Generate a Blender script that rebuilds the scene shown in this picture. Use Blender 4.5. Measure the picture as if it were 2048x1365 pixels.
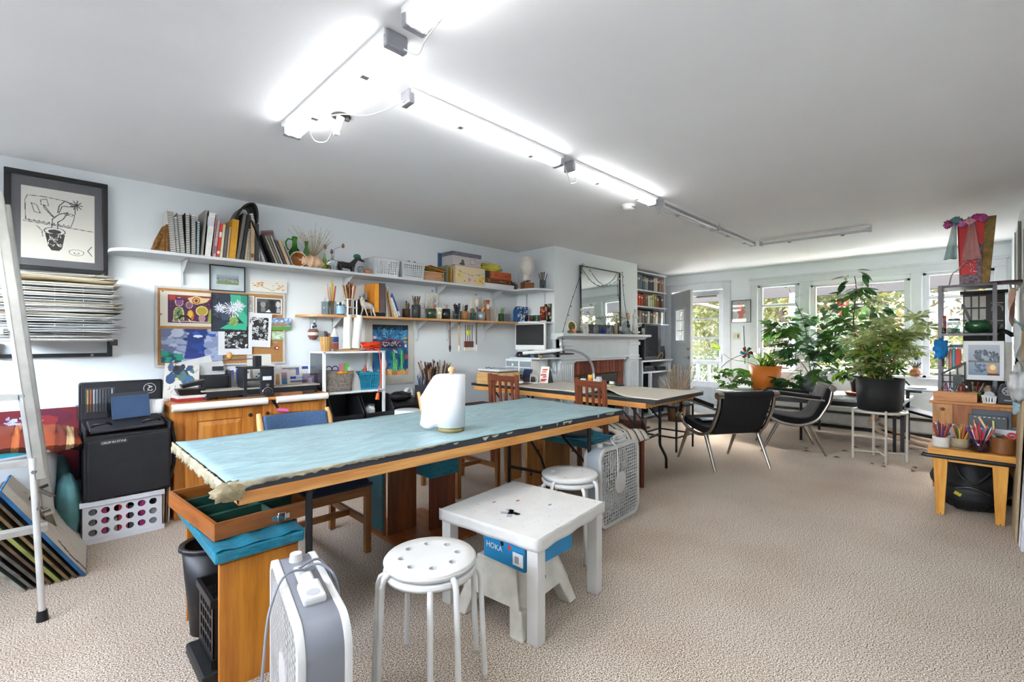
import bpy, math, random
import numpy as np
from mathutils import Matrix, Vector
R = random.Random(7)
D = bpy.data; SC = bpy.context.scene
for _o in list(D.objects): D.objects.remove(_o)
PI = math.pi
def rad(a): return a*PI/180
# ---------------------------------------------------------------- camera
cd = D.cameras.new('camera'); cam = D.objects.new('camera', cd); SC.collection.objects.link(cam)
cam.location = (0, 0, 1.25); cam.rotation_euler = (PI/2, 0, rad(45.2-90))
cd.sensor_width = 36; cd.lens = 935/2048*36; cd.clip_start = .05; cd.clip_end = 200
SC.camera = cam
# ---------------------------------------------------------------- sky, sun, exposure
W = D.worlds.new('world'); SC.world = W; W.use_nodes = True
wn = W.node_tree; wn.nodes.clear()
sky = wn.nodes.new('ShaderNodeTexSky'); sky.sky_type = 'NISHITA'; sky.sun_disc = False
sky.sun_elevation = rad(38); sky.sun_rotation = rad(60); sky.air_density = 1.2; sky.dust_density = 3
bg = wn.nodes.new('ShaderNodeBackground'); bg.inputs[1].default_value = 7
wo = wn.nodes.new('ShaderNodeOutputWorld')
hsn = wn.nodes.new('ShaderNodeHueSaturation'); hsn.inputs['Saturation'].default_value = .45; wn.links.new(sky.outputs[0], hsn.inputs['Color']); wn.links.new(hsn.outputs[0], bg.inputs[0]); wn.links.new(bg.outputs[0], wo.inputs[0])
sl = D.lights.new('sun', 'SUN'); sl.energy = 8; sl.angle = rad(1.5); sl.color = (1, .93, .8)
sun = D.objects.new('sun', sl); SC.collection.objects.link(sun)
sun.rotation_euler = (rad(50), 0, rad(4))
SC.view_settings.view_transform = 'Standard'; SC.view_settings.look = 'None'
SC.view_settings.exposure = 0.8; SC.view_settings.gamma = 1; SC.view_settings.use_curve_mapping = False
TUBE = 9.5         # emission strength of the lit ceiling tubes
# ---------------------------------------------------------------- materials
def lin(h):
    if isinstance(h, (tuple, list)): r = h
    else:
        h = h.lstrip('#'); r = [int(h[i:i+2], 16)/255 for i in (0, 2, 4)]
    return [c/12.92 if c <= .04045 else ((c+.055)/1.055)**2.4 for c in r]
MC = {}
def _new(name):
    m = D.materials.new(name); m.use_nodes = True
    return m, m.node_tree, m.node_tree.nodes['Principled BSDF']
def M(h, rough=.55, metal=0, var=.1, sc=12, bump=0, bsc=60, trans=0, alpha=1, emis=0, coat=0, stretch=None, ior=1.45):
    """procedural material: base colour varied by noise, optional relief"""
    key = (h, rough, metal, var, sc, bump, bsc, trans, alpha, emis, coat, stretch)
    if key in MC: return MC[key]
    m, nt, b = _new('mat_' + str(h).lstrip('#')); L = nt.links.new
    c = lin(h)
    tc = nt.nodes.new('ShaderNodeTexCoord'); src = tc.outputs['Object']
    if stretch:
        mp = nt.nodes.new('ShaderNodeMapping'); mp.inputs['Scale'].default_value = stretch
        L(src, mp.inputs[0]); src = mp.outputs[0]
    n = nt.nodes.new('ShaderNodeTexNoise'); n.inputs['Scale'].default_value = sc; n.inputs['Detail'].default_value = 4
    L(src, n.inputs['Vector'])
    mx = nt.nodes.new('ShaderNodeMix'); mx.data_type = 'RGBA'
    mx.inputs[6].default_value = [x*(1-var) for x in c]+[1]; mx.inputs[7].default_value = [min(1, x*(1+var)) for x in c]+[1]
    cr = nt.nodes.new('ShaderNodeMapRange'); cr.inputs[1].default_value = .3; cr.inputs[2].default_value = .7
    L(n.outputs[0], cr.inputs[0]); L(cr.outputs[0], mx.inputs[0]); L(mx.outputs[2], b.inputs['Base Color'])
    b.inputs['Roughness'].default_value = rough; b.inputs['Metallic'].default_value = metal
    b.inputs['IOR'].default_value = ior
    if trans: b.inputs['Transmission Weight'].default_value = trans
    if alpha < 1: b.inputs['Alpha'].default_value = alpha
    if coat: b.inputs['Coat Weight'].default_value = coat
    if emis:
        b.inputs['Emission Color'].default_value = c+[1]; b.inputs['Emission Strength'].default_value = emis
    if bump:
        n2 = nt.nodes.new('ShaderNodeTexNoise'); n2.inputs['Scale'].default_value = bsc; n2.inputs['Detail'].default_value = 5
        L(src, n2.inputs['Vector'])
        bp = nt.nodes.new('ShaderNodeBump'); bp.inputs['Strength'].default_value = bump; bp.inputs['Distance'].default_value = .01
        L(n2.outputs[0], bp.inputs['Height']); L(bp.outputs[0], b.inputs['Normal'])
    MC[key] = m; return m
def WOOD(h1, h2, axis='x', rough=.4, sc=1., coat=0):
    key = ('wood', h1, h2, axis, rough, sc)
    if key in MC: return MC[key]
    m, nt, b = _new('wood_' + h1.lstrip('#')); L = nt.links.new
    tc = nt.nodes.new('ShaderNodeTexCoord'); mp = nt.nodes.new('ShaderNodeMapping')
    s = {'x': (1.2, 14, 14), 'y': (14, 1.2, 14), 'z': (14, 14, 1.2)}[axis]
    mp.inputs['Scale'].default_value = [v*sc for v in s]; L(tc.outputs['Object'], mp.inputs[0])
    n = nt.nodes.new('ShaderNodeTexNoise'); n.inputs['Scale'].default_value = 1.6; n.inputs['Detail'].default_value = 5; n.inputs['Distortion'].default_value = .8
    L(mp.outputs[0], n.inputs['Vector'])
    n3 = nt.nodes.new('ShaderNodeTexNoise'); n3.inputs['Scale'].default_value = 9; n3.inputs['Detail'].default_value = 3
    L(mp.outputs[0], n3.inputs['Vector'])
    ad = nt.nodes.new('ShaderNodeMath'); ad.operation = 'MULTIPLY_ADD'; ad.inputs[1].default_value = .35
    L(n3.outputs[0], ad.inputs[0]); L(n.outputs[0], ad.inputs[2])
    r = nt.nodes.new('ShaderNodeValToRGB'); r.color_ramp.elements[0].position = .5; r.color_ramp.elements[1].position = .85
    r.color_ramp.elements[0].color = lin(h1)+[1]; r.color_ramp.elements[1].color = lin(h2)+[1]
    L(ad.outputs[0], r.inputs[0]); L(r.outputs[0], b.inputs['Base Color'])
    b.inputs['Roughness'].default_value = rough
    bp = nt.nodes.new('ShaderNodeBump'); bp.inputs['Strength'].default_value = .08; L(ad.outputs[0], bp.inputs['Height']); L(bp.outputs[0], b.inputs['Normal'])
    MC[key] = m; return m
def CARPET():
    m, nt, b = _new('carpet'); L = nt.links.new
    tc = nt.nodes.new('ShaderNodeTexCoord')
    n = nt.nodes.new('ShaderNodeTexNoise'); n.inputs['Scale'].default_value = 190; n.inputs['Detail'].default_value = 3; L(tc.outputs['Object'], n.inputs['Vector'])
    r = nt.nodes.new('ShaderNodeValToRGB'); e = r.color_ramp.elements
    e[0].position = .40; e[0].color = lin('#665748')+[1]; e[1].position = .62; e[1].color = lin('#efe6dc')+[1]
    x = e.new(.47); x.color = lin('#b3a290')+[1]; x = e.new(.56); x.color = lin('#d2c4b4')+[1]
    L(n.outputs[0], r.inputs[0])
    n2 = nt.nodes.new('ShaderNodeTexNoise'); n2.inputs['Scale'].default_value = 1.6; n2.inputs['Detail'].default_value = 3; L(tc.outputs['Object'], n2.inputs['Vector'])
    r2 = nt.nodes.new('ShaderNodeValToRGB'); r2.color_ramp.elements[0].position = .35; r2.color_ramp.elements[1].position = .6
    r2.color_ramp.elements[0].color = (.90, .87, .85, 1); r2.color_ramp.elements[1].color = (1, 1, 1, 1); L(n2.outputs[0], r2.inputs[0])
    n4 = nt.nodes.new('ShaderNodeTexVoronoi'); n4.inputs['Scale'].default_value = 5.5; L(tc.outputs['Object'], n4.inputs['Vector'])
    r4 = nt.nodes.new('ShaderNodeValToRGB'); r4.color_ramp.elements[0].position = .02; r4.color_ramp.elements[1].position = .05
    r4.color_ramp.elements[0].color = (.45, .4, .38, 1); r4.color_ramp.elements[1].color = (1, 1, 1, 1); L(n4.outputs['Distance'], r4.inputs[0])
    mu = nt.nodes.new('ShaderNodeMix'); mu.data_type = 'RGBA'; mu.blend_type = 'MULTIPLY'; mu.inputs[0].default_value = 1
    L(r.outputs[0], mu.inputs[6]); L(r2.outputs[0], mu.inputs[7])
    mv = nt.nodes.new('ShaderNodeMix'); mv.data_type = 'RGBA'; mv.blend_type = 'MULTIPLY'; mv.inputs[0].default_value = 1
    L(mu.outputs[2], mv.inputs[6]); L(r4.outputs[0], mv.inputs[7]); L(mv.outputs[2], b.inputs['Base Color'])
    b.inputs['Roughness'].default_value = 1; b.inputs['Specular IOR Level'].default_value = .1
    bp = nt.nodes.new('ShaderNodeBump'); bp.inputs['Strength'].default_value = .06; bp.inputs['Distance'].default_value = .003
    L(n.outputs[0], bp.inputs['Height']); L(bp.outputs[0], b.inputs['Normal'])
    return m
def STREAK(h, specks):
    """painted plastic sheeting: base colour, pale wrinkles and paint specks"""
    key = ('streak', h, specks)
    if key in MC: return MC[key]
    m, nt, b = _new('sheet_' + h.lstrip('#')); L = nt.links.new
    tc = nt.nodes.new('ShaderNodeTexCoord'); mp = nt.nodes.new('ShaderNodeMapping'); mp.inputs['Scale'].default_value = (3, 9, 9); mp.inputs['Rotation'].default_value = (0, 0, .5)
    L(tc.outputs['Object'], mp.inputs[0])
    n = nt.nodes.new('ShaderNodeTexNoise'); n.inputs['Scale'].default_value = 1.7; n.inputs['Detail'].default_value = 4; n.inputs['Distortion'].default_value = 1.5
    L(mp.outputs[0], n.inputs['Vector'])
    r = nt.nodes.new('ShaderNodeValToRGB'); c = lin(h)
    r.color_ramp.elements[0].position = .38; r.color_ramp.elements[1].position = .62
    r.color_ramp.elements[0].color = [x*.86 for x in c]+[1]; r.color_ramp.elements[1].color = [min(1, x*1.12) for x in c]+[1]
    L(n.outputs[0], r.inputs[0])
    v = nt.nodes.new('ShaderNodeTexVoronoi'); v.inputs['Scale'].default_value = 14; L(tc.outputs['Object'], v.inputs['Vector'])
    r2 = nt.nodes.new('ShaderNodeValToRGB'); r2.color_ramp.elements[0].position = .05; r2.color_ramp.elements[1].position = .09
    r2.color_ramp.elements[0].color = (1, 1, 1, 1); r2.color_ramp.elements[1].color = (0, 0, 0, 1); L(v.outputs['Distance'], r2.inputs[0])
    mx = nt.nodes.new('ShaderNodeMix'); mx.data_type = 'RGBA'; L(r2.outputs[0], mx.inputs[0]); L(r.outputs[0], mx.inputs[6]); mx.inputs[7].default_value = lin(specks)+[1]
    L(mx.outputs[2], b.inputs['Base Color']); b.inputs['Roughness'].default_value = .35
    bp = nt.nodes.new('ShaderNodeBump'); bp.inputs['Strength'].default_value = .5; bp.inputs['Distance'].default_value = .02; L(n.outputs[0], bp.inputs['Height']); L(bp.outputs[0], b.inputs['Normal'])
    MC[key] = m; return m
def PRINT(rough=.6):
    key = ('print', rough)
    if key in MC: return MC[key]
    m, nt, b = _new('print'); a = nt.nodes.new('ShaderNodeAttribute'); a.attribute_name = 'Col'
    nt.links.new(a.outputs[0], b.inputs['Base Color']); b.inputs['Roughness'].default_value = rough
    MC[key] = m; return m
def GLASS(h='#ffffff', rough=.02):
    key = ('glass', h, rough)
    if key in MC: return MC[key]
    m, nt, b = _new('glass_' + h.lstrip('#'))
    nt.nodes.remove(b); g = nt.nodes.new('ShaderNodeBsdfTransparent'); g.inputs[0].default_value = lin(h)+[1]
    s = nt.nodes.new('ShaderNodeBsdfGlossy'); s.inputs['Roughness'].default_value = rough
    lw = nt.nodes.new('ShaderNodeLayerWeight'); lw.inputs[0].default_value = .5
    pw = nt.nodes.new('ShaderNodeMath'); pw.operation = 'POWER'; pw.inputs[1].default_value = 4; nt.links.new(lw.outputs['Facing'], pw.inputs[0])
    f = nt.nodes.new('ShaderNodeMath'); f.operation = 'MULTIPLY_ADD'; f.inputs[1].default_value = .6; f.inputs[2].default_value = .05; nt.links.new(pw.outputs[0], f.inputs[0])
    n = nt.nodes.new('ShaderNodeTexNoise'); n.inputs['Scale'].default_value = 3
    bp = nt.nodes.new('ShaderNodeBump'); bp.inputs['Strength'].default_value = .03; nt.links.new(n.outputs[0], bp.inputs['Height']); nt.links.new(bp.outputs[0], s.inputs['Normal'])
    mx = nt.nodes.new('ShaderNodeMixShader'); o = nt.nodes['Material Output']
    nt.links.new(f.outputs[0], mx.inputs[0]); nt.links.new(g.outputs[0], mx.inputs[1]); nt.links.new(s.outputs[0], mx.inputs[2]); nt.links.new(mx.outputs[0], o.inputs[0])
    MC[key] = m; return m
WHITE = M('#e6e6e4', .5, var=.03); TRIM = M('#d3d7db', .45, var=.03); BLACK = M('#17171a', .4, var=.15)
CHROME = M('#b9b6b2', .16, metal=1, var=.05); STEEL = M('#8e8f92', .35, metal=1, var=.1); PAPER = M('#e9e7e1', .7, var=.04)
GREYM = M('#5b595f', .4, metal=.5, var=.1); BRASS = M('#b08c4a', .3, metal=1); SOIL = M('#3b2c20', .9, var=.4, bump=.6)
# ---------------------------------------------------------------- mesh builder
class B:
    def __init__(s): s.v = []; s.f = []; s.s = []; s.M = None
    def add(s, vs, fs, sm=False):
        o = len(s.v)
        if s.M is not None: vs = [tuple(s.M @ Vector(p)) for p in vs]
        s.v += [tuple(p) for p in vs]; s.f += [tuple(i+o for i in f) for f in fs]; s.s += [sm]*len(fs); return s
    def at(s, m=None): s.M = m; return s
    def box(s, x0, x1, y0, y1, z0, z1):
        return s.add([(x, y, z) for z in (z0, z1) for y in (y0, y1) for x in (x0, x1)],
                     [(0, 2, 3, 1), (4, 5, 7, 6), (0, 1, 5, 4), (2, 6, 7, 3), (0, 4, 6, 2), (1, 3, 7, 5)])
    def hull8(s, lo, hi):   # two quads lower and upper, each 4 points in order
        return s.add(list(lo)+list(hi), [(3, 2, 1, 0), (4, 5, 6, 7), (0, 1, 5, 4), (1, 2, 6, 5), (2, 3, 7, 6), (3, 0, 4, 7)])
    def cyl(s, p0, p1, r, r2=None, n=12, caps=True):
        p0 = Vector(p0); p1 = Vector(p1); r2 = r if r2 is None else r2
        a = (p1-p0).normalized(); u = a.orthogonal().normalized(); w = a.cross(u)
        vs = []
        for p, q in ((p0, r), (p1, r2)):
            for i in range(n):
                t = 2*PI*i/n; vs.append(p+u*math.cos(t)*q+w*math.sin(t)*q)
        s.add(vs, [(i, (i+1) % n, n+(i+1) % n, n+i) for i in range(n)], True)
        if caps: s.add(vs, [tuple(range(n-1, -1, -1)), tuple(range(n, 2*n))])
        return s
    def tube(s, pts, r, n=8, closed=False, flat=None):
        P = [Vector(p) for p in pts]; k = len(P); rs = r if isinstance(r, (list, tuple)) else [r]*k
        vs = []; u = None
        for i in range(k):
            a = P[(i+1) % k]-P[i-1] if (closed or 0 < i < k-1) else (P[1]-P[0] if i == 0 else P[-1]-P[-2])
            a.normalize()
            if u is None: u = Vector(flat) if flat else a.orthogonal()
            u = (u-a*u.dot(a)); u = u.normalized() if u.length > 1e-6 else a.orthogonal().normalized()
            w = a.cross(u)
            for j in range(n):
                t = 2*PI*j/n; vs.append(P[i]+u*math.cos(t)*rs[i]+w*math.sin(t)*rs[i])
        fs = []
        for i in range(k if closed else k-1):
            for j in range(n):
                a0 = i*n+j; a1 = i*n+(j+1) % n; b0 = ((i+1) % k)*n+j; b1 = ((i+1) % k)*n+(j+1) % n
                fs.append((a0, a1, b1, b0))
        s.add(vs, fs, True)
        if not closed: s.add(vs, [tuple(range(n-1, -1, -1)), tuple(range((k-1)*n, k*n))])
        return s
    def lathe(s, prof, n=24, c=(0, 0, 0), sx=1, sy=1, cap=True):
        vs = []; k = len(prof)
        for r, z in prof:
            for j in range(n):
                t = 2*PI*j/n; vs.append((c[0]+r*sx*math.cos(t), c[1]+r*sy*math.sin(t), c[2]+z))
        s.add(vs, [(i*n+j, i*n+(j+1) % n, (i+1)*n+(j+1) % n, (i+1)*n+j) for i in range(k-1) for j in range(n)], True)
        if cap:
            if prof[0][0] > 1e-5: s.add(vs[:n], [tuple(range(n-1, -1, -1))])
            if prof[-1][0] > 1e-5: s.add(vs[-n:], [tuple(range(n))])
        return s
    def prism(s, poly, axis, a0, a1, sm=False):
        k = len(poly)
        def p(q, a): return {'z': (q[0], q[1], a), 'y': (q[0], a, q[1]), 'x': (a, q[0], q[1])}[axis]
        vs = [p(q, a0) for q in poly]+[p(q, a1) for q in poly]
        s.add(vs, [tuple(range(k-1, -1, -1)), tuple(range(k, 2*k))])
        return s.add(vs, [(i, (i+1) % k, k+(i+1) % k, k+i) for i in range(k)], sm)
    def sph(s, c, r, n=16, m=10, f=None):
        if not isinstance(r, (tuple, list)): r = (r, r, r)
        vs = []; fs = []
        for i in range(m+1):
            a = PI*i/m
            for j in range(n):
                t = 2*PI*j/n; q = (math.sin(a)*math.cos(t), math.sin(a)*math.sin(t), math.cos(a))
                k = f(q) if f else 1
                vs.append((c[0]+r[0]*q[0]*k, c[1]+r[1]*q[1]*k, c[2]+r[2]*q[2]*k))
        for i in range(m):
            for j in range(n): fs.append((i*n+j, (i+1)*n+j, (i+1)*n+(j+1) % n, i*n+(j+1) % n))
        return s.add(vs, fs, True)
    def grid(s, fn, nu, nv, sm=True, th=0):
        vs = [fn(i/nu, j/nv) for j in range(nv+1) for i in range(nu+1)]
        fs = [(j*(nu+1)+i, j*(nu+1)+i+1, (j+1)*(nu+1)+i+1, (j+1)*(nu+1)+i) for j in range(nv) for i in range(nu)]
        return s.add(vs, fs, sm)
    def mesh(s, name):
        me = D.meshes.new(name); me.from_pydata(s.v, [], s.f)
        me.polygons.foreach_set('use_smooth', s.s); me.update(); return me
def rot(axis, a): return Matrix.Rotation(rad(a), 4, axis)
def tr(x, y, z): return Matrix.Translation((x, y, z))
# ---------------------------------------------------------------- objects
def _fin(o, mat, bev, solid=0):
    if mat is not None: o.data.materials.append(mat)
    if solid:
        md = o.modifiers.new('thickness', 'SOLIDIFY'); md.thickness = solid; md.offset = 0
    if bev:
        md = o.modifiers.new('bevel', 'BEVEL'); md.width = bev; md.segments = 2; md.limit_method = 'ANGLE'; md.angle_limit = rad(50)
    SC.collection.objects.link(o); return o
def _rot(o, rz):
    o.rotation_euler = (0, 0, rad(rz)) if not isinstance(rz, (tuple, list)) else tuple(rad(a) for a in rz)
def T(name, label, cat, loc=(0, 0, 0), rz=0, group=None):
    o = D.objects.new(name, None); SC.collection.objects.link(o); o.empty_display_size = .05
    o.location = loc; _rot(o, rz); o['label'] = label; o['category'] = cat
    if group: o['group'] = group
    return o
def P(par, name, b, mat, label=None, bev=0, kind=None, loc=None, rz=0, solid=0):
    me = b.mesh(name) if isinstance(b, B) else b
    o = D.objects.new(name, me); _fin(o, mat if isinstance(b, B) else None, bev, solid); o.parent = par
    if loc: o.location = loc
    if rz: _rot(o, rz)
    if label: o['label'] = label
    if kind: o['kind'] = kind
    return o
def S(name, label, cat, b, mat, loc=(0, 0, 0), rz=0, group=None, bev=0, kind=None, solid=0):
    me = b.mesh(name) if isinstance(b, B) else b
    o = D.objects.new(name, me); _fin(o, mat if isinstance(b, B) else None, bev, solid)
    o.location = loc; _rot(o, rz); o['label'] = label; o['category'] = cat
    if group: o['group'] = group
    if kind: o['kind'] = kind
    return o
def ST(name, b, mat, par=None, bev=0, loc=(0, 0, 0)):
    o = D.objects.new(name, b.mesh(name) if isinstance(b, B) else b); _fin(o, mat if isinstance(b, B) else None, bev); o.parent = par; o.location = loc
    if not par: o['kind'] = 'structure'
    return o
KIDS = {}
def dup(root, loc, rz=0, label=None, group=None):
    def cp(o, par):
        c = o.copy(); SC.collection.objects.link(c)
        if par: c.parent = par
        for k in [x for x in D.objects if x.parent == o]: cp(k, c)
        return c
    r = cp(root, None); r.location = loc; _rot(r, rz)
    if label: r['label'] = label
    if group: r['group'] = group
    return r
def text(par, s, size, m, mat, name='lettering', ext=.0006, label=None):
    cu = D.curves.new('t', 'FONT'); cu.body = s; cu.size = size; cu.extrude = ext; cu.align_x = 'CENTER'; cu.align_y = 'CENTER'; cu.resolution_u = 3
    o = D.objects.new('t', cu); SC.collection.objects.link(o)
    bpy.context.view_layer.update()
    me = D.meshes.new_from_object(o.evaluated_get(bpy.context.evaluated_depsgraph_get())); D.objects.remove(o); D.curves.remove(cu)
    me.transform(m); me.materials.clear(); me.materials.append(mat)
    q = D.objects.new(name, me); SC.collection.objects.link(q); q.parent = par
    if label: q['label'] = label
    return q
# ---------------------------------------------------------------- flat prints: a small raster drawn in code, one face per cell
def cx(h): return np.array(lin(h)) if isinstance(h, str) else np.array(h)
class CV:
    def __init__(s, nx, ny, bgc, seed=1):
        s.nx, s.ny = nx, ny; s.a = np.tile(cx(bgc), (ny, nx, 1)).astype(float)
        s.X, s.Y = np.meshgrid((np.arange(nx)+.5)/nx, (np.arange(ny)+.5)/ny); s.r = np.random.RandomState(seed)
    def m(s, k, c): s.a[k] = cx(c); return s
    def rect(s, x0, y0, x1, y1, c): return s.m((s.X >= x0) & (s.X < x1) & (s.Y >= y0) & (s.Y < y1), c)
    def ell(s, x, y, a, b, c, ang=0, ring=0):
        t = rad(ang); dx = s.X-x; dy = s.Y-y; u = dx*math.cos(t)+dy*math.sin(t); v = -dx*math.sin(t)+dy*math.cos(t)
        q = (u/a)**2+(v/b)**2; k = q <= 1
        if ring: k &= q >= (1-ring)**2
        return s.m(k, c)
    def line(s, pts, w, c):
        asp = s.nx/s.ny; k = np.zeros_like(s.X, bool)
        for (x0, y0), (x1, y1) in zip(pts[:-1], pts[1:]):
            dx = (x1-x0)*asp; dy = y1-y0; l2 = dx*dx+dy*dy+1e-9
            t = np.clip((((s.X-x0)*asp)*dx+(s.Y-y0)*dy)/l2, 0, 1)
            k |= ((s.X-x0)*asp-t*dx)**2+((s.Y-y0)-t*dy)**2 <= w*w
        return s.m(k, c)
    def poly(s, pts, c):
        k = np.zeros_like(s.X, bool); n = len(pts)
        for i in range(n):
            x0, y0 = pts[i]; x1, y1 = pts[(i+1) % n]
            if y0 == y1: continue
            cr = ((s.Y < y0) != (s.Y < y1)) & (s.X < (x1-x0)*(s.Y-y0)/(y1-y0)+x0); k ^= cr
        return s.m(k, c)
    def grad(s, x0, y0, x1, y1, c0, c1):
        k = (s.X >= x0) & (s.X < x1) & (s.Y >= y0) & (s.Y < y1); t = ((s.Y-y0)/(y1-y0))[k][:, None]
        s.a[k] = cx(c0)*(1-t)+cx(c1)*t; return s
    def blots(s, n, x0, y0, x1, y1, r0, r1, cols):
        for _ in range(n):
            s.ell(s.r.uniform(x0, x1), s.r.uniform(y0, y1), s.r.uniform(r0, r1), s.r.uniform(r0, r1), cols[s.r.randint(len(cols))], s.r.uniform(0, 180))
        return s
    def strokes(s, n, x0, y0, x1, y1, l, w, cols, ang=None):
        for _ in range(n):
            x = s.r.uniform(x0, x1); y = s.r.uniform(y0, y1); t = rad(ang if ang is not None else s.r.uniform(0, 180)); q = s.r.uniform(.4, 1)*l
            s.line([(x, y), (x+math.cos(t)*q, y+math.sin(t)*q)], w, cols[s.r.randint(len(cols))])
        return s
    def noise(s, a=.15):
        s.a *= 1+s.r.uniform(-a, a, s.a.shape[:2])[..., None]; s.a = np.clip(s.a, 0, 1); return s
    def mesh(s, w, h, th=.004, back='#dedad0'):
        """upright sheet: x 0..w, z 0..h, printed face towards -y, body th thick"""
        nx, ny = s.nx, s.ny; gx = np.linspace(0, w, nx+1); gz = np.linspace(0, h, ny+1)
        v = [(x, 0, z) for z in gz for x in gx]; o = len(v)
        f = [(j*(nx+1)+i, j*(nx+1)+i+1, (j+1)*(nx+1)+i+1, (j+1)*(nx+1)+i) for j in range(ny) for i in range(nx)]
        v += [(0, 0, 0), (w, 0, 0), (w, 0, h), (0, 0, h), (0, th, 0), (w, th, 0), (w, th, h), (0, th, h)]
        f += [(o+7, o+6, o+5, o+4), (o, o+4, o+5, o+1), (o+1, o+5, o+6, o+2), (o+2, o+6, o+7, o+3), (o+3, o+7, o+4, o)]
        me = D.meshes.new('print'); me.from_pydata(v, [], f); me.update()
        ca = me.color_attributes.new('Col', 'FLOAT_COLOR', 'CORNER')
        c = np.concatenate([s.a.reshape(-1, 3), np.tile(cx(back), (5, 1))]); c = np.repeat(c, 4, axis=0)
        ca.data.foreach_set('color', np.concatenate([c, np.ones((len(c), 1))], axis=1).astype(np.float32).ravel())
        me.materials.append(PRINT()); return me
# ================================================================ ROOM
WALL = M('#eaeff3',.7,var=.015,sc=2,bump=.05,bsc=90); CEIL = M('#f4f4f6',.75,var=.02,sc=1.5,bump=.06,bsc=40)
ST('floor',B().box(-1.5,8.07,-.24,4.42,-.05,0),CARPET())
ST('ceiling',B().box(-1.6,8.2,-.4,4.6,2.44,2.5),CEIL)
ST('wall_left',B().box(-1.5,4.49,4.42,4.52,0,2.44),WALL)
ST('wall_alcove',B().box(6.48,8.17,4.2,4.52,0,2.44),WALL)
ST('wall_right',B().box(-1.5,8.17,-.34,-.24,0,2.44),WALL)
ST('wall_rear',B().box(-1.6,-1.5,-.34,.6,0,2.44).box(-1.6,-1.5,3.9,4.52,0,2.44).box(-1.6,-1.5,.6,3.9,0,1.5).box(-1.6,-1.5,.6,3.9,2.2,2.44),WALL)
wr_ = ST('window_4',B().box(-1.58,-1.52,.6,3.9,1.5,1.55).box(-1.58,-1.52,.6,3.9,2.15,2.2).box(-1.58,-1.52,.6,.65,1.55,2.15).box(-1.58,-1.52,2.22,2.28,1.55,2.15).box(-1.58,-1.52,3.85,3.9,1.55,2.15),M('#d3d7db',.45,var=.03))  # unseen high window, added so more daylight enters from the rear
ST('wall_chimney',B().box(4.49,4.972,3.77,4.52,0,2.44).box(5.856,6.48,3.77,4.52,0,2.44).box(4.972,5.856,3.77,4.52,.8,2.44).box(4.972,5.856,4.4,4.52,0,.8),WALL)
X0 = 8.07
wb = B()
for y0,y1,z0,z1 in ((3.99,4.2,0,2.44),(3.08,3.99,2.13,2.44),(2.54,3.08,0,2.44),(1.956,2.54,2.13,2.44),(1.956,2.54,0,.78),(1.81,1.956,0,2.44),
                       (.675,1.81,2.08,2.44),(.675,1.81,0,.79),(.55,.675,0,2.44),(-.1,.55,2.13,2.44),(-.1,.55,0,.77),(-.34,-.1,0,2.44)):
    wb.box(X0,X0+.1,y0,y1,z0,z1)
ST('wall_back',wb,WALL)
# casings and mouldings
ST('trim_1',B().box(X0-.022,X0,2.96,3.08,0,2.25).box(X0-.022,X0,3.99,4.1,0,2.25).box(X0-.022,X0,3.08,3.99,2.13,2.25).box(X0-.03,X0,2.94,4.12,2.235,2.265),TRIM,bev=.004)
ST('trim_2',B().box(X0-.022,X0,-.2,2.65,2.14,2.24).box(X0-.034,X0,-.22,2.67,2.23,2.262).box(X0-.022,X0,2.54,2.65,.7,2.14).box(X0-.022,X0,-.2,-.1,.7,2.14)
   .box(X0-.018,X0,1.82,1.945,.78,2.14).box(X0-.018,X0,.56,.665,.78,2.14),TRIM,bev=.004)
ST('trim_3',B().box(X0-.015,X0,-.24,4.2,2.41,2.44),TRIM)
ST('baseboard_back',B().box(X0-.015,X0,2.86,2.96,0,.1).box(X0-.015,X0,4.1,4.2,0,.1),TRIM)
ST('baseboard_left',B().box(-1.5,4.49,4.405,4.42,0,.1),TRIM)
ST('baseboard_alcove',B().box(6.48,8.07,4.185,4.2,0,.1),TRIM)
PANE = GLASS('#ffffff')
def window(n,y0,y1,z0,z1,rails,verts=(),lowsash=None):
    w = ST('window_%d' % n,B().box(X0+.01,X0+.09,y0,y0+.03,z0,z1).box(X0+.01,X0+.09,y1-.03,y1,z0,z1).box(X0+.01,X0+.09,y0,y1,z1-.03,z1).box(X0+.01,X0+.09,y0,y1,z0,z0+.03),TRIM)
    cuts = [z0+.03]+list(rails)+[z1-.03]
    for z in rails:
        P(w,'rail',B().box(X0+.02,X0+.06,y0+.03,y1-.03,z-.022,z+.022),TRIM,bev=.003)
    P(w,'stile',B().box(X0+.022,X0+.058,y0+.03,y0+.065,z0+.03,z1-.03),TRIM); P(w,'stile',B().box(X0+.022,X0+.058,y1-.065,y1-.03,z0+.03,z1-.03),TRIM)
    for a,b in zip(cuts[:-1],cuts[1:]):
        P(w,'pane',B().box(X0+.038,X0+.042,y0+.06,y1-.06,a+.01,b-.01),PANE)
    P(w,'sill',B().box(X0-.09,X0+.02,y0-.05,y1+.05,z0-.028,z0+.002),TRIM,bev=.004)
    return w
window(1,1.956,2.54,.78,2.13,(1.12,1.47,1.81)); window(2,.675,1.81,.79,2.08,()); window(3,-.1,.55,.77,2.13,(1.12,1.47,1.81))
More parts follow.
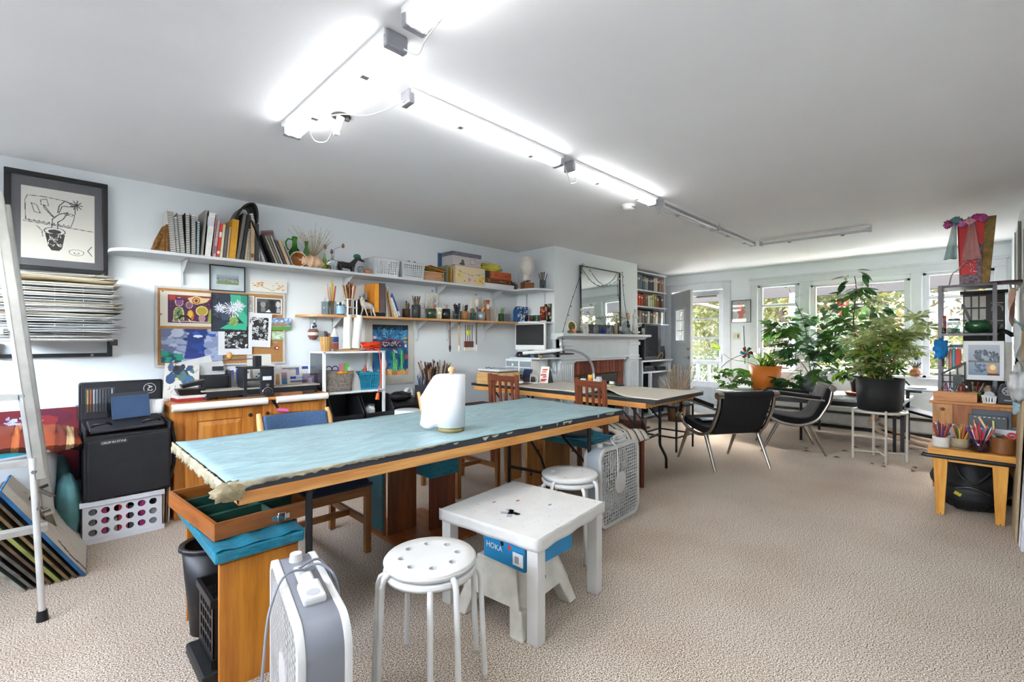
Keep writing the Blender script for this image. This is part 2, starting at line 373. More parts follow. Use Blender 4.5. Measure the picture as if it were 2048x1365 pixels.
# open panelled door, hinged at the alcove side
dd = ST('door_1',B().box(0,.9,-.022,.022,.012,1.24).box(0,.9,-.022,.022,1.80,2.09).box(0,.24,-.022,.022,1.24,1.80).box(.66,.9,-.022,.022,1.24,1.80),M('#c9ced2',.45,var=.03),bev=.002)
dd.location = (8.04,3.97,0); dd.rotation_euler = (0,0,rad(225.5))
P(dd,'window_frame',B().box(.22,.26,-.03,.03,1.22,1.82).box(.64,.68,-.03,.03,1.22,1.82).box(.22,.68,-.03,.03,1.22,1.26).box(.22,.68,-.03,.03,1.78,1.82),TRIM)
for k in range(3):
    for j in range(3): P(dd,'pane',B().box(.265+.127*j,.385+.127*j,-.004,.004,1.265+.172*k,1.425+.172*k),PANE)
P(dd,'muntin',B().box(.384,.394,-.012,.012,1.26,1.78).box(.51,.52,-.012,.012,1.26,1.78).box(.26,.64,-.012,.012,1.425,1.437).box(.26,.64,-.012,.012,1.597,1.609),TRIM)
P(dd,'door_handle',B().cyl((.84,-.07,.98),(.84,.07,.98),.012).cyl((.84,-.024,.98),(.84,-.03,.98),.032,n=20).cyl((.84,.024,.98),(.84,.03,.98),.032,n=20)
  .tube([(.84,.065,.98),(.80,.067,.98),(.73,.067,.975)],.009).tube([(.84,-.065,.98),(.80,-.067,.98),(.73,-.067,.975)],.009),CHROME)
P(dd,'deadbolt',B().cyl((.84,-.05,1.12),(.84,.05,1.12),.02,n=16),BRASS)
P(dd,'edge_strip',B().box(.9,.906,-.02,.02,.012,2.09),WHITE)
for z in (.25,1.05,1.85): P(dd,'hinge',B().cyl((-.008,.02,z-.045),(-.008,.02,z+.045),.009).box(-.008,.03,.022,.026,z-.045,z+.045),STEEL)
# glazed outer door behind it
gd = ST('door_2',B().box(8.12,8.16,3.1,3.17,.02,2.12).box(8.12,8.16,3.9,3.97,.02,2.12).box(8.12,8.16,3.17,3.9,2.04,2.12).box(8.1,8.17,3.08,3.99,-.04,.12),M('#b3b7ba',.4,var=.03),bev=.003)
for z,t in ((1.64,.012),(1.30,.02),(.88,.035),(.50,.05)): P(gd,'rail',B().box(8.12,8.155,3.17,3.9,z-t,z+t),M('#9a9c9e',.4))
P(gd,'kick_panel',B().box(8.128,8.15,3.17,3.9,.12,.46),M('#7d8488',.45)); P(gd,'pane',B().box(8.138,8.142,3.17,3.9,.9,2.04),PANE)
P(gd,'pane',B().box(8.138,8.142,3.17,3.9,.55,.85),PANE)
for k in range(3): P(gd,'stile',B().box(8.125,8.15,3.32+.2*k,3.37+.2*k,.55,.85),M('#b9bdc0',.4))
P(gd,'closer',B().cyl((8.1,3.2,2.02),(8.1,3.55,2.02),.016),M('#55504a',.4))
P(gd,'latch',B().box(8.09,8.12,3.12,3.15,.9,1.02).tube([(8.09,3.135,.96),(8.06,3.135,.96),(8.06,3.22,.96)],.007),CHROME)
# heater
hb = T('baseboard_heater','long white metal baseboard heater under the windows','heater',(X0-.07,1.3,0))
P(hb,'cover',B().prism([(.07,.03),(.07,.30),(.03,.30),(.0,.27),(0,.21),(.012,.205),(0,.2),(0,.07),(.02,.04)],'y',-1.5,1.5),M('#b9b8b4',.45))
P(hb,'slot_and_shade_strip',B().box(-.004,.005,-1.48,1.48,.215,.25),M('#2b2724',.6)); P(hb,'slot_and_shade_strip',B().box(.004,.02,-1.48,1.48,.012,.05),M('#1d1a18',.7))  # upper strip is the air slot, lower one paints the shadow beneath the cover
for y in (-1.51,1.48): P(hb,'end_cap',B().box(-.006,.07,y,y+.03,.02,.305),M('#b9b8b4',.45))
# light switch, wall picture on the back wall
sw = T('light_switch','cream light switch plate between the outer door and the windows','switch',(X0,2.862,1.33))
P(sw,'plate',B().box(-.006,0,-.057,.057,-.06,.06),M('#d9d3c2',.4),bev=.002); P(sw,'toggle',B().box(-.018,-.006,.02,.03,-.012,.012),M('#c9bfa6',.4)); P(sw,'toggle',B().box(-.009,-.006,-.04,-.012,-.03,.03),M('#6e675c',.4))
# ---------------------------------------------------------------- outdoors
def LEAF(h1,h2,tl=.45,rough=.5,sc=3):
    key = ('leaf',h1,h2,tl)
    if key in MC: return MC[key]
    m,nt,b = _new('leaf_'+h1.lstrip('#')); L = nt.links.new
    gi = nt.nodes.new('ShaderNodeNewGeometry'); n = nt.nodes.new('ShaderNodeTexNoise'); n.inputs['Scale'].default_value = sc; n.inputs['Detail'].default_value = 5
    tc = nt.nodes.new('ShaderNodeTexCoord'); L(tc.outputs['Object'],n.inputs['Vector'])
    ad = nt.nodes.new('ShaderNodeMath'); ad.operation = 'MULTIPLY_ADD'; ad.inputs[1].default_value = .5; L(gi.outputs['Random Per Island'],ad.inputs[0]); L(n.outputs[0],ad.inputs[2])
    r = nt.nodes.new('ShaderNodeValToRGB'); r.color_ramp.elements[0].position = .4; r.color_ramp.elements[1].position = 1
    r.color_ramp.elements[0].color = lin(h1)+[1]; r.color_ramp.elements[1].color = lin(h2)+[1]; L(ad.outputs[0],r.inputs[0])
    L(r.outputs[0],b.inputs['Base Color']); b.inputs['Roughness'].default_value = rough
    t = nt.nodes.new('ShaderNodeBsdfTranslucent'); L(r.outputs[0],t.inputs[0]); mx = nt.nodes.new('ShaderNodeMixShader'); mx.inputs[0].default_value = tl
    L(b.outputs[0],mx.inputs[1]); L(t.outputs[0],mx.inputs[2]); L(mx.outputs[0],nt.nodes['Material Output'].inputs[0])
    MC[key] = m; return m
def crown(blobs,n,s,seed):
    r = np.random.RandomState(seed); bl = np.array(blobs,float); w = bl[:,3]*bl[:,4]*bl[:,5]; k = r.choice(len(bl),n,p=w/w.sum()); c = bl[k]
    d = r.normal(size=(n,3)); d /= np.linalg.norm(d,axis=1)[:,None]; p = c[:,:3]+d*c[:,3:6]*(r.uniform(.25,1,(n,1))**.4)
    u = r.normal(size=(n,3)); u /= np.linalg.norm(u,axis=1)[:,None]; v = np.cross(u,r.normal(size=(n,3))); v /= np.linalg.norm(v,axis=1)[:,None]
    sz = s*r.uniform(.6,1.3,(n,1)); q = np.stack([p-u*sz,p-v*sz*.45,p+u*sz,p+v*sz*.45],1).reshape(-1,3)
    me = D.meshes.new('foliage'); me.from_pydata([tuple(x) for x in q],[],[(4*i,4*i+1,4*i+2,4*i+3) for i in range(n)]); return me
ST('ground_outside',B().box(8.2,60,-30,45,-.9,-.6),M('#434c28',.9,var=.4,sc=1,bump=.3))
ST('porch_floor',B().box(8.17,10.8,-1.5,6,-.6,-.1),M('#8b8278',.8,var=.1))
ST('trim_porch_beam',B().box(8.17,8.5,-1.5,6,2.44,2.5).box(10.45,10.6,-1.5,6,2.12,2.42),M('#1c1611',.8,var=.05))
for y in (-.9,2.6,5.4): ST('porch_post',B().box(10.42,10.62,y-.1,y+.1,-.1,2.2),TRIM,bev=.01)
ST('porch_rail',B().box(10.5,10.55,-1.4,3.1,.72,.78).box(10.5,10.55,-1.4,3.1,0,.05),M('#a9a298',.6))
hs = T('white_outbuilding','white sided outbuilding beyond the shrubs behind the right window','building',(16,-.6,-.6))
P(hs,'siding',B().box(0,4,-2,2,0,3.1),M('#b5b8ba',.5,var=.02))
for k in range(14): P(hs,'board',B().prism([(-.03,.22*k),(-.005,.22*k+.2),(0,.22*k+.2),(0,.22*k)],'y',-2,2),M('#b9bcbe',.5,var=.02))
P(hs,'roof',B().prism([(-2.2,3.1),(2.2,3.1),(0,4.4)],'x',-.2,4.2),M('#86807a',.8))
YG = LEAF('#22300f','#605f32',.5); DG = LEAF('#16200f','#3a4824',.45); YY = LEAF('#3a3416','#766a42',.5); BARK = M('#453a30',.9,var=.35,sc=6,bump=.8,bsc=12)
def tree(name,label,loc,blobs,n,s,mat,trunk,seed):
    t = T(name,label,'tree' if name == 'tree' else 'shrub',loc,group='greenery in the garden')
    P(t,'trunk',trunk,BARK); f = crown(blobs,int(n*2.4),s*.72,seed); f.materials.append(mat); P(t,'foliage',f,None,kind='stuff')
tree('tree','leaning tree with thick brown trunk outside the glazed outer door',(12.6,7.2,-.6),[(2,-1,4.5,3,3.2,1.6),(1,2,5.2,2.5,2.5,1.5),(0,-3.4,4.6,1.6,2,1)],4200,.13,YY,
     B().tube([(-.4,-1.2,0),(-.3,-1.1,.9),(-.1,-.6,2.2),(.3,-.2,3.4),(.6,.3,5)],[.3,.26,.24,.2,.1]).tube([(-.25,-1,1.1),(.1,-1.7,1.35),(.4,-2.6,1.35),(.3,-3.4,1.6)],[.1,.09,.07,.03])
     .tube([(0,-.5,2.5),(.2,-1.6,2.9),(.2,-2.7,2.6),(.4,-3.2,2.1)],[.09,.06,.04,.02]),1)
tree('tree','yellow green tree behind the leftmost window',(15,4.2,-.6),[(0,0,3,2.2,2.4,2.2),(1,2,2.2,2,2,1.6),(0,-2,4,2,2,1.4)],5200,.14,YG,B().tube([(0,0,0),(.2,-.2,2),(.1,.5,4)],[.2,.16,.06]).tube([(.1,0,1.8),(-.2,-1.2,2.9),(-.3,-2,3.3)],[.09,.06,.03]),2)
tree('tree','pale sunlit tree behind the large middle window',(18,2,-.6),[(0,0,3.6,2.6,2.6,2),(-1,-2.2,2.4,2,2,1.6),(0,2.4,2.2,2,2,1.6)],4200,.15,YY,B().tube([(0,0,0),(.2,-.2,2),(.1,.5,4)],[.2,.16,.06]),3)
tree('tree','tall green tree right of the outbuilding',(14.5,-3.2,-.6),[(0,0,3.4,2,2,2),(0,1.6,4.2,1.5,1.8,1)],3600,.13,YG,B().tube([(0,0,0),(.2,-.2,2),(.1,.5,4)],[.2,.16,.06]),4)
tree('tree','distant green tree filling the gap behind the outer door',(20,10,-.6),[(0,0,3,3,4,2.8),(0,4,3,3,3,2.6)],5000,.17,YG,B().tube([(0,0,0),(.2,-.2,2),(.1,.5,4)],[.2,.16,.06]),5)
tree('tree','far dark green tree at the bottom of the garden',(26,4,-.6),[(0,0,3,3,6,2.6),(0,9,3,3,5,2.6),(0,-7,3,3,5,2.4)],9000,.2,DG,B().tube([(0,0,0),(.2,-.2,2),(.1,.5,4)],[.3,.2,.06]),6)
tree('shrub','leafy shrub below the rail outside the outer door',(12.2,5,-.6),[(0,0,.8,1,1.6,.8),(.5,1.6,.9,1,1,.9)],2600,.08,DG,B().tube([(0,0,0),(0,0,.6)],.05),7)
tree('shrub','yellow green shrub below the large middle window',(12.4,1.2,-.6),[(0,0,.9,.8,1.6,.9),(.4,-1.2,1.2,.8,.9,.9)],2800,.08,YG,B().tube([(0,0,0),(0,0,.6)],.05),8)
tree('shrub','golden shrub in front of the white outbuilding',(13.2,.1,-.6),[(0,0,1.0,.7,1.4,1.05)],2200,.08,YY,B().tube([(0,0,0),(0,0,.6)],.05),9)
# ---------------------------------------------------------------- ceiling tubes
LIT = M('#ffffff',.4,var=0,emis=TUBE); CAPM = M('#9d9da3',.4,metal=.3); DIM = M('#c7c8cc',.35,var=.04)
def strip(label,a,b,w,lit,cord=True):
    ax = Vector(b)-Vector(a); L_ = ax.length; ang = math.degrees(math.atan2(ax.y,ax.x))
    t = T('tube_light',label,'ceiling light',(a[0],a[1],2.44),ang)
    P(t,'housing',B().box(.01,L_-.01,-w*.62,w*.62,-.022,0),M('#f2f2f2',.5,var=0))
    b_ = B()
    for s_ in (-1,1):
        b_.tube([(.03,s_*w*.27,-.048),(L_-.03,s_*w*.27,-.048)],w*.22,n=12)
    P(t,'diffuser',b_,LIT if lit else M('#d6d6da',.25,var=.03))
    for x in (0,L_-.035): P(t,'end_cap',B().box(x,x+.035,-w*.55,w*.55,-.068,0),CAPM if lit else DIM,bev=.008)
    for q in (.28,.75): P(t,'clip',B().box(L_*q,L_*q+.03,-w*.2,w*.2,-.072,-.06),M('#a59f9c',.4))
    return t
strip('lit tube light over the left front of the room, ending near the wall socket',(.955,2.70),(.955,1.585),.085,1)
strip('lit tube light cut by the top edge of the photo',(.945,1.47),(.945,.35),.085,1)
strip('lit tube light behind the camera over the rear of the room',(-.7,3.1),(-.7,1.95),.10,1)  # unseen fixture added to brighten the room from the rear
strip('lit tube light behind the camera beside the rear wall',(-.7,1.7),(-.7,.5),.10,1)  # second out-of-view tube, also added for extra ambient light
strip('lit tube light nearest the ceiling junction box in the long row',(1.2,1.93),(2.35,1.93),.072,1)
strip('second lit tube light of the long row, beside the smoke detector',(2.44,1.93),(3.58,1.93),.072,1)
strip('unlit tube light following the lit ones in the long row',(3.67,1.93),(4.83,1.93),.07,0)
strip('unlit tube light at the far corner end of the long row',(4.86,1.93),(5.95,1.93),.07,0)
strip('unlit tube light turned across the far end of the ceiling',(5.98,1.86),(6.0,.80),.05,0)
def cord(name,label,pts,r,mat,cat='cord',par=None):
    # smooth catmull-rom through the points
    q = [Vector(p) for p in pts]; out = []
    for i in range(len(q)-1):
        a = q[max(i-1,0)]; b = q[i]; c = q[i+1]; d = q[min(i+2,len(q)-1)]
        for k in range(6):
            t = k/6; out.append(.5*((2*b)+(c-a)*t+(2*a-5*b+4*c-d)*t*t+(3*b-3*c+d-a)*t**3))
    out.append(q[-1]); bb = B().tube(out,r,n=6)
    return P(par,name,bb,mat) if par else S(name,label,cat,bb,mat)
WC = M('#e3e3e3',.4,var=.02)
cord('power_cord','white cord sagging from the junction box to the long row of tube lights',[(1.0,2.28,2.37),(1.03,2.2,2.36),(1.09,2.1,2.34),(1.14,2.0,2.35),(1.2,1.93,2.39)],.003,WC)
cord('power_cord','white cord looping from the junction box along the left tube light',[(1.06,2.40,2.36),(1.07,2.5,2.33),(1.03,2.56,2.34),(.99,2.52,2.37)],.003,WC)
cord('power_cord','thin white cord dangling between the two left tube lights',[(.96,1.55,2.36),(.99,1.5,2.33),(.97,1.42,2.34),(.96,1.3,2.36)],.0025,WC)
cord('power_cord','white looped cord at the joint of the two lit row tubes',[(2.40,1.93,2.4),(2.47,1.95,2.34),(2.52,1.97,2.32),(2.56,1.95,2.34),(2.5,1.93,2.37)],.003,WC)
cord('power_cord','white looped cord where the lit row meets the unlit tubes',[(3.6,1.93,2.4),(3.66,1.95,2.35),(3.72,1.96,2.33),(3.75,1.94,2.36),(3.68,1.93,2.38)],.003,WC)
jb = T('junction_box','open ceiling junction box with a white lamp holder and plug','junction box',(1.1,2.39,2.44))
P(jb,'hole_plate',B().cyl((0,0,0),(0,0,-.004),.05,n=20),M('#3d3a36',.7)); P(jb,'lamp_holder',B().cyl((0,0,-.004),(-.01,.02,-.07),.022,.017),WHITE)
P(jb,'plug',B().box(-.03,.0,.01,.035,-.10,-.05),WHITE,bev=.004); P(jb,'bracket',B().cyl((.03,-.01,-.004),(.03,-.01,-.02),.012),STEEL)
sd = T('smoke_detector','round white smoke detector on the ceiling beside the row of tubes','smoke detector',(3.605,2.184,2.44))
P(sd,'base',B().lathe([(.06,0),(.06,-.012),(.055,-.014)]),WHITE); P(sd,'cover',B().lathe([(.052,-.014),(.05,-.035),(.03,-.045),(.0,-.046)]),WHITE); P(sd,'vent',B().box(-.03,.03,-.053,-.049,-.03,-.024),M('#77787a'))
# ================================================================ LEFT WALL
YW = 4.42
def canvas(name,label,cat,cv,w,h,loc,rz=0,group=None,th=.004,par=None):
    me = cv.mesh(w,h,th)
    if par: return P(par,name,me,None,loc=loc,rz=rz,label=label)
    return S(name,label,cat,me,None,loc,rz,group)
def framebars(w,h,t,d,y=0):  # four mitred-looking bars around x0..w z0..h
    b = B()
    b.box(-t,w+t,y-d,y,-t,0).box(-t,w+t,y-d,y,h,h+t).box(-t,0,y-d,y,0,h).box(w,w+t,y-d,y,0,h); return b
# --- large framed ink drawing
c = CV(150,190,'#dcd9d2'); K = '#1b1a1c'; c.noise(.015)
c.line([(.03,.51),(.99,.46)],.004,K); c.line([(.06,.53),(.05,.8),(.08,.87),(.3,.88),(.6,.86),(.72,.78),(.72,.7)],.004,K)
c.line([(.06,.53),(.66,.49),(.7,.6),(.72,.7)],.004,K)
for i in range(9): c.ell(.1+i*.066,.535-.003*i,.012,.007,K)
c.line([(.13,.77),(.2,.75),(.25,.64),(.17,.65),(.13,.77)],.004,K); c.line([(.25,.83),(.33,.85),(.36,.76),(.26,.76),(.25,.83)],.004,K)
c.line([(.29,.77),(.3,.72),(.4,.62),(.44,.6),(.36,.68),(.3,.76)],.005,K)
c.line([(.4,.46),(.41,.58),(.5,.66),(.62,.7),(.56,.6),(.48,.54),(.48,.45)],.006,K); c.line([(.48,.68),(.5,.78),(.58,.86),(.68,.83),(.78,.82)],.006,K); c.line([(.5,.68),(.54,.78),(.68,.79),(.75,.82)],.005,K)
for a in range(0,360,40): c.line([(.74,.82),(.74+.085*math.cos(rad(a)),.82+.07*math.sin(rad(a)))],.006,K)
c.ell(.66,.67,.04,.018,K,ring=.35); c.ell(.6,.67,.03,.016,K,ring=.4)
c.ell(.44,.405,.15,.055,K,ring=.12); c.ell(.44,.4,.09,.03,K); c.poly([(.31,.37),(.58,.37),(.54,.17),(.5,.13),(.4,.13),(.35,.19)],K)
c.strokes(26,.35,.18,.53,.35,.04,.004,['#dcd9d2','#a8a5a0'])
c.line([(.2,.46),(.27,.4),(.28,.32)],.004,K); c.ell(.74,.13,.11,.045,K,ring=.1); c.ell(.74,.12,.04,.014,K,ring=.3); c.line([(.96,.24),(.9,.17),(.96,.1)],.005,K)
fr = T('framed_drawing','large black framed ink drawing of a potted flower above the paper rack','picture',(-.168,YW-.045,1.742),(-1.5,0,0))
P(fr,'frame',framebars(.44,.585,.03,.03),BLACK,bev=.004); P(fr,'mat_board',B().box(0,.44,-.008,0,0,.585),M('#55565b',.6,var=.04))
canvas('drawing',None,None,c,.355,.47,(.045,-.012,.05),par=fr,th=.003); P(fr,'glazing',B().box(0,.44,-.018,-.016,0,.585),PANE)
# --- wall rack of wire trays with papers
rk = T('paper_rack','wall rack of stacked white wire trays holding prints and paper','rack',(-.24,4.0,1.16))
bkf = B().box(0,.016,.36,.41,-.02,.08).box(.55,.566,.0,.41,.06,.1).box(.54,.566,.36,.41,-.02,.1).box(0,.566,.385,.41,-.02,.005)
P(rk,'wall_bracket',bkf,BLACK)
for x in (.12,.46): P(rk,'screw',B().cyl((x,.385,-.008),(x,.378,-.008),.009),STEEL)
WIRE = M('#d8d8d6',.3,var=.03); NT = 12
for k in range(NT):
    z = .09+k*.031; b = B().tube([(0,0,z),(.545,0,z),(.545,.38,z),(0,.38,z)],.0022,n=5,closed=True).tube([(0,.0,z+.012),(.545,.0,z+.012)],.0018,n=5)
    for x in (.14,.27,.40): b.tube([(x,.38,z),(x,0,z),(x,0,z+.012)],.0016,n=5)
    P(rk,'wire_tray',b,WIRE)
shc = ['#d6d3cb','#bfb8aa','#e4e2dc','#9aa0a6','#6b6d72','#cfc7b6','#8b8578','#e9e7e2','#b4a58c','#3f4046']
for k in range(44):
    lv = k % NT; i = k//NT; z = 1.16+.09+lv*.031+.004+i*.0075; ov = R.choice([0,0,0,.01,.03,.05,.07]) if k < 40 else .06
    x0 = -.235+R.uniform(0,.04); wd = .52+ov-(x0+.235)*.5; sag = R.uniform(.0,.004); d0 = R.uniform(-.02,.03); ph = R.random()
    b = B().grid(lambda u,v,z=z,wd=wd,sag=sag,ph=ph: (u*wd,v*.36,sag*math.sin(u*5+ph*6)+(.02*(u-.9)*4 if u > .92 else 0)*(ph-.5)),10,2,th=1)
    S('paper_sheet','sheet of paper or print lying in the wire trays of the wall rack','paper',b,M(R.choice(shc),.7,var=.12,sc=6),(x0,4.0+d0,z),0,'sheets in the wire tray rack',solid=.003)
for k,(dz,w_,c_) in enumerate(((0,.56,'#cdbfa5'),(.009,.55,'#dcd5c6'),(.017,.57,'#c9c2b2'),(.027,.5,'#b3aa98'),(.034,.53,'#d9d4c8'))):
    b = B().grid(lambda u,v,w_=w_,k=k: (u*w_,v*.38,.012*math.sin(u*3+k)*(1-u)+.022*max(0,u-.88)*8*(k % 2)),14,2)
    S('paper_sheet','large curled sheet on top of the wire tray rack under the framed drawing','paper',b,M(c_,.8,var=.06),(-.24,4.0,1.16+.09+NT*.031+.012+dz),0,'large sheets on top of the wire rack',solid=.003)
S('woven_tray','shallow grey woven tray in the lowest level of the paper rack','tray',B().lathe([(.10,0),(.13,.025),(.125,.026),(.095,.004)],28,sx=1,sy=.7),M('#a7a49d',.8,var=.3,sc=80,bump=.5),(-.04,4.1,1.262-.01))
# --- shelves
SW = M('#cfd3d8',.45,var=.02)
sh = T('wall_shelf','long white upper wall shelf turning the corner to the chimney breast','shelf',(.3,4.12,1.893))
pts = [(.0,.3)]+[(.18-.18*math.cos(t),.18-.18*math.sin(t)) for t in np.linspace(0,PI/2,10)]+[(3.82,0),(3.84,-.05),(3.84,-.14)]+[(4.06-.22*math.cos(t),-.14-.22*math.sin(t)) for t in np.linspace(.2,PI/2,7)]+[(4.19,-.36),(4.19,.3)]
P(sh,'board',B().prism(pts,'z',-.022,0),SW,bev=.003)
def bracket(par,x,y1,d,h,face='y'):
    b = B()
    if face == 'y': b.box(x-.012,x+.012,y1-d,y1,-.026,-.022).box(x-.012,x+.012,y1-.004,y1,-h,-.022).box(x-.002,x+.002,y1-.02,y1,-h+.02,-.022).hull8([(x-.002,y1-d+.02,-.03),(x+.002,y1-d+.02,-.03),(x+.002,y1-.01,-.12),(x-.002,y1-.01,-.12)],[(x-.002,y1-d+.02,-.026),(x+.002,y1-d+.02,-.026),(x+.002,y1-.01,-.026),(x-.002,y1-.01,-.026)])
    else: b.box(y1-d,y1,x-.012,x+.012,-.026,-.022).box(y1-.004,y1,x-.012,x+.012,-h,-.022).box(y1-.02,y1,x-.002,x+.002,-h+.02,-.022)
    P(par,'bracket',b,SW)
for x in (.45,1.76,2.86,3.72): bracket(sh,x,.3,.22,.22)
for y in (.12,-.2): bracket(sh,y,4.19,.18,.3,'x')
sl_ = T('wall_shelf','pale pine lower wall shelf under the long white shelf','shelf',(1.60,4.14,1.49))
pts = [(0,.28)]+[(.3-.3*math.cos(t),.26-.26*math.sin(t)) for t in np.linspace(0,PI/2,12)]+[(2.78,0),(2.78,.28)]
P(sl_,'board',B().prism(pts,'z',-.02,0),WOOD('#b07a45','#d3a26a','x',.45),bev=.003)
for x in (.35,1.3,1.72,2.3): bracket(sl_,x,.28,.2,.24)
s3 = T('corner_shelf','white rounded corner shelf at the end of the pine shelf','shelf',(4.39,4.42,1.49))
P(s3,'board',B().prism([(0,0),(0,-.28),(-.20,-.31),(-.23,-.4)]+[(-.02-.21*math.cos(t),-.42-.22*math.sin(t)) for t in np.linspace(.1,PI/2,7)]+[(.1,-.64),(.1,0)],'z',-.022,0),SW,bev=.003)
for y in (-.2,-.52): bracket(s3,y,.1,.18,.3,'x')
# --- books
def book(x,w,h,d,col,label,z=1.893,y=4.16,lean=0,kind='hard',name='book',group=None,band=None):
    """upright book, spine towards the room; lean in degrees about its lower edge (+ leans right)"""
    t = T(name,label,'book',(x,y,z),(0,lean,0),group)
    if lean < 0: t.location.x = x
    m = M(col,.6,var=.12,sc=25)
    if kind == 'spiral':
        P(t,'cover',B().box(0,.003,.006,d,0,h).box(w-.003,w,.006,d,0,h),m); P(t,'pages',B().box(.003,w-.003,.008,d-.004,.003,h-.003),PAPER)
        b = B(); n = int(h/.0135)
        for i in range(n):
            zz = .008+i*(h-.016)/n; r = w*.5+.001
            b.tube([(w/2+r*math.cos(a),.006-.6*r*math.sin(a),zz+.003*a/3) for a in (0,.6,1.2,1.9,2.5,3.14)],.0021,n=4)
        P(t,'spiral',b,BLACK if col != '#2e6f8a' else M('#23282c',.3),kind='stuff')
    else:
        P(t,'cover',B().box(0,.0028,0,d,0,h).box(w-.0028,w,0,d,0,h).box(0,w,0,.003,0,h),m,bev=.001)
        P(t,'pages',B().box(.0028,w-.0028,.003,d-.005,.003,h-.004),PAPER)
        if band:
            for z0,z1,c_ in band: P(t,'spine_label',B().box(w*.12,w*.88,-.0006,.0005,h*z0,h*z1),M(c_,.6))
    return t
be = T('bookend','triangular gilt carved bookend at the left end of the upper shelf','bookend',(.518,4.17,1.893))
GILT = M('#7a5426',.35,metal=.6,var=.4,sc=30,bump=.7)
P(be,'carving',B().prism([(0,0),(.085,0),(.085,.19),(.07,.185),(.03,.09),(.012,.03)],'y',0,.06),GILT,bev=.006)
b = B()
for k in range(9): b.sph((.02+.055*k/9+R.uniform(-.004,.004),-.004,.02+.14*k/9*R.uniform(.6,1)),(.011,.008,.016))
P(be,'relief',b,GILT,kind='stuff'); P(be,'back_plate',B().box(.088,.108,0,.07,0,.205),GILT,bev=.003)
SPB = 'spiral bound sketchbook'
book(.635,.034,.312,.2,'#cfcfcb','tall black-coiled sketchbook leaning right against the gilt bookend',lean=-4,kind='spiral')
book(.672,.019,.268,.2,'#b9bac0','shorter black-coiled sketchbook second from the gilt bookend',lean=-4,kind='spiral')
book(.694,.030,.30,.2,'#a7b09a','black-coiled sketchbook with greyish green cover third from the gilt bookend',lean=-4,kind='spiral')
book(.727,.030,.308,.2,'#25262a','black-covered coiled sketchbook fourth from the gilt bookend',lean=-1,kind='spiral')
book(.762,.026,.305,.2,'#d4d2cc','grey coiled sketchbook fifth from the gilt bookend',lean=0,kind='spiral')
book(.792,.020,.262,.2,'#2e6f8a','short teal blue coiled sketchbook beside the grey binder',lean=1,kind='spiral')
book(.818,.028,.355,.22,'#8e8d86','tall grey binder with black top beside the white binder',lean=5)
book(.832,.060,.345,.24,'#e8e8e6','wide white binder with faint handwriting on the upper shelf',lean=5,band=[(.7,.9,'#d2d4da')])
book(.880,.016,.335,.2,'#b99397','worn pinkish paperback right of the white binder',lean=6)
book(.898,.020,.30,.2,'#c9a4a8','faded pink and white book left of the red one',lean=6,band=[(.1,.3,'#8f6f82')])
book(.920,.022,.272,.2,'#d8482c','bright red book with white flecks on the upper shelf',lean=6,band=[(.12,.2,'#efe9de'),(.6,.75,'#f0e2d2')])
book(.944,.018,.268,.2,'#ded5b8','cream book right of the bright red one',lean=5)
book(.964,.022,.245,.2,'#5d5c58','dark grey book left of the mustard yellow one',lean=5)
book(.988,.014,.255,.2,'#c8a58a','thin beige book touching the mustard yellow one',lean=5)
book(1.004,.048,.322,.23,'#d29a28','thick mustard yellow book leaning on the upper shelf',lean=5)
book(1.056,.024,.385,.24,'#6a6862','tall grey portfolio right of the mustard book',lean=8)
book(1.084,.026,.38,.24,'#26262a','tall black portfolio leaning under the arched black folder',lean=8)
book(1.116,.016,.235,.2,'#b9ab8c','small cream notebook leaning under the arched folder',lean=6)
book(1.134,.02,.265,.2,'#cac6ba','small spiral notebook under the arched folder',lean=3,kind='spiral')
book(1.158,.03,.322,.2,'#b79a73','tan book standing under the arched folder',lean=1,band=[(.1,.2,'#6c5438')])
book(1.190,.032,.312,.2,'#33343a','black book with white edge under the arched folder',lean=0)
book(1.223,.016,.262,.2,'#8d9093','slim grey spiral notebook at the right foot of the arched folder',lean=-3,kind='spiral')
fo = T('arched_folder','black portfolio bent into an arch over the books of the upper shelf','folder',(1.175,4.15,1.893))
P(fo,'arched_cover',B().grid(lambda u,v: ((-.045+.075*math.cos(PI*(1-u))+.05*(1-abs(2*u-1))),.01+.23*v,.30+.17*math.sin(PI*u)-(.09 if u in (0,1) else 0)),16,3),M('#1d1d20',.45),solid=.006)
P(fo,'front_lip',B().tube([(-.045+.075*math.cos(PI*(1-u))+.05*(1-abs(2*u-1)),.008,.30+.17*math.sin(PI*u)) for u in np.linspace(0.04,.96,14)],.008),M('#111113',.4))
book(1.254,.022,.40,.22,'#c9c9c5','long coiled sketchbook slanting left against the arched folder',lean=-14,kind='spiral')
book(1.280,.014,.35,.2,'#232326','slanted black folder right of the long coiled sketchbook',lean=-20)
for i,(dx,w_,h_,c_,tx) in enumerate(((.0,.013,.25,'#2a2927','dark slanted notebook'),(.020,.014,.24,'#a89a86','beige slanted notebook'),(.042,.013,.235,'#7f7a72','grey slanted notebook'),(.065,.012,.245,'#bdb9b0','pale slanted notebook'),
        (.088,.014,.22,'#5c5a58','charcoal slanted notebook'),(.112,.026,.215,'#c0a283','thick tan slanted sketch pad'),(.15,.012,.17,'#8e969a','small grey slanted notebook'))):
    book(1.335+dx,w_,h_,.18,c_,tx+' in the leaning row left of the green jug',lean=-22)
zb = T('zip_bag','clear zip bag with a pink seal standing behind the slanted notebooks','bag',(1.36,4.36,1.893),(0,-12,0))
P(zb,'sleeve',B().box(0,.10,0,.012,.0,.31),GLASS('#d5d2d0',.15)); P(zb,'seal',B().box(0,.10,-.001,.013,.285,.297),M('#c23a6b',.4)); P(zb,'contents',B().box(.008,.092,.003,.009,.01,.25),M('#a7a29c',.7))
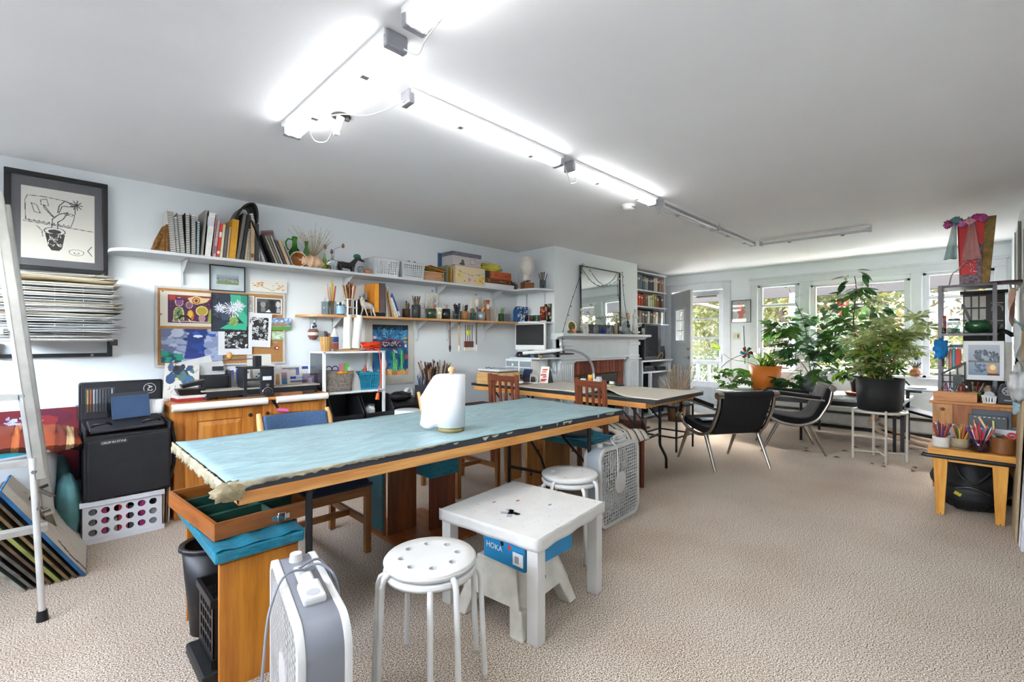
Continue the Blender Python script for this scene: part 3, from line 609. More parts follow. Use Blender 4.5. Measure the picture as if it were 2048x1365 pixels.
bw = T('brown_bowl','amber brown bowl with white rim standing on its edge before the green jug','bowl',(1.545,4.19,1.893+.065),(90,0,-20))
P(bw,'bowl',B().lathe([(.02,-.03),(.05,-.02),(.066,.02),(.062,.02),(.045,-.014),(0,-.022)],28),M('#8c4f1c',.2,coat=.4,var=.3))
P(bw,'rim',B().lathe([(.067,.018),(.067,.024),(.061,.024),(.061,.018)],28,cap=False),M('#e2ddd2',.3))
# --- glass and curiosities
GG = M('#3f9a12',.06,trans=.85,var=.05); GG2 = M('#7cba6a',.08,trans=.85,var=.1); CG = M('#e3eef0',.04,trans=.95,var=0)
gj = T('glass_jug','bright green glass jug with a loop handle on the upper shelf','jug',(1.55,4.29,1.893))
P(gj,'body',B().lathe([(.0,0),(.055,.0),(.075,.02),(.08,.06),(.068,.11),(.04,.16),(.022,.19),(.018,.25),(.024,.262),(.024,.278),(.019,.278),(.019,.266)],28),GG)
P(gj,'handle',B().tube([(-.018,0,.25),(-.055,0,.255),(-.075,0,.225),(-.07,0,.18),(-.05,0,.155)],.007),GG)
gb = T('glass_bottle','slim embossed green bottle right of the green jug','bottle',(1.655,4.3,1.893))
P(gb,'bottle',B().lathe([(.0,0),(.03,0),(.034,.01),(.034,.07),(.022,.10),(.027,.13),(.027,.16),(.013,.20),(.012,.235),(.017,.24),(.017,.255)],20),GG2)
def dried(t,pts,mat='#8b7346',r=.0016):
    for p in pts: P(t,'stem',B().tube(p,r,n=5),M(mat,.8))
cf = T('glass_flask','clear conical flask holding a fan of dried grass','vase',(1.73,4.33,1.893))
P(cf,'flask',B().lathe([(.0,0),(.045,0),(.05,.01),(.018,.09),(.014,.12),(.016,.125)],20),CG)
b = B()
for k in range(46):
    a = R.uniform(-.75,.75); bb = R.uniform(-.3,.3); l = R.uniform(.2,.34); b.tube([(0,0,.05),(.015*a,.01*bb,.13),(l*math.sin(a)*.6,.1*bb,.12+l*math.cos(a)*.55),(l*math.sin(a),.16*bb,.12+l*math.cos(a)*.95)],.0011,n=4)
    b.sph((l*math.sin(a)*.75,.12*bb,.12+l*math.cos(a)*.72),R.choice((.003,.005)),n=6,m=4)
P(cf,'dried_grass',b,M('#b79c68',.8,var=.3),kind='stuff')
def bud(par,p0,p1,p2,c_='#8a6a4c'):
    P(par,'stem',B().tube([p0,p1,p2],.002,n=5),M('#8b7a50',.8)); P(par,'seed_pod',B().sph(p2,(.014,.014,.018),n=12,m=8).cyl((p2[0],p2[1],p2[2]+.014),(p2[0],p2[1],p2[2]+.022),.006,.011),M(c_,.8,var=.3))
b1 = T('bud_vase','small green glass bud vase with a dried poppy head','vase',(1.775,4.19,1.893)); P(b1,'vase',B().lathe([(.0,0),(.02,0),(.022,.04),(.012,.06),(.02,.085),(.01,.11),(.007,.14),(.01,.145)],18),M('#9fd44c',.08,trans=.8))
bud(b1,(0,0,.05),(.0,0,.16),(.006,0,.205))
b2 = T('square_bottle','clear square glass bottle with two dried poppy heads','bottle',(1.862,4.22,1.893)); P(b2,'bottle',B().box(-.038,.038,-.03,.03,0,.10).cyl((0,0,.10),(0,0,.15),.014,.012),CG,bev=.008)
bud(b2,(0,0,.1),(-.005,0,.15),(-.008,0,.175),'#6e5550'); bud(b2,(0,0,.1),(.02,0,.21),(.10,0,.245))
S('clear_jar','low clear glass jar behind the green bud vase','jar',B().lathe([(0,0),(.035,0),(.04,.01),(.04,.09),(.03,.1),(.028,.11)],20),CG,(1.80,4.36,1.893))
S('amber_jar','small amber jar between the bud vase and the square bottle','jar',B().lathe([(0,0),(.022,0),(.024,.01),(.024,.045),(.02,.05)],16),M('#a8632a',.15,trans=.5),(1.815,4.21,1.893))
def shellf(q): a = math.atan2(q[1],q[0]); return 1+.25*math.sin(a*9)*(1-abs(q[2]))+.12*math.sin(q[0]*14)
S('conch_shell','large peach conch shell on the upper shelf','shell',B().sph((0,0,0),(.095,.06,.055),36,18,shellf).cyl((.06,0,-.01),(.11,-.01,-.02),.03,.004),M('#d9b493',.6,var=.25,bump=.3),(1.67,4.19,1.893+.056),(8,6,10))
dg = T('dog_figurine','black dachshund figurine wearing a green cap on the upper shelf','figurine',(2.0,4.22,1.893)); dg.scale = (1,1,.85); DM = M('#2a2a2c',.5,var=.3)
P(dg,'body',B().tube([(-.09,0,.09),(-.05,0,.085),(.02,0,.08),(.06,0,.10)],[.024,.034,.034,.034],n=14).tube([(.05,0,.1),(.085,0,.15),(.1,0,.17)],[.028,.02,.02],n=12).sph((.11,0,.172),(.034,.022,.022)).tube([(.12,0,.168),(.16,0,.15),(.172,0,.148)],[.016,.012,.009],n=10)
  .tube([(-.11,0,.1),(-.14,0,.13),(-.16,0,.135)],[.008,.005,.003],n=6),DM)
for x,y in ((-.07,.02),(-.07,-.02),(.05,.02),(.05,-.02)): P(dg,'leg',B().tube([(x,y,.08),(x+.004,y,.03),(x,y,.008)],[.016,.01,.01]).sph((x+.008,y,.008),(.016,.01,.008)),DM)
for y in (.02,-.02): P(dg,'ear',B().sph((.098,y,.165),(.012,.005,.022)),DM)
P(dg,'cap',B().sph((.1,0,.196),(.036,.03,.026)).cyl((.1,0,.185),(.1,0,.19),.034),M('#1f6a58',.8,var=.3,sc=60,bump=.5))
S('wire_ball','silvery openwork wire ball beside the dog figurine','ornament',(lambda b: [b.tube([(.034*math.cos(t)*math.cos(p)-.034*0*math.sin(p),.034*math.cos(t)*math.sin(p),.034*math.sin(t)) for t in np.linspace(0,2*PI,17)[:-1]],.0016,n=4,closed=True) for p in np.linspace(0,PI,8)[:-1]] and b)(B().tube([(.034*math.cos(t),.034*math.sin(t),0) for t in np.linspace(0,2*PI,17)[:-1]],.0016,n=4,closed=True)),STEEL,(2.12,4.18,1.893+.037),kind='stuff')
S('small_shell','little orange seashell right of the wire ball','shell',B().sph((0,0,0),(.034,.024,.022),20,12,shellf),M('#c9774f',.5,var=.3),(2.185,4.17,1.893+.023))
S('rolled_paper','short roll of white paper lying behind the dog figurine','paper roll',B().cyl((-.06,0,0),(.06,0,.0),.02,n=20),PAPER,(2.0,4.34,1.893+.022))
def basket(t,w,d,h,m,cols,rows,taper=.9,hole=.0,th=.003,name='basket_wall'):
    """slatted plastic basket: solid rim and base, lattice of bars"""
    def q(x,y,z): k = taper+(1-taper)*z/h; return (x*k,y*k,z)
    def bar(b,x0,y0,z0,x1,y1,z1,nx,ny):
        lo = [q(x0,y0,z0),q(x1,y1,z0)]; hi = [q(x0,y0,z1),q(x1,y1,z1)]
        b.hull8([lo[0],lo[1],(lo[1][0]-nx*th,lo[1][1]-ny*th,z0),(lo[0][0]-nx*th,lo[0][1]-ny*th,z0)],[hi[0],hi[1],(hi[1][0]-nx*th,hi[1][1]-ny*th,z1),(hi[0][0]-nx*th,hi[0][1]-ny*th,z1)])
    b = B(); zs0,zs1 = h*.12,h*.86
    for (ax,ay,bx,by,nx,ny,n) in ((-w/2,-d/2,w/2,-d/2,0,-1,cols),(w/2,d/2,-w/2,d/2,0,1,cols),(-w/2,d/2,-w/2,-d/2,-1,0,max(2,int(cols*d/w))),(w/2,-d/2,w/2,d/2,1,0,max(2,int(cols*d/w)))):
        bar(b,ax,ay,0,bx,by,zs0,nx,ny); bar(b,ax,ay,zs1,bx,by,h,nx,ny)
        for i in range(n+1):
            a0 = max(0,(i-.27)/n); a1 = min(1,(i+.27)/n)
            if i == 0: a0,a1 = 0,.6/n
            if i == n: a0,a1 = 1-.6/n,1
            bar(b,ax+(bx-ax)*a0,ay+(by-ay)*a0,zs0,ax+(bx-ax)*a1,ay+(by-ay)*a1,zs1,nx,ny)
        for j in range(1,rows): z = zs0+(zs1-zs0)*j/rows; e = (zs1-zs0)/rows*.24; bar(b,ax,ay,z-e,bx,by,z+e,nx,ny)
    b.box(-w/2*taper,w/2*taper,-d/2*taper,d/2*taper,0,th)
    P(t,name,b,m)
    P(t,'rim',B().tube([(-w/2,-d/2,h),(w/2,-d/2,h),(w/2,d/2,h),(-w/2,d/2,h)],.0045,n=6,closed=True),m)
PB = M('#d6d9de',.4,var=.03)
k1 = T('plastic_basket','white perforated plastic basket, left of the two on the upper shelf','basket',(2.375,4.25,1.893)); basket(k1,.29,.22,.17,PB,11,6)
k2 = T('plastic_basket','white perforated basket heaped with cloth, right of the two on the upper shelf','basket',(2.68,4.25,1.893)); basket(k2,.28,.22,.165,PB,11,6)
def lump(f=.25,s=7,seed=1):
    p = [seed*1.7,seed*2.3,seed*.9]
    return lambda q: 1+f*(math.sin(q[0]*s+p[0])*math.sin(q[1]*s+p[1])+.6*math.sin(q[2]*s*1.4+p[2]))
for x,y,z,r,c_,tx in ((2.68,4.24,.155,(.06,.06,.035),'#6d7378','crumpled grey cloth in the right white basket'),(2.755,4.25,.155,(.045,.06,.035),'#34373e','crumpled dark cloth in the right white basket'),(2.60,4.24,.155,(.03,.04,.03),'#b05a3e','crumpled rust cloth in the right white basket')):
    S('cloth_bundle',tx,'cloth',B().sph((0,0,0),r,22,14,lump(.2,8,x)),M(c_,.85,var=.2),(x,y,1.893+z))
bx = T('wooden_box','light wooden box with a brass clasp on the upper shelf','box',(2.82,4.17,1.893))
P(bx,'box_body',B().box(0,.27,0,.2,0,.085),WOOD('#a8754e','#cda07a','x',.5),bev=.003); P(bx,'lid',B().box(-.002,.272,-.002,.202,.086,.105),WOOD('#a8754e','#cda07a','x',.5),bev=.003)
P(bx,'clasp',B().box(.24,.262,-.006,0,.05,.09),BRASS)
for k,(c_,r_) in enumerate((('#6f8a2d',3),('#b5651e',-3),('#d8862a',1),('#54632b',5))):
    S('paper_folder',['olive green','rust orange','bright orange','dark green'][k]+' folder lying across the wooden box on the upper shelf','folder',B().hull8([(0,0,0),(.26,0,-.025),(.26,.2,-.025),(0,.2,0)],[(0,0,.008),(.26,0,-.017),(.26,.2,-.017),(0,.2,.008)]),M(c_,.7,var=.15),(2.80+.04*k,4.18,1.893+.132+.011*k),(0,2,r_))
for k,(c_,x_) in enumerate((('#8a8f7e',0),('#7b8a3a',.022),('#d98a25',.05))):
    S('paper_folder',['grey','olive','orange'][k]+' folder standing between the wooden box and the floral box','folder',B().box(0,.01,0,.2,0,.2-.02*k),M(c_,.7,var=.15),(3.125+x_,4.17,1.893),(0,4,0))
def banana(name,label,x,y,z,w,d,h,base,lidc,draw,lid=True):
    t = T(name,label,'box',(x,y,z)); cv = CV(110,60,base,5); draw(cv)
    P(t,'box_body',B().box(0,w,.002,d,0,h),M(base,.7,var=.05)); me = cv.mesh(w,h*.99,.001); P(t,'printed_front',me,None,loc=(0,.0005,0))
    if lidc: P(t,'lid',B().box(-.006,w+.006,-.006,d+.006,h,h+.045),M(lidc,.7,var=.35,sc=50),bev=.002)
    return t
def fl(c):
    c.noise(.04); c.blots(70,0,0,1,1,.004,.01,['#cbb88e','#e9dab5'])
    for x,y,r_,k in ((.13,.5,.08,'#e3c445'),(.18,.42,.05,'#e9d069'),(.83,.3,.09,'#e0c040'),(.93,.45,.07,'#dfbc3c'),(.78,.15,.06,'#e8cf65'),(.46,.3,.09,'#d9a6bd')):
        for a in range(0,360,60): c.ell(x+r_*.5*math.cos(rad(a)),y+r_*1.1*math.sin(rad(a)),r_*.32,r_*.6,k)
        c.ell(x,y,r_*.2,r_*.35,'#7c5a28')
    for x,y in ((.16,.72),(.55,.55),(.45,.58),(.78,.6),(.9,.2),(.3,.2),(.65,.25)): c.ell(x,y,.013,.05,'#2f2c38',30)
    c.line([(0,.86),(.15,.68),(.4,.6),(.65,.6),(.88,.66),(1,.72)],.006,'#4a4038')
banana('floral_box','cream storage box printed with yellow and pink flowers',3.24,4.16,1.893,.44,.24,.21,'#dcc9a4',None,fl)
def pr(c):
    c.noise(.08); c.blots(40,0,0,1,1,.01,.03,['#a8a0a2','#cfc8c8','#8c8487']); c.ell(.35,.45,.05,.25,'#4b4a52'); c.ell(.33,.25,.1,.12,'#3c3b42'); c.rect(.62,.3,.8,.8,'#9d8a84'); c.rect(.64,.36,.78,.75,'#cdbfb4'); c.rect(0,0,1,.08,'#55525a')
banana('printed_box','grey patterned box with lid stacked on the floral box',3.22,4.19,2.103,.42,.2,.115,'#bdb7b8','#6f6f7c',pr)
S('blue_notebook','small blue notebook behind the lid of the grey patterned box','book',B().box(0,.12,0,.012,0,.16),M('#3f6288',.6),(3.18,4.4,2.103),bev=.002)
wbx = T('white_case','white plastic case with a stripe standing at the back of the upper shelf','case',(3.70,4.32,1.893)); P(wbx,'case_body',B().box(0,.34,0,.09,0,.34),M('#dfe0de',.4,var=.03),bev=.012); P(wbx,'stripe',B().box(.05,.29,-.002,0,.2,.206),STEEL)
S('green_cloth','shiny yellow green cloth draped over the orange case','cloth',B().sph((0,0,0),(.15,.09,.06),26,16,lump(.22,6,3)),M('#c3bb4a',.25,var=.35,sc=6),(3.84,4.25,1.893+.245))
def case(name,label,x,y,z,w,d,h,c_,hx=.5):
    t = T(name,label,'case',(x,y,z)); P(t,'shell',B().box(0,w,0,d,0,h*.48).box(0,w,0,d,h*.52,h),M(c_,.4,var=.1),bev=.006); P(t,'seam',B().box(.002,w-.002,.002,d-.002,h*.47,h*.53),BLACK)
    P(t,'handle',B().tube([(w*hx-.05,0,h*.5),(w*hx-.045,-.02,h*.45),(w*hx+.045,-.02,h*.45),(w*hx+.05,0,h*.5)],.005),CHROME)
    for u in (.12,.88): P(t,'clasp',B().box(w*u-.012,w*u+.012,-.005,0,h*.3,h*.75),BRASS)
S('white_box','flat white box at the bottom of the case stack on the upper shelf','box',B().box(0,.5,0,.22,0,.055),M('#e1e2e4',.5,var=.03),(3.68,4.17,1.893),bev=.004)
case('brown_case','flat reddish brown carrying case between the white box and the orange case',3.70,4.17,1.949,.45,.2,.058,'#6d3a24',.6)
case('orange_case','orange carrying case with chrome handle near the plaster head',3.78,4.18,2.008,.36,.19,.09,'#c2562c',.5)
S('black_case','black box wedged left of the orange case','box',B().box(0,.075,0,.19,0,.085),BLACK,(3.70,4.18,2.008),bev=.003)
cm = T('camera','old folding camera at the right end of the case stack','camera',(4.20,4.2,1.893)); P(cm,'camera_body',B().box(-.0,.07,0,.05,0,.085),M('#4b423b',.5,var=.3),bev=.006); P(cm,'lens',B().cyl((.035,0,.045),(.035,-.03,.045),.025,.02,18),STEEL); P(cm,'viewfinder',B().box(.01,.05,.01,.04,.085,.105),STEEL)
# plaster head
hd = T('plaster_bust','white plaster head with curly hair on a wooden block','sculpture',(4.22,3.98,1.893),-12); PL = M('#dcd8d0',.75,var=.06)
P(hd,'plinth',B().box(-.07,.07,-.05,.05,0,.08),WOOD('#6a3a22','#8f5836','x'),bev=.002); P(hd,'peg',B().cyl((0,0,.08),(0,0,.10),.012),BLACK)
def face(q):   # front is -y
    k = 1.0
    if q[1] < 0:
        k += .10*math.exp(-(q[0]/.12)**2-((q[2]+.02)/.16)**2)          # nose
        for sx in (-1,1): k -= .05*math.exp(-((q[0]-sx*.32)/.16)**2-((q[2]-.12)/.09)**2)   # eye sockets
        for sx in (-1,1): k += .025*math.exp(-((q[0]-sx*.32)/.09)**2-((q[2]-.12)/.05)**2)
        k += .04*math.exp(-(q[0]/.2)**2-((q[2]+.42)/.05)**2)-.03*math.exp(-(q[0]/.2)**2-((q[2]+.34)/.03)**2)+.05*math.exp(-(q[0]/.2)**2-((q[2]+.72)/.12)**2)
    return k
hb_ = B().sph((0,0,.265),(.082,.092,.125),48,36,lambda q: face(q)*(1-.18*max(0,-q[2])**1.5)).tube([(0,.015,.19),(0,.02,.13),(0,.015,.10)],[.052,.045,.052],n=20)
P(hd,'face',hb_,PL)
b = B()
for k in range(110):
    a = R.uniform(0,2*PI); e = R.uniform(.15,1.2) if math.sin(a) > -.3 else R.uniform(.62,1.3); b.sph((.085*math.cos(a)*math.cos(e),.01+.095*math.sin(a)*math.cos(e),.275+.122*math.sin(e)),R.uniform(.012,.018),n=8,m=6)
P(hd,'hair',b,PL,kind='stuff')
for sx in (-1,1): P(hd,'ear',B().sph((sx*.081,.012,.265),(.01,.016,.026)),PL)
def cup_of(name,label,cat,loc,body,sticks,group):
    """body(t) builds the cup; sticks: list of (kind, label, n, length, r, colours, spread)"""
    t = T(name,label,cat,loc); rr,h = body(t)
    for kind,lb,n,ln,r,cols,spread,tip in sticks:
        prot = {}
        for k in range(n):
            c_ = cols[k % len(cols)]; ln2 = ln*R.uniform(.82,1.08)
            if c_ not in prot:
                b = B(); m = M(c_,.45,var=.1)
                if tip == 'brush': b.cyl((0,0,0),(0,0,ln*.8),r*.6,r,6).cyl((0,0,ln*.8),(0,0,ln*.88),r*1.15,r*1.3,6).sph((0,0,ln*.93),(r*1.9,r*1.2,ln*.07),6,4)
                elif tip == 'pencil': b.cyl((0,0,0),(0,0,ln*.93),r,r,6).cyl((0,0,ln*.93),(0,0,ln),r,r*.15,6)
                elif tip == 'marker': b.cyl((0,0,0),(0,0,ln*.62),r,r,8).cyl((0,0,ln*.62),(0,0,ln),r*1.2,r*1.1,8)
                elif tip == 'blade': b.cyl((0,0,0),(0,0,ln*.6),r,r,6).box(-r*2,r*2,-r*.3,r*.3,ln*.6,ln)
                else: b.cyl((0,0,0),(0,0,ln),r,r,6)
                me = b.mesh(kind); me.materials.append(m); prot[c_] = me
            a = R.uniform(0,2*PI); q = R.uniform(.2,.8)*rr; x,y = q*math.cos(a),q*math.sin(a); tl = rad(spread)*R.uniform(.3,1)
            o = D.objects.new(kind,prot[c_]); SC.collection.objects.link(o)
            d = Vector((math.cos(a)*math.sin(tl),math.sin(a)*math.sin(tl),math.cos(tl))); o.rotation_euler = d.to_track_quat('Z','Y').to_euler()
            o.scale = (1,1,ln2/ln); bx_ = max(-.9*rr,min(.9*rr,x*.3)); by_ = max(-.9*rr,min(.9*rr,y*.3)); o.location = (loc[0]+bx_*.5,loc[1]+by_*.5,loc[2]+.008)
            o['label'] = lb; o['category'] = {'paintbrush': 'brush','pencil': 'pencil','marker': 'marker','tool': 'tool','ruler': 'ruler','pen': 'pen'}.get(kind,kind); o['group'] = group
    return t
def cyl_cup(r,h,mat,r2=None,th=.003,band=None,handle=None):
    def f(t):
        q = r2 or r; P(t,'cup',B().lathe([(0,0),(q,0),(r,h),(r-th,h),(q-th,.004),(0,.004)],22),mat)
        if band: P(t,'band',B().lathe([(r+.001,h*band[0]),(r+.001,h*band[1])],22,cap=False),M(band[2],.5))
        if handle: P(t,'handle',B().tube([(-r*.96*handle,0,h*.85),(-(r+.025)*handle,0,h*.78),(-(r+.028)*handle,0,h*.4),(-r*.96*handle,0,h*.22)],.005),mat)
        return r-th,h
    return f
BR = ['#5a3420','#8c6a3c','#2f2a26','#a98a5a']; 
cup_of('glass_jar','clear jar of silvery sculpting tools at the right end of the upper shelf','jar',(4.34,3.83,1.893),cyl_cup(.042,.11,GLASS('#dfe6e8',.05)),[('tool','metal sculpting tool in the jar beside the plaster head',13,.2,.004,['#6f6a68','#8e8a86','#4a4442'],20,'blade')],'sculpting tools beside the plaster head')
# ================================================================ LOWER SHELF, WALL PICTURES
ZL = 1.49
CL = GLASS('#e8eef0',.05)
cup_of('clear_cup','clear cup holding wire tools at the left end of the pine shelf','cup',(1.795,4.22,ZL),cyl_cup(.035,.12,CL),[('tool','thin wire tool in the clear cup at the left end of the pine shelf',8,.15,.0015,['#9a9a9c','#b9b9bb'],10,'x')],'wire tools in the clear cup')
cup_of('clear_cup','clear cup holding coloured rulers beside the blue-labelled jar','cup',(1.865,4.24,ZL),cyl_cup(.036,.13,CL),[('ruler','yellow ruler in the clear cup on the pine shelf',2,.33,.006,['#d9c64a','#cdb83c'],5,'x'),('ruler','red ruler leaning in the clear cup on the pine shelf',1,.32,.007,['#c63a34'],14,'x'),('ruler','pink and beige ruler in the clear cup on the pine shelf',3,.3,.005,['#d9917c','#9d8f86','#cbb8a6'],18,'x')],'rulers on the pine shelf')
cup_of('glass_jar','short jar with a light blue label on the pine shelf','jar',(1.925,4.19,ZL),cyl_cup(.038,.10,CL,band=(.1,.85,'#8fb0cc')),[('clip','black and white clip in the blue-labelled jar',5,.11,.009,['#1f1f22','#e6e6e6'],20,'x')],'clips in the blue-labelled jar')
def wirecup(t):
    m = M('#cfd0cf',.3,metal=.4)
    for z in (.004,.075,.15): P(t,'ring',B().tube([(.068*math.cos(a),.068*math.sin(a),z) for a in np.linspace(0,2*PI,25)[:-1]],.005 if z else .003,n=6,closed=True),m)
    for a in np.linspace(0,2*PI,9)[:-1]: P(t,'upright',B().box(.062,.068,-.006,.006,0,.15).at(),m,rz=math.degrees(a))
    P(t,'base',B().cyl((0,0,0),(0,0,.004),.066,n=24),m); return .06,.15
cup_of('metal_brush_holder','round openwork metal holder packed with brushes on the pine shelf','holder',(2.03,4.22,ZL),wirecup,[('paintbrush','paintbrush in the round openwork metal holder',26,.3,.0045,['#5a3420','#2f2a26','#c9a86a','#b04a1e','#e3ddd2','#d8762a','#3f5a4a'],14,'brush')],'brushes in the openwork metal holder')
hs_ = T('horse_figurine','grey mottled foal figurine with bent neck on the pine shelf','figurine',(2.19,4.20,ZL)); HM = M('#b9b3ac',.6,var=.3,sc=30)
P(hs_,'body',B().tube([(-.045,0,.10),(-.02,0,.105),(.03,0,.10),(.055,0,.09)],[.026,.034,.032,.026],n=14).tube([(-.04,0,.11),(-.06,0,.15),(-.055,0,.17)],[.022,.015,.014]).tube([(-.055,0,.178),(-.045,-.01,.16),(-.03,-.015,.13)],[.018,.013,.009]).tube([(.07,0,.1),(.082,0,.07),(.084,0,.05)],[.007,.006,.003]),HM)
for x,y,s_ in ((-.03,.015,-1),(-.025,-.018,1),(.045,.016,1),(.055,-.018,1)): P(hs_,'leg',B().tube([(x,y,.09),(x+.008*s_,y,.05),(x+.02*s_,y*1.5,.004)],[.014,.008,.007]),HM)
for y in (.007,-.007): P(hs_,'ear',B().cyl((-.06,y,.185),(-.065,y,.205),.005,.001,6),HM)
P(hs_,'mane',B().box(-.075,-.055,-.004,.004,.13,.19),M('#57524e',.8),bev=.003)
fe = T('feather','large grey feather standing behind the foal figurine','feather',(2.14,4.33,ZL),(0,28,0)); P(fe,'quill',B().tube([(0,0,0),(0,0,.16),(.01,0,.34)],[.0025,.002,.001]),PAPER); P(fe,'vane',B().grid(lambda u,v: ((u-.5)*.07*math.sin(PI*(.15+v*.82))**.6+.01*v*v,.004*math.sin(u*9+v*20),.10+.24*v),10,16),M('#a3a19e',.9,var=.3,sc=40,stretch=(4,4,.6)),solid=.0015)
S('dark_box','dark brown box standing behind the foal figurine','box',B().box(0,.17,0,.08,0,.17),M('#37292a',.6,var=.2),(2.10,4.32,ZL),bev=.004)
S('black_box','low black box under the orange and purple albums','box',B().box(0,.21,0,.2,0,.04),BLACK,(2.25,4.2,ZL),bev=.004)
book(2.262,.056,.285,.2,'#cf7f22','thick orange album with gilt stripes on the pine shelf',ZL+.042,4.19,0,band=[(.02,.98,'#dd9a2e')])
book(2.322,.062,.29,.2,'#5c4f54','thick purple brown album beside the orange one',ZL+.042,4.19,0)
book(2.392,.022,.30,.2,'#a5a19a','grey spiral book right of the purple album',ZL,4.18,1,kind='spiral')
book(2.416,.014,.265,.2,'#b08a68','brown edged slanted book on the pine shelf',ZL,4.18,-7)
book(2.436,.014,.255,.19,'#6d6660','dark grey slanted book on the pine shelf',ZL,4.18,-11)
book(2.460,.018,.26,.19,'#c99e6e','tan slanted book on the pine shelf',ZL,4.18,-14)
book(2.484,.016,.255,.19,'#d6c9ac','cream slanted book on the pine shelf',ZL,4.18,-17)
book(2.508,.022,.24,.19,'#dfe0dd','white slanted book with blue top on the pine shelf',ZL,4.18,-20,band=[(.85,.97,'#2f4f9a')])
book(2.536,.022,.25,.19,'#31489a','blue and white slanted binder ending the row on the pine shelf',ZL,4.18,-23,band=[(.05,.25,'#e8e8ea')])
cup_of('dark_cup','brown cup behind the mesh pencil cup on the pine shelf','cup',(2.70,4.31,ZL),cyl_cup(.04,.1,M('#4f3d2e',.5)),[('paintbrush','paintbrush in the brown cup on the pine shelf',6,.17,.004,BR,14,'brush')],'brushes in the brown cup')
cup_of('mesh_cup','dark grey mesh pencil cup crowded with brushes','cup',(2.755,4.21,ZL),cyl_cup(.045,.14,M('#3c3e40',.5,metal=.3,var=.4,sc=120,bump=.6)),[('paintbrush','paintbrush in the dark grey mesh cup',14,.22,.004,BR+['#222024','#c9c2b2'],12,'brush')],'brushes in the dark mesh cup')
wrk = T('wire_stand','copper wire picture stand behind the green mug','stand',(2.88,4.3,ZL)); P(wrk,'frame',B().tube([(-.07,0,0),(-.07,.02,.19),(-.02,.02,.19),(-.02,0,0)],.0025,n=6).tube([(0,0,0),(0,.02,.17),(.05,.02,.17),(.06,0,0)],.0025,n=6).tube([(-.07,.02,.12),(.05,.02,.12)],.002,n=5),M('#a3705a',.4,metal=.6))
cup_of('green_mug','wide dark green mug on the pine shelf','mug',(2.935,4.2,ZL),cyl_cup(.06,.105,M('#2f4230',.25,coat=.4),.04,handle=-1),[('marker','red tipped marker in the dark green mug',7,.15,.006,['#a34a3c','#c9958a','#b8a08c'],22,'x')],'markers in the dark green mug')
cup_of('floral_mug','white mug painted with dark flowers beside the green mug','mug',(3.035,4.2,ZL),cyl_cup(.045,.12,M('#cfcab0',.3,var=.6,sc=30),.035),[('pen','white pen in the flowered mug',7,.15,.006,['#e8e5dc','#d7d2c2'],18,'x')],'pens in the flowered mug')
cup_of('black_mug','black mug with a round emblem on the pine shelf','mug',(3.13,4.2,ZL),cyl_cup(.052,.115,M('#1d1b1e',.25,coat=.4)),[('pen','pale pen in the black mug',10,.15,.006,['#cfcdc2','#b9c2a8','#8f8c88','#d9a8b5'],16,'x')],'pens in the black mug')
tg = T('pink_card','slim pink card standing between the black mug and the black-capped markers','card',(3.20,4.25,ZL)); P(tg,'card',B().box(0,.003,0,.06,0,.13),M('#c996a0',.6)); P(tg,'fold',B().box(.003,.03,.056,.06,0,.13),M('#c996a0',.6))
cup_of('clear_cup','clear cup full of white markers with black caps on the pine shelf','cup',(3.285,4.19,ZL),cyl_cup(.05,.10,CL),[('marker','white marker with black cap in the clear cup on the pine shelf',13,.17,.007,['#1c1c1e'],16,'marker')],'black-capped markers on the pine shelf')
cup_of('cork_cup','brown cork cup of black pens on the pine shelf','cup',(3.40,4.2,ZL),cyl_cup(.05,.10,M('#9a6a3c',.8,var=.35,sc=40)),[('pen','black pen in the cork cup',13,.16,.006,['#161618','#26262a','#b9b9bb'],16,'marker')],'black pens in the cork cup')
cup_of('clear_cup','clear cup of bright coloured glue pens beside the zinc bucket','cup',(3.525,4.2,ZL),cyl_cup(.04,.09,CL),[('marker','blue capped glue pen in the clear cup beside the zinc bucket',3,.13,.012,['#1d78c2'],12,'x'),('marker','green or orange glue pen in the clear cup beside the zinc bucket',4,.13,.008,['#2f8f4a','#d8762a','#c9c04a'],16,'x')],'glue pens beside the zinc bucket')
cup_of('zinc_bucket','small zinc bucket with assorted pens on the pine shelf','bucket',(3.65,4.2,ZL),cyl_cup(.058,.105,M('#9aa3a8',.35,metal=.5),.046),[('pen','assorted pen in the small zinc bucket',10,.15,.007,['#d8762a','#d9cf3c','#6b2f6a','#c9b8a6','#c63a34'],18,'marker')],'pens in the zinc bucket')
tb = T('tall_box','tall brown card box with a white window on the pine shelf','box',(3.735,4.2,ZL)); P(tb,'carton',B().box(0,.055,0,.05,0,.255),M('#a8714f',.6),bev=.002); P(tb,'window',B().box(.01,.045,-.002,0,.15,.2),PAPER); P(tb,'edge_band',B().box(0,.055,-.001,.0,.225,.25),M('#7c4a38'))
for k in range(5): S('white_card','white card leaning in the short row right of the tall brown box','card',B().box(0,.008,0,.09,0,.18),M('#d3d0c8',.6,var=.1),(3.845+.024*k,4.22,ZL),(0,-12+2*k,0),'white cards on the pine shelf',bev=.001)
cup_of('green_jar','green glass jar of brushes near the blue printed box','jar',(4.01,4.23,ZL),cyl_cup(.035,.1,M('#3d6a35',.2,trans=.4)),[('pencil','green or violet pencil in the green jar',8,.18,.004,['#7f9a4a','#4a4a86','#a9c46a','#3a5a3a'],16,'pencil')],'pencils in the green jar')
S('clear_box','low clear plastic box between the green jar and the blue printed box','box',B().box(0,.11,0,.08,0,.10),GLASS('#dfe3ea',.1),(4.06,4.23,ZL),bev=.004)
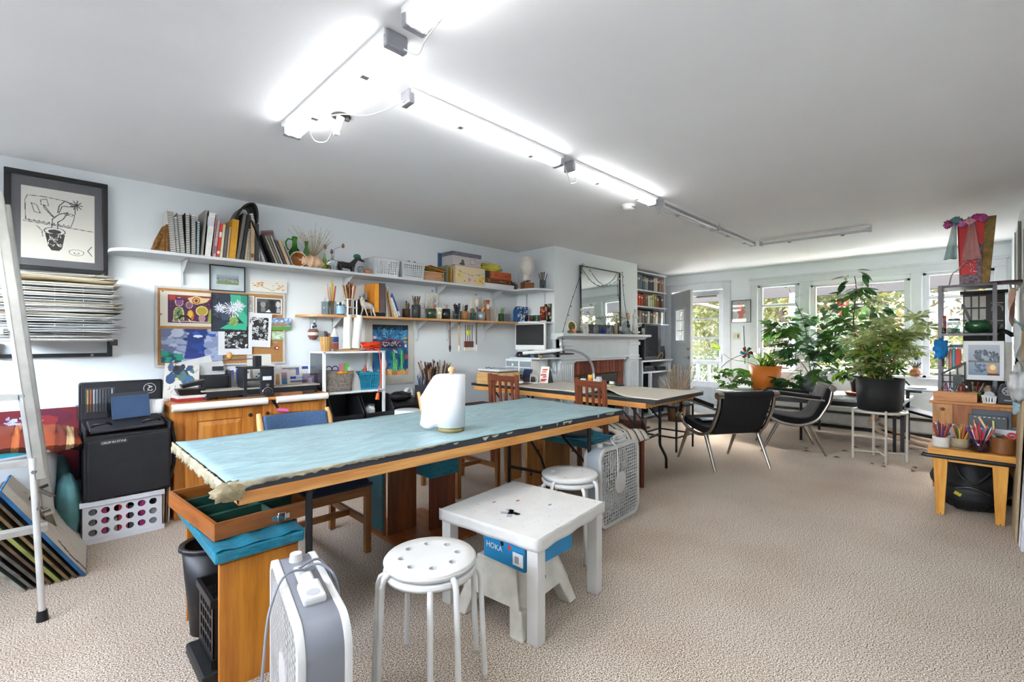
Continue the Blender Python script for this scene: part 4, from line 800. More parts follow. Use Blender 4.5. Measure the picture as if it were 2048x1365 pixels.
c = CV(70,80,'#1f4f86',2); c.blots(20,0,0,1,1,.03,.1,['#2f66a0','#1a3f70']); c.strokes(34,.05,.05,.95,.95,.14,.02,['#e8edf2','#cfdbe8','#f4f6f8']); c.ell(.72,.42,.12,.06,'#f0f2f4'); c.ell(.7,.47,.05,.04,'#c23a3a'); c.ell(.4,.3,.06,.06,'#eef2f6'); c.line([(.4,.3),(.35,.0)],.02,'#e8edf2'); c.line([(.72,.4),(.6,.05)],.015,'#e8edf2')
bb = T('blue_box','blue box printed with white plant shapes at the right end of the pine shelf','box',(4.21,4.15,ZL)); P(bb,'box_body',B().prism([(0,0),(.2,0),(.2,.15),(.16,.2),(.04,.2),(0,.15)],'y',.002,.07),M('#1f4f86')); P(bb,'printed_front',c.mesh(.2,.2,.001),None)
for x,y,c_,tx in ((4.33,4.05,'#b9a79c','small clear box of shells on the white corner shelf'),(4.37,3.95,'#8fb5a3','small green tinted glass box on the white corner shelf')):
    t = T('trinket_box',tx,'box',(x-.04,y-.03,ZL)); P(t,'glass_wall',B().box(0,.09,0,.07,0,.085),GLASS(c_,.05),bev=.003)
    for k in range(5): P(t,'trinket',B().sph((R.uniform(.02,.07),R.uniform(.02,.05),.017),(.013,.013,.014),10,7),M(c_,.5,var=.3))
def tul(seed,cols):
    c = CV(50,80,'#1c1c2c',seed); c.blots(16,0,0,1,1,.06,.16,cols[:2]); c.blots(22,0,.2,1,.95,.05,.11,cols); return c
canvas('art_card','dark card with orange lilies on the white corner shelf','card',tul(3,['#7c2c18','#3a1a20','#d8662a','#e08a4a','#c24a22']),.11,.19,(4.375,3.92,ZL+.003),(-6,0,-88))
canvas('art_card','taller card with tulips on the outer end of the white corner shelf','card',tul(8,['#2a3a4c','#5a2030','#e3a99a','#c95a4a','#d9cf8a','#8fae3a']),.13,.225,(4.46,3.93,ZL+.003),(-4,0,-90))
fg = T('flower_ornament','small dark red flower ornament on a white dish between the two art cards','ornament',(4.36,3.84,ZL)); P(fg,'dish',B().lathe([(0,0),(.03,0),(.042,.012),(.04,.012),(.028,.004),(0,.004)],20),WHITE); P(fg,'flower',B().sph((0,0,.055),(.032,.028,.045),18,12,lump(.3,9,2)),M('#6a2a28',.6,var=.4))
# plaster reliefs
for x,f_,tx in ((3.10,0,'square white plaster relief of an ear shape above the green mug'),(3.75,1,'white plaster relief of a nose and lips shape above the zinc bucket')):
    t = T('plaster_relief',tx,'relief',(x,YW-.002,1.56)); P(t,'slab',B().box(-.09,.09,-.025,0,0,.24),PL,bev=.012); P(t,'nail',B().cyl((0,-.03,.26),(0,0,.26),.005),STEEL)
    if f_ == 0: P(t,'ear_shape',B().tube([(.03,-.035,.05),(-.01,-.04,.04),(-.03,-.045,.09),(-.035,-.045,.15),(.0,-.05,.19),(.045,-.045,.16),(.04,-.04,.12),(.01,-.04,.10)],.013),PL)
    else: P(t,'face_shape',B().sph((0,-.03,.16),(.03,.035,.05)).sph((0,-.03,.075),(.045,.02,.014)).sph((0,-.03,.055),(.04,.02,.013)),PL)
# brushes hanging under the pine shelf
def hang(x,l,c_,hair,w,tx,top='#1c1c1e'):
    t = T('hanging_brush',tx,'brush',(x,4.17,1.468)); P(t,'handle',B().cyl((0,0,-.02),(0,0,-l),.007,.0085),M(c_,.3)); P(t,'tip',B().cyl((0,0,0),(0,0,-.04),.008),M(top,.4)); P(t,'bristles',B().cyl((0,0,-l),(0,0,-l-.03),w,w*1.1).cyl((0,0,-l-.03),(0,0,-l-.07),w*1.1,w*.4),M(hair,.8))
hang(3.17,.27,'#5a2620','#2b2321',.012,'dark red ink brush hanging at the left under the pine shelf')
hang(3.30,.27,'#b98d5c','#ddd2b8',.014,'pale bamboo ink brush hanging under the pine shelf')
hang(3.555,.26,'#3d1c1c','#cfc9c2',.012,'dark ink brush hanging at the right under the pine shelf')
fb = T('flat_brush','wide multi-stem flat brush with a yellow tag hanging under the pine shelf','brush',(3.44,4.17,1.468))
for k in range(4): P(fb,'stem',B().cyl((-.05+.033*k,0,-.03),(-.05+.033*k,0,-.24),.005),M('#4a2522',.4))
P(fb,'ferrule',B().box(-.066,.066,-.01,.01,-.29,-.22),M('#5a2c26',.4),bev=.003); P(fb,'bristles',B().box(-.062,.062,-.008,.008,-.33,-.29),M('#d8d0bd',.8),bev=.003); P(fb,'tag',B().sph((-.01,-.008,-.12),(.035,.008,.03),12,8,lump(.25,6,4)),M('#c3cf3a',.6))
P(fb,'string',B().tube([(-.05,0,-.03),(0,0,0),(.05,0,-.03)],.0015),PAPER)
# ornament jug hanging at the left end of the pine shelf
pj = T('hanging_jug','small clear and brown jug hanging at the left end of the pine shelf','jug',(1.74,4.36,1.31))
P(pj,'lower_body',B().lathe([(0,-.05),(.03,-.045),(.048,-.01),(.048,.03),(.035,.05)],20),M('#7a5048',.4)); P(pj,'band',B().lathe([(.049,-.008),(.049,.02)],20,cap=False),M('#d9c9c0',.5)); P(pj,'neck',B().lathe([(.035,.05),(.03,.1),(.036,.16)],20,cap=False),CL); P(pj,'cord',B().tube([(0,0,.16),(0,.02,.19)],.003),BLACK)
P(pj,'beads',B().sph((-.01,-.03,.07),.012).sph((.012,-.028,.08),.012).sph((0,-.03,.1),.01),M('#463c66',.3),kind='stuff')
# small framed landscape and flower print above the board
sf = T('framed_landscape','thin black framed landscape above the cork board','picture',(.932,YW-.02,1.668)); P(sf,'frame',framebars(.245,.195,.007,.014),BLACK); P(sf,'mount',B().box(0,.245,-.004,0,0,.195),M('#bac5cc',.6))
c = CV(60,30,'#8d9bb2',4); c.grad(0,.55,1,1,'#7d8578','#94a3bd'); c.rect(0,0,1,.2,'#6f8c3c'); c.blots(60,0,.22,1,.62,.02,.07,['#7c7462','#8f8a72','#6d6a58','#9a8f7a']); c.rect(0,0,1,.16,'#72903f'); canvas('landscape',None,None,c,.16,.075,(.043,-.006,.05),par=sf,th=.002)
c = CV(90,32,'#e2dfd6',6); c.line([(.1,.5),(.2,.6),(.3,.45),(.45,.3),(.6,.15),(.75,.4),(.9,.6)],.02,'#b08a5a'); c.blots(14,.05,.3,.4,.9,.012,.05,['#c98a3c','#b5622a','#d9a860']); c.blots(12,.6,.2,.95,.9,.012,.045,['#c9653c','#b5842a','#d9b070'])
canvas('flower_print','narrow cream print with orange blossoms resting on the cork board frame','print',c,.30,.105,(1.225,YW-.02,1.675),(-3,0,0))
# cork board
cb = T('cork_board','large cork board with thin white frame above the cabinet','board',(.59,YW-.016,1.065))
P(cb,'cork',B().box(0,.9,0,.01,0,.59),M('#b07f4c',.9,var=.22,sc=120,bump=.3)); P(cb,'frame',framebars(.9,.59,.016,.012,.008),M('#c9c6c0',.5))
for x,z in ((.255,.58),(.50,.555),(.67,.57),(.02,.39),(.03,.565),(.70,.36)): P(cb,'pin',B().sph((x,-.012,z),.006,8,6),BRASS)
# village print
c = CV(130,90,'#ded6c6',9); c.rect(.12,.1,.9,.9,'#4d2348'); c.grad(.12,.72,.9,.9,'#4d2348','#9d2f2c'); c.rect(.15,.75,.25,.88,'#b8402c'); c.poly([(.45,.82),(.6,.9),(.72,.84),(.86,.85),(.78,.72),(.6,.64),(.5,.7)],'#d9c08a'); c.ell(.6,.76,.07,.1,'#b5651e',ring=.35); c.ell(.6,.76,.03,.045,'#7c2c18')
c.ell(.31,.7,.07,.13,'#e3c7b8'); c.ell(.31,.7,.06,.115,'#8c4f86'); c.rect(.25,.76,.38,.81,'#3c3654'); c.poly([(.21,.18),(.22,.45),(.26,.55),(.36,.55),(.39,.42),(.39,.18)],'#d9d3a0'); c.poly([(.22,.18),(.23,.44),(.27,.53),(.35,.53),(.38,.41),(.38,.18)],'#6f8a4a'); c.strokes(26,.23,.2,.37,.5,.03,.006,['#cfd8a0','#3c5a34'])
c.ell(.48,.62,.06,.1,'#e0c9a8'); c.ell(.48,.62,.05,.088,'#8a5a7a'); c.ell(.5,.32,.06,.17,'#d8762a'); c.ell(.5,.36,.04,.1,'#dfc04a'); c.ell(.7,.46,.11,.15,'#e0d27a'); c.ell(.7,.46,.09,.12,'#b9a23c'); c.ell(.7,.24,.06,.12,'#b58a94'); c.poly([(.8,.15),(.83,.5),(.88,.55),(.89,.15)],'#9aa04a')
c.line([(.3,.2),(.34,.3),(.44,.29),(.5,.2)],.03,'#2a1a22'); c.line([(.3,.3),(.28,.38),(.31,.42)],.012,'#2a1a22'); c.line([(.2,.15),(.85,.13)],.012,'#d9c9b8'); c.line([(.3,.2),(.32,.12)],.012,'#e8dfd2'); c.line([(.48,.2),(.5,.13)],.012,'#e8dfd2'); c.strokes(24,.15,.55,.9,.7,.03,.005,['#7c6a9a','#9d8a5a'])
canvas('village_print','purple and yellow figure print on cream paper, upper left of the cork board','print',c,.385,.27,(.605,YW-.022,1.365),(0,0,0))
# chrysanthemum painting
c = CV(80,100,'#2c3446',11); c.poly([(.5,1),(1,1),(1,.1),(.55,.55)],'#3fae8c'); c.poly([(.8,1),(1,1),(1,.4),(.85,.6)],'#2a8a72'); c.blots(20,0,.2,.5,1,.05,.14,['#353c52','#222838','#3f4a60']); c.poly([(.2,.05),(.98,.02),(.98,.2),(.5,.22)],'#37b088'); c.poly([(.02,.02),(.3,.12),(.5,.2),(.45,.3),(.0,.25)],'#273042')
c.ell(.6,.27,.13,.14,'#7fa05a'); c.strokes(24,.48,.15,.72,.4,.08,.012,['#a9c27a','#4f7a4a','#8a9a4a'])
for x,y,r_ in ((.22,.62,.15),(.57,.6,.24),(.75,.7,.16)):
    for a in range(0,360,17): q = r_*c.r.uniform(.8,1.25); c.line([(x,y),(x+q*math.cos(rad(a)),y+q*.8*math.sin(rad(a)))],.009,['#eef0f4','#c9cbd9','#ffffff','#8f8fae'][a % 4])
fp = T('flower_painting','painting of white chrysanthemums on green and dark blue, pinned to the cork board','painting',(.942,YW-.04,1.335),(0,0,0)); P(fp,'edge',framebars(.255,.30,.006,.008,.006),BLACK); P(fp,'canvas',c.mesh(.255,.30,.008),None)
def bw(seed,n=60,bgc='#232325',nx=60,ny=80,m=.06):
    c = CV(nx,ny,'#e4e4e4',seed); c.rect(m,m,1-m,1-m,bgc)
    for _ in range(n):
        x,y = c.r.uniform(m+.05,.95-m),c.r.uniform(m+.05,.95-m); k = c.r.randint(3); cc = ['#e8e8e8','#cfcfcf','#9a9a9a'][c.r.randint(3)]
        if k == 0: c.ell(x,y,.05,.04,cc,ring=.5)
        elif k == 1: c.ell(x,y,c.r.uniform(.02,.06),c.r.uniform(.015,.04),cc,c.r.uniform(0,180))
        else: c.line([(x,y),(x+c.r.uniform(-.12,.12),y+c.r.uniform(-.05,.05))],.012,cc)
    c.rect(0,0,m,1,'#e4e4e4'); c.rect(1-m,0,1,1,'#e4e4e4'); c.rect(0,0,1,m,'#e4e4e4'); c.rect(0,1-m,1,1,'#e4e4e4'); return c
canvas('woodcut_print','black and white floral print behind the chrysanthemum painting','print',bw(21,90,'#a8a8aa',m=.05),.18,.145,(1.075,YW-.022,1.49))
c = bw(22,0,'#38383a',80,50,.05); c.ell(.28,.6,.1,.2,'#8f8f90'); c.poly([(.2,.15),(.2,.4),(.36,.4),(.36,.15)],'#77777a'); c.ell(.85,.62,.09,.2,'#c9c9cb'); c.ell(.62,.7,.1,.18,'#101012'); c.poly([(.5,.1),(.52,.5),(.72,.55),(.78,.1)],'#1c1c1e'); c.poly([(.36,.12),(.5,.3),(.58,.12)],'#e4e4e4'); c.poly([(.78,.1),(.8,.4),(.92,.4),(.94,.1)],'#aaaaac'); c.rect(.06,.75,.45,.93,'#5a5a5c')
canvas('figure_print','grey print of two seated figures at the top right of the cork board','print',c,.215,.14,(1.265,YW-.022,1.485))
def bordered(seed,w,h,m0,m1,m2,m3,name,label,loc,rz,dens=60):
    nx,ny = 70,90; c = bw(seed,dens,'#232325',nx,ny,0); a = c.a.copy(); d = CV(nx,ny,'#e3e3e6',seed); k = (d.X > m0) & (d.X < 1-m2) & (d.Y > m1) & (d.Y < 1-m3); d.a[k] = a[k]
    return canvas(name,label,'print',d,w,h,loc,rz)
bordered(23,.215,.29,.2,.2,.12,.12,'woodcut_print','white sheet with a black woodcut of utensils, right half of the cork board',(1.165,YW-.032,1.205),(0,3,0),80)
bordered(24,.25,.26,.18,.2,.12,.2,'woodcut_print','white sheet with a black woodcut under the chrysanthemum painting',(.985,YW-.034,1.135),(0,0,0),70)
c = CV(60,40,'#7fa0cf',12); c.grad(0,.5,1,1,'#9fb6d0','#4f7ab8'); c.rect(0,0,1,.3,'#5a9a3f'); c.blots(30,0,.3,1,.62,.05,.12,['#7a7a72','#8f8a6a','#a87a4a','#6f6a78']); c.blots(10,0,.7,1,1,.04,.1,['#d3dcec','#7a9fd4']); c.rect(0,0,1,.22,'#57963c')
canvas('landscape_painting','small painting of hills and green field overlapping the right edge of the cork board','painting',c,.17,.105,(1.385,YW-.03,1.345),(0,-1,0))
c = CV(40,30,'#a9c4a3',13); c.blots(16,0,0,1,1,.08,.2,['#d9e4d3','#8fb58a','#c9d8b8']); canvas('green_card','small pale green floral card right of the woodcut sheet','card',c,.10,.072,(1.395,YW-.022,1.262))
t = T('badge','round red and white badge pinned low on the cork board','badge',(1.435,YW-.02,1.19)); P(t,'disc',B().cyl((0,0,0),(0,-.006,0),.019,n=24),M('#8c3a34',.4)); P(t,'emblem',B().cyl((.002,-.006,0),(.002,-.0075,0),.009,n=16),PAPER)
t = T('silver_pin','small silver pin above the round badge on the cork board','pin',(1.425,YW-.02,1.235)); P(t,'leaf',B().sph((0,-.003,0),(.02,.003,.006)),M('#e8e6e0',.2,metal=.6))
c = CV(90,60,'#8d97b5',14); c.blots(60,0,0,.45,1,.05,.14,['#9aa6c4','#77809f','#b5bdd2','#6a7294']); c.poly([(.35,.1),(.45,1),(.9,1),(.8,.1)],'#2f3f86'); c.blots(26,.4,.3,.9,1,.05,.12,['#28489a','#3a5ab5','#5a4a8f','#1f3a7a']); c.blots(40,.75,.1,1,1,.04,.12,['#a5b0cc','#8994b8']); c.blots(16,0,0,.3,.3,.04,.1,['#1f7a6a','#2a9a7c','#15506a']); c.ell(.58,.78,.08,.04,'#e3e6f0')
canvas('blue_painting','blue and violet painting at the lower left of the cork board','painting',c,.41,.26,(.61,YW-.028,1.085))
# fish painting on paper, taped to the wall
c = CV(110,150,'#1d5f8f',15); c.blots(120,0,0,1,1,.03,.1,['#1f6a9a','#1a5384','#2a7fae','#204a7a']); c.grad(0,.9,1,1,'#16304a','#141c2c'); c.strokes(40,.1,.7,.9,.9,.12,.007,['#4f9fc4','#2c7aa8','#7fc0d8']); c.poly([(0,0),(0,.07),(.25,.12),(.5,.08),(.55,.13),(.8,.05),(1,.06),(1,0)],'#d9925c'); c.blots(18,0,0,1,.08,.03,.08,['#e0a76a','#c97a4a','#e8c07a'])
c.ell(.5,.62,.36,.1,'#4a2a52'); c.ell(.5,.62,.31,.075,'#20253a'); c.blots(70,.25,.57,.78,.67,.006,.012,['#e3e3ea','#c9a0b0','#f4f4f6']); c.line([(.12,.6),(.2,.64),(.5,.73),(.8,.64)],.012,'#9a3f5a'); c.poly([(.56,.52),(.66,.48),(.7,.43),(.6,.45)],'#e0d8c0'); c.ell(.06,.75,.05,.03,'#e3c9d0'); c.ell(.92,.74,.06,.02,'#d9a84a'); c.ell(.92,.66,.05,.025,'#d98a3c'); c.ell(.93,.58,.03,.035,'#dfe6ea'); c.ell(.94,.36,.05,.05,'#c94a3c')
for x,y0,y1 in ((.58,.1,.45),(.8,.12,.48),(.64,.1,.3),(.28,.1,.3)): c.line([(x,y0),(x+.03,(y0+y1)/2),(x-.01,y1)],.03,'#2fb56a'); c.line([(x+.02,y0),(x,(y0+y1)/2),(x+.02,y1)],.008,'#9fe07a')
c.ell(.3,.22,.09,.12,'#d9a6a0'); c.ell(.3,.2,.05,.08,'#c95a6a')
fpn = T('fish_painting','painting of a dark fish in blue water behind the white shelf unit','painting',(2.28,YW-.012,.79)); P(fpn,'paper',B().box(0,.57,0,.003,0,.68),M('#cdc8bc',.8,var=.03)); P(fpn,'painting',c.mesh(.42,.53,.002),None,loc=(.08,-.004,.10))
# ================================================================ LEFT FLOOR CORNER
def holed(b,x0,x1,z0,z1,nx,nz,r,y0,y1,n=12,sx=1.,square=False):
    """vertical plate (in x, z; thick y0..y1) pierced by nx*nz holes"""
    cw = (x1-x0)/nx; ch = (z1-z0)/nz
    for i in range(nx):
        for j in range(nz):
            cx_,cz = x0+cw*(i+.5),z0+ch*(j+.5); ou = []; inn = []
            for k in range(n):
                a = 2*PI*(k+.5)/n; c_,s_ = math.cos(a),math.sin(a); q = min(cw/2/max(1e-6,abs(c_)),ch/2/max(1e-6,abs(s_)))
                ou.append((cx_+c_*q,cz+s_*q)); rr = q*.78 if square else r; inn.append((cx_+c_*rr*(sx if not square else 1),cz+s_*rr))
            # square the outer ring at its corners
            cor = [(cx_+sx_*cw/2,cz+sz_*ch/2) for sx_,sz_ in ((1,1),(-1,1),(-1,-1),(1,-1))]
            for cc in cor:
                m_ = min(range(n),key=lambda k: (ou[k][0]-cc[0])**2+(ou[k][1]-cc[1])**2); ou[m_] = cc
            vs = [(p[0],y,p[1]) for y in (y0,y1) for p in ou]+[(p[0],y,p[1]) for y in (y0,y1) for p in inn]
            fs = []
            for k in range(n):
                l = (k+1) % n; fs += [(k,l,2*n+l,2*n+k),(n+l,n+k,3*n+k,3*n+l),(2*n+k,2*n+l,3*n+l,3*n+k)]
            b.add(vs,fs)
    return b
def crate(name,label,loc,w,d,h,m,nx,nz,r,rz=0,square=False,side=4):
    t = T(name,label,'crate',loc,rz)
    e = .022
    for y0,y1 in ((-d/2,-d/2+.004),(d/2-.004,d/2)): P(t,'side_wall',holed(B(),-w/2+e,w/2-e,.035,h-.035,nx,nz,r,y0,y1,square=square).box(-w/2,-w/2+e,y0,y1,0,h).box(w/2-e,w/2,y0,y1,0,h).box(-w/2+e,w/2-e,y0,y1,0,.035).box(-w/2+e,w/2-e,y0,y1,h-.035,h),m)
    for s_ in (-1,1):
        b = B().at(Matrix.Translation((s_*(w/2-.002),0,0)) @ rot('Z',90)); holed(b,-d/2+e,d/2-e,.035,h-.035,side,nz,r,-.002,.002,square=square).box(-d/2,-d/2+e,-.002,.002,0,h).box(d/2-e,d/2,-.002,.002,0,h).box(-d/2+e,d/2-e,-.002,.002,0,.035).box(-d/2+e,d/2-e,-.002,.002,h-.035,h)
        P(t,'end_wall',b,m)
    P(t,'rim',B().box(-w/2-.01,w/2+.01,-d/2-.01,-d/2,h-.03,h).box(-w/2-.01,w/2+.01,d/2,d/2+.01,h-.03,h).box(-w/2-.01,-w/2,-d/2,d/2,h-.03,h).box(w/2,w/2+.01,-d/2,d/2,h-.03,h),m,bev=.002)
    P(t,'base',B().box(-w/2,w/2,-d/2,d/2,0,.004).box(-w/2-.008,w/2+.008,-d/2-.008,-d/2,0,.03),m); return t
crate('plastic_crate','white plastic milk crate with round holes under the black craft bag',(.345,4.03,0),.40,.34,.26,M('#d5d7dc',.4,var=.03),6,3,.021)
for k,(c_,h) in enumerate((('#7d7f83',.2),('#b23a6a',.22),('#8c8e92',.12),('#c23a44',.21),('#4a4a50',.18),('#a83a78',.23),('#9a9ca0',.14))):
    S('folder',['grey','magenta','pale grey','red','dark grey','purple','silver grey'][k]+' folder standing in the white milk crate','folder',B().box(0,.045,0,.3,0,h),M(c_,.6,var=.2),(.165+.052*k,3.88,.006))
bag = T('craft_bag','large black rolling craft bag with open top standing on the milk crate','bag',(.37,3.84,.262)); BK = M('#1c1c1f',.65,var=.2,bump=.15,bsc=200)
P(bag,'bag_body',B().box(-.215,.22,.02,.34,0,.40).box(-.215,-.2,.0,.34,.40,.45).box(.205,.22,.0,.34,.40,.45),BK,bev=.012); P(bag,'front_pocket',B().hull8([(-.20,0,.0),(.215,0,.015),(.215,.03,.015),(-.20,.03,0)],[(-.20,0,.37),(.215,0,.395),(.215,.03,.395),(-.20,.03,.37)]),BK,bev=.01)
P(bag,'top_flap',B().hull8([(-.19,.03,.41),(.19,.03,.425),(.19,.33,.46),(-.19,.33,.445)],[(-.19,.03,.43),(.19,.03,.445),(.19,.33,.475),(-.19,.33,.46)]),M('#2a2a2e',.4),bev=.008)
for x in (-.13,.12): P(bag,'handle',B().tube([(x-.045,.06,.455),(x-.03,.02,.47),(x+.03,.02,.475),(x+.045,.06,.46)],.009),BLACK)
P(bag,'side_strap',B().tube([(.225,.05,.42),(.245,.06,.3),(.245,.08,.15),(.225,.1,.05)],.012),BK); P(bag,'side_pouch',B().sph((-.235,.15,.36),(.035,.08,.05),16,10,lump(.2,8,5)),BK)
text(bag,'CROP IN STYLE',.017,Matrix.Translation((-.075,-.0015,.355)) @ rot('Y',-3) @ rot('X',90),WHITE); P(bag,'name_plate',B().box(-.14,-.01,-.001,0,.343,.367),M('#3a3a3e',.5))
a2 = T('portfolio_case','black flat portfolio case marked A2 standing behind the craft bag','portfolio',(.385,4.34,.3),(-4,0,0))
P(a2,'case',B().box(-.235,.235,0,.03,0,.665),M('#232327',.5,var=.1),bev=.015); P(a2,'zip',B().tube([(-.23,.0,.02),(-.23,0,.64),(-.22,0,.655),(.22,0,.655),(.23,0,.64),(.23,0,.02)],.003,n=6),BLACK)
text(a2,'A2',.042,Matrix.Translation((.155,-.003,.60)) @ rot('Y',90) @ rot('X',90),WHITE); P(a2,'ring_mark',B().tube([(.155+.036*math.cos(t_),-.002,.60+.036*math.sin(t_)) for t_ in np.linspace(0,2*PI,25)[:-1]],.0016,n=5,closed=True),WHITE)
mp = T('marker_case','clear case of grey markers in front of the portfolio case','marker set',(.18,4.24,.76),(-6,0,0)); P(mp,'sleeve',B().box(0,.15,0,.012,0,.17),GLASS('#d9dcdf',.35))
for k in range(9): P(mp,'marker',B().cyl((.012+.0158*k,.006,.01),(.012+.0158*k,.006,.16),.0055,n=8),M(['#d8b04a','#c9603a','#cfcfcf','#8f9296','#6f7276','#55575b','#46484c','#3c3e42','#b9b9bb'][k],.4))
mp2 = T('marker_case','second clear case of markers right of the blue notebook','marker set',(.50,4.24,.70),(-6,0,0)); P(mp2,'sleeve',B().box(0,.11,0,.012,0,.13),M('#b9bbbf',.7,alpha=.35))
for k in range(6): P(mp2,'marker',B().cyl((.012+.017*k,.006,.01),(.012+.017*k,.006,.12),.005,n=8),M('#a9abae',.4))
S('acrylic_sheet','clear acrylic sheet lying across the craft bag behind the blue notebook','sheet',B().box(0,.5,0,.004,0,.10),GLASS('#d9dcdf',.08),(.13,4.16,.735),(-20,0,0))
nb = T('notebook','dark blue notebook leaning on top of the craft bag','notebook',(.30,4.02,.735),(-14,-2,0)); P(nb,'cover',B().box(0,.2,0,.004,0,.15).box(0,.2,.014,.018,0,.15),M('#26405f',.55,var=.1)); P(nb,'pages',B().box(.002,.198,.004,.014,.002,.148),PAPER); P(nb,'back_folder',B().box(0,.2,.02,.026,0,.175),M('#2b2c30',.5))
# round tub, striped cushion, red painting, teal cushions
tub = T('storage_tub','large round white plastic tub at the left wall','tub',(-.25,4.02,0)); TM = M('#c8cdd3',.45,var=.03)
P(tub,'tub_wall',B().lathe([(0,0),(.27,0),(.295,.60),(.288,.60),(.262,.01),(0,.01)],40),TM); P(tub,'rim',B().lathe([(.295,.59),(.31,.60),(.308,.615),(.29,.612)],40,cap=False),TM)
S('teal_cloth','teal cloth folded under the striped cushion on the tub','cloth',B().sph((0,0,0),(.24,.22,.03),26,12,lump(.12,6,1)),M('#2a8f99',.8,var=.2),(-.25,4.0,.60))
cs = T('striped_cushion','rust and cream striped cushion lying on the tub','cushion',(-.14,4.02,.665),(4,4,0))
def cush(cx0,cx1,n=10):
    def g(s_): return lambda u,v: (cx0+(cx1-cx0)*u,-.2+.4*v,s_*.07*max(0,(1-(2*v-1)**4))**.6*max(0,(1-((2*(cx0+(cx1-cx0)*u)/.58)**4)))**.6+.004*math.sin(u*9+v*7))
    return B().grid(g(1),n,12).grid(g(-1),n,12)
stp = [('#8a3c28',.09),('#c9a777',.035),('#a34a2c',.07),('#8a3c28',.09),('#bf6a3a',.03),('#7a3226',.05),('#d3b488',.014),('#a5502f',.08),('#7f3a2a',.05),('#d0b083',.035),('#9a4128',.036)]
x = -.29
for c_,w_ in stp: P(cs,'stripe',cush(x,x+w_,4),M(c_,.8,var=.1,bump=.1)); x += w_
c = CV(100,70,'#7c1f2c',31); c.blots(60,0,0,1,1,.03,.12,['#8c2431','#6a2038','#9c2f34','#5f2a4a']); c.blots(40,.1,.3,.38,1,.02,.07,['#8f9fc9','#a9b4d6','#7f8bb8']); c.blots(46,.6,.2,.8,.95,.01,.03,['#a9b4d6','#c9d0e6']); c.blots(20,0,.2,.1,1,.02,.06,['#6a6a9a','#8f9fc9'])
canvas('red_painting','crimson and lilac abstract canvas behind the striped cushion','painting',c,.85,.5,(-.70,4.36,.30),(-3,0,0),th=.02)
TL = M('#4c7a7c',.55,var=.12)
for x,y,h,tx in ((.055,4.20,.50,'teal bolster cushion standing behind its twin, against the tub'),(.085,3.98,.42,'shorter teal bolster cushion standing next to the milk crate')):
    q = lambda p: 1+.03*math.sin(p[2]*22)+.02*math.sin(math.atan2(p[1],p[0])*9)
    S('bolster_cushion',tx,'cushion',B().sph((0,0,0),(.05,.13,h/2),28,24,lambda p: q(p)*(1+.25*(1-abs(p[2])**3)*.6)),TL,(x,y,h/2+.01),(0,0,8))
# aluminium step ladder
ld = T('step_ladder','paint-stained aluminium step ladder at the left edge of the room','ladder',(-.12,3.3,0)); AL = M('#b4b3ad',.4,metal=.55,var=.12)
def chan(p0,p1,w,d): # u-channel rail between two points
    p0,p1 = Vector(p0),Vector(p1); a = (p1-p0).normalized(); u = Vector((1,.35,0)); u = (u-a*u.dot(a)).normalized(); v = a.cross(u)
    def bar(o1,o2,o3,o4): b_.hull8([p0+u*x_+v*y_ for x_,y_ in (o1,o2,o3,o4)],[p1+u*x_+v*y_ for x_,y_ in (o1,o2,o3,o4)])
    b_ = B(); bar((-w,-d),(w,-d),(w,-d+.004),(-w,-d+.004)); bar((-w,-d),(-w+.004,-d),(-w+.004,d),(-w,d)); bar((w-.004,-d),(w,-d),(w,d),(w-.004,d)); return b_
P(ld,'leg',chan((.0+.09,-.27,.62),(-.055,-.02,1.95),.019,.024),AL); P(ld,'leg',B().tube([(.103,-.34,.03),(.07,-.275,.72)],.0125,n=12),M('#d2d2ce',.35,metal=.3,var=.1)); P(ld,'leg',chan((.12,.25,.32),(-.035,-.02,1.9),.024,.02),AL); P(ld,'leg',chan((.18,.55,.0),(.11,.22,.36),.016,.014),M('#9d9a90',.45,metal=.5))
P(ld,'leg',chan((-.45,-.3,.0),(-.35,0,1.9),.019,.024),AL); P(ld,'leg',chan((-.5,.5,.0),(-.36,0,1.9),.019,.024),AL)
P(ld,'rubber_foot',B().cyl((.103,-.34,0),(.102,-.335,.045),.021,.018,16),BLACK)
for k in range(5): f_ = .28+.3*k; P(ld,'step',B().box(-.45,.12-.06*k*.8,-.06-.26*(1-f_/1.9),-.0-.26*(1-f_/1.9),f_+.1,f_+.125),AL)
P(ld,'brace',chan((.07,-.10,.55),(.14,.20,.42),.01,.003),AL)
for z in (.66,1.0,.5): P(ld,'rivet',B().cyl((.085-.11*(z-.6),-.295+.2*(z-.6),z),(.08-.11*(z-.6),-.31+.2*(z-.6),z),.008,n=10),STEEL)
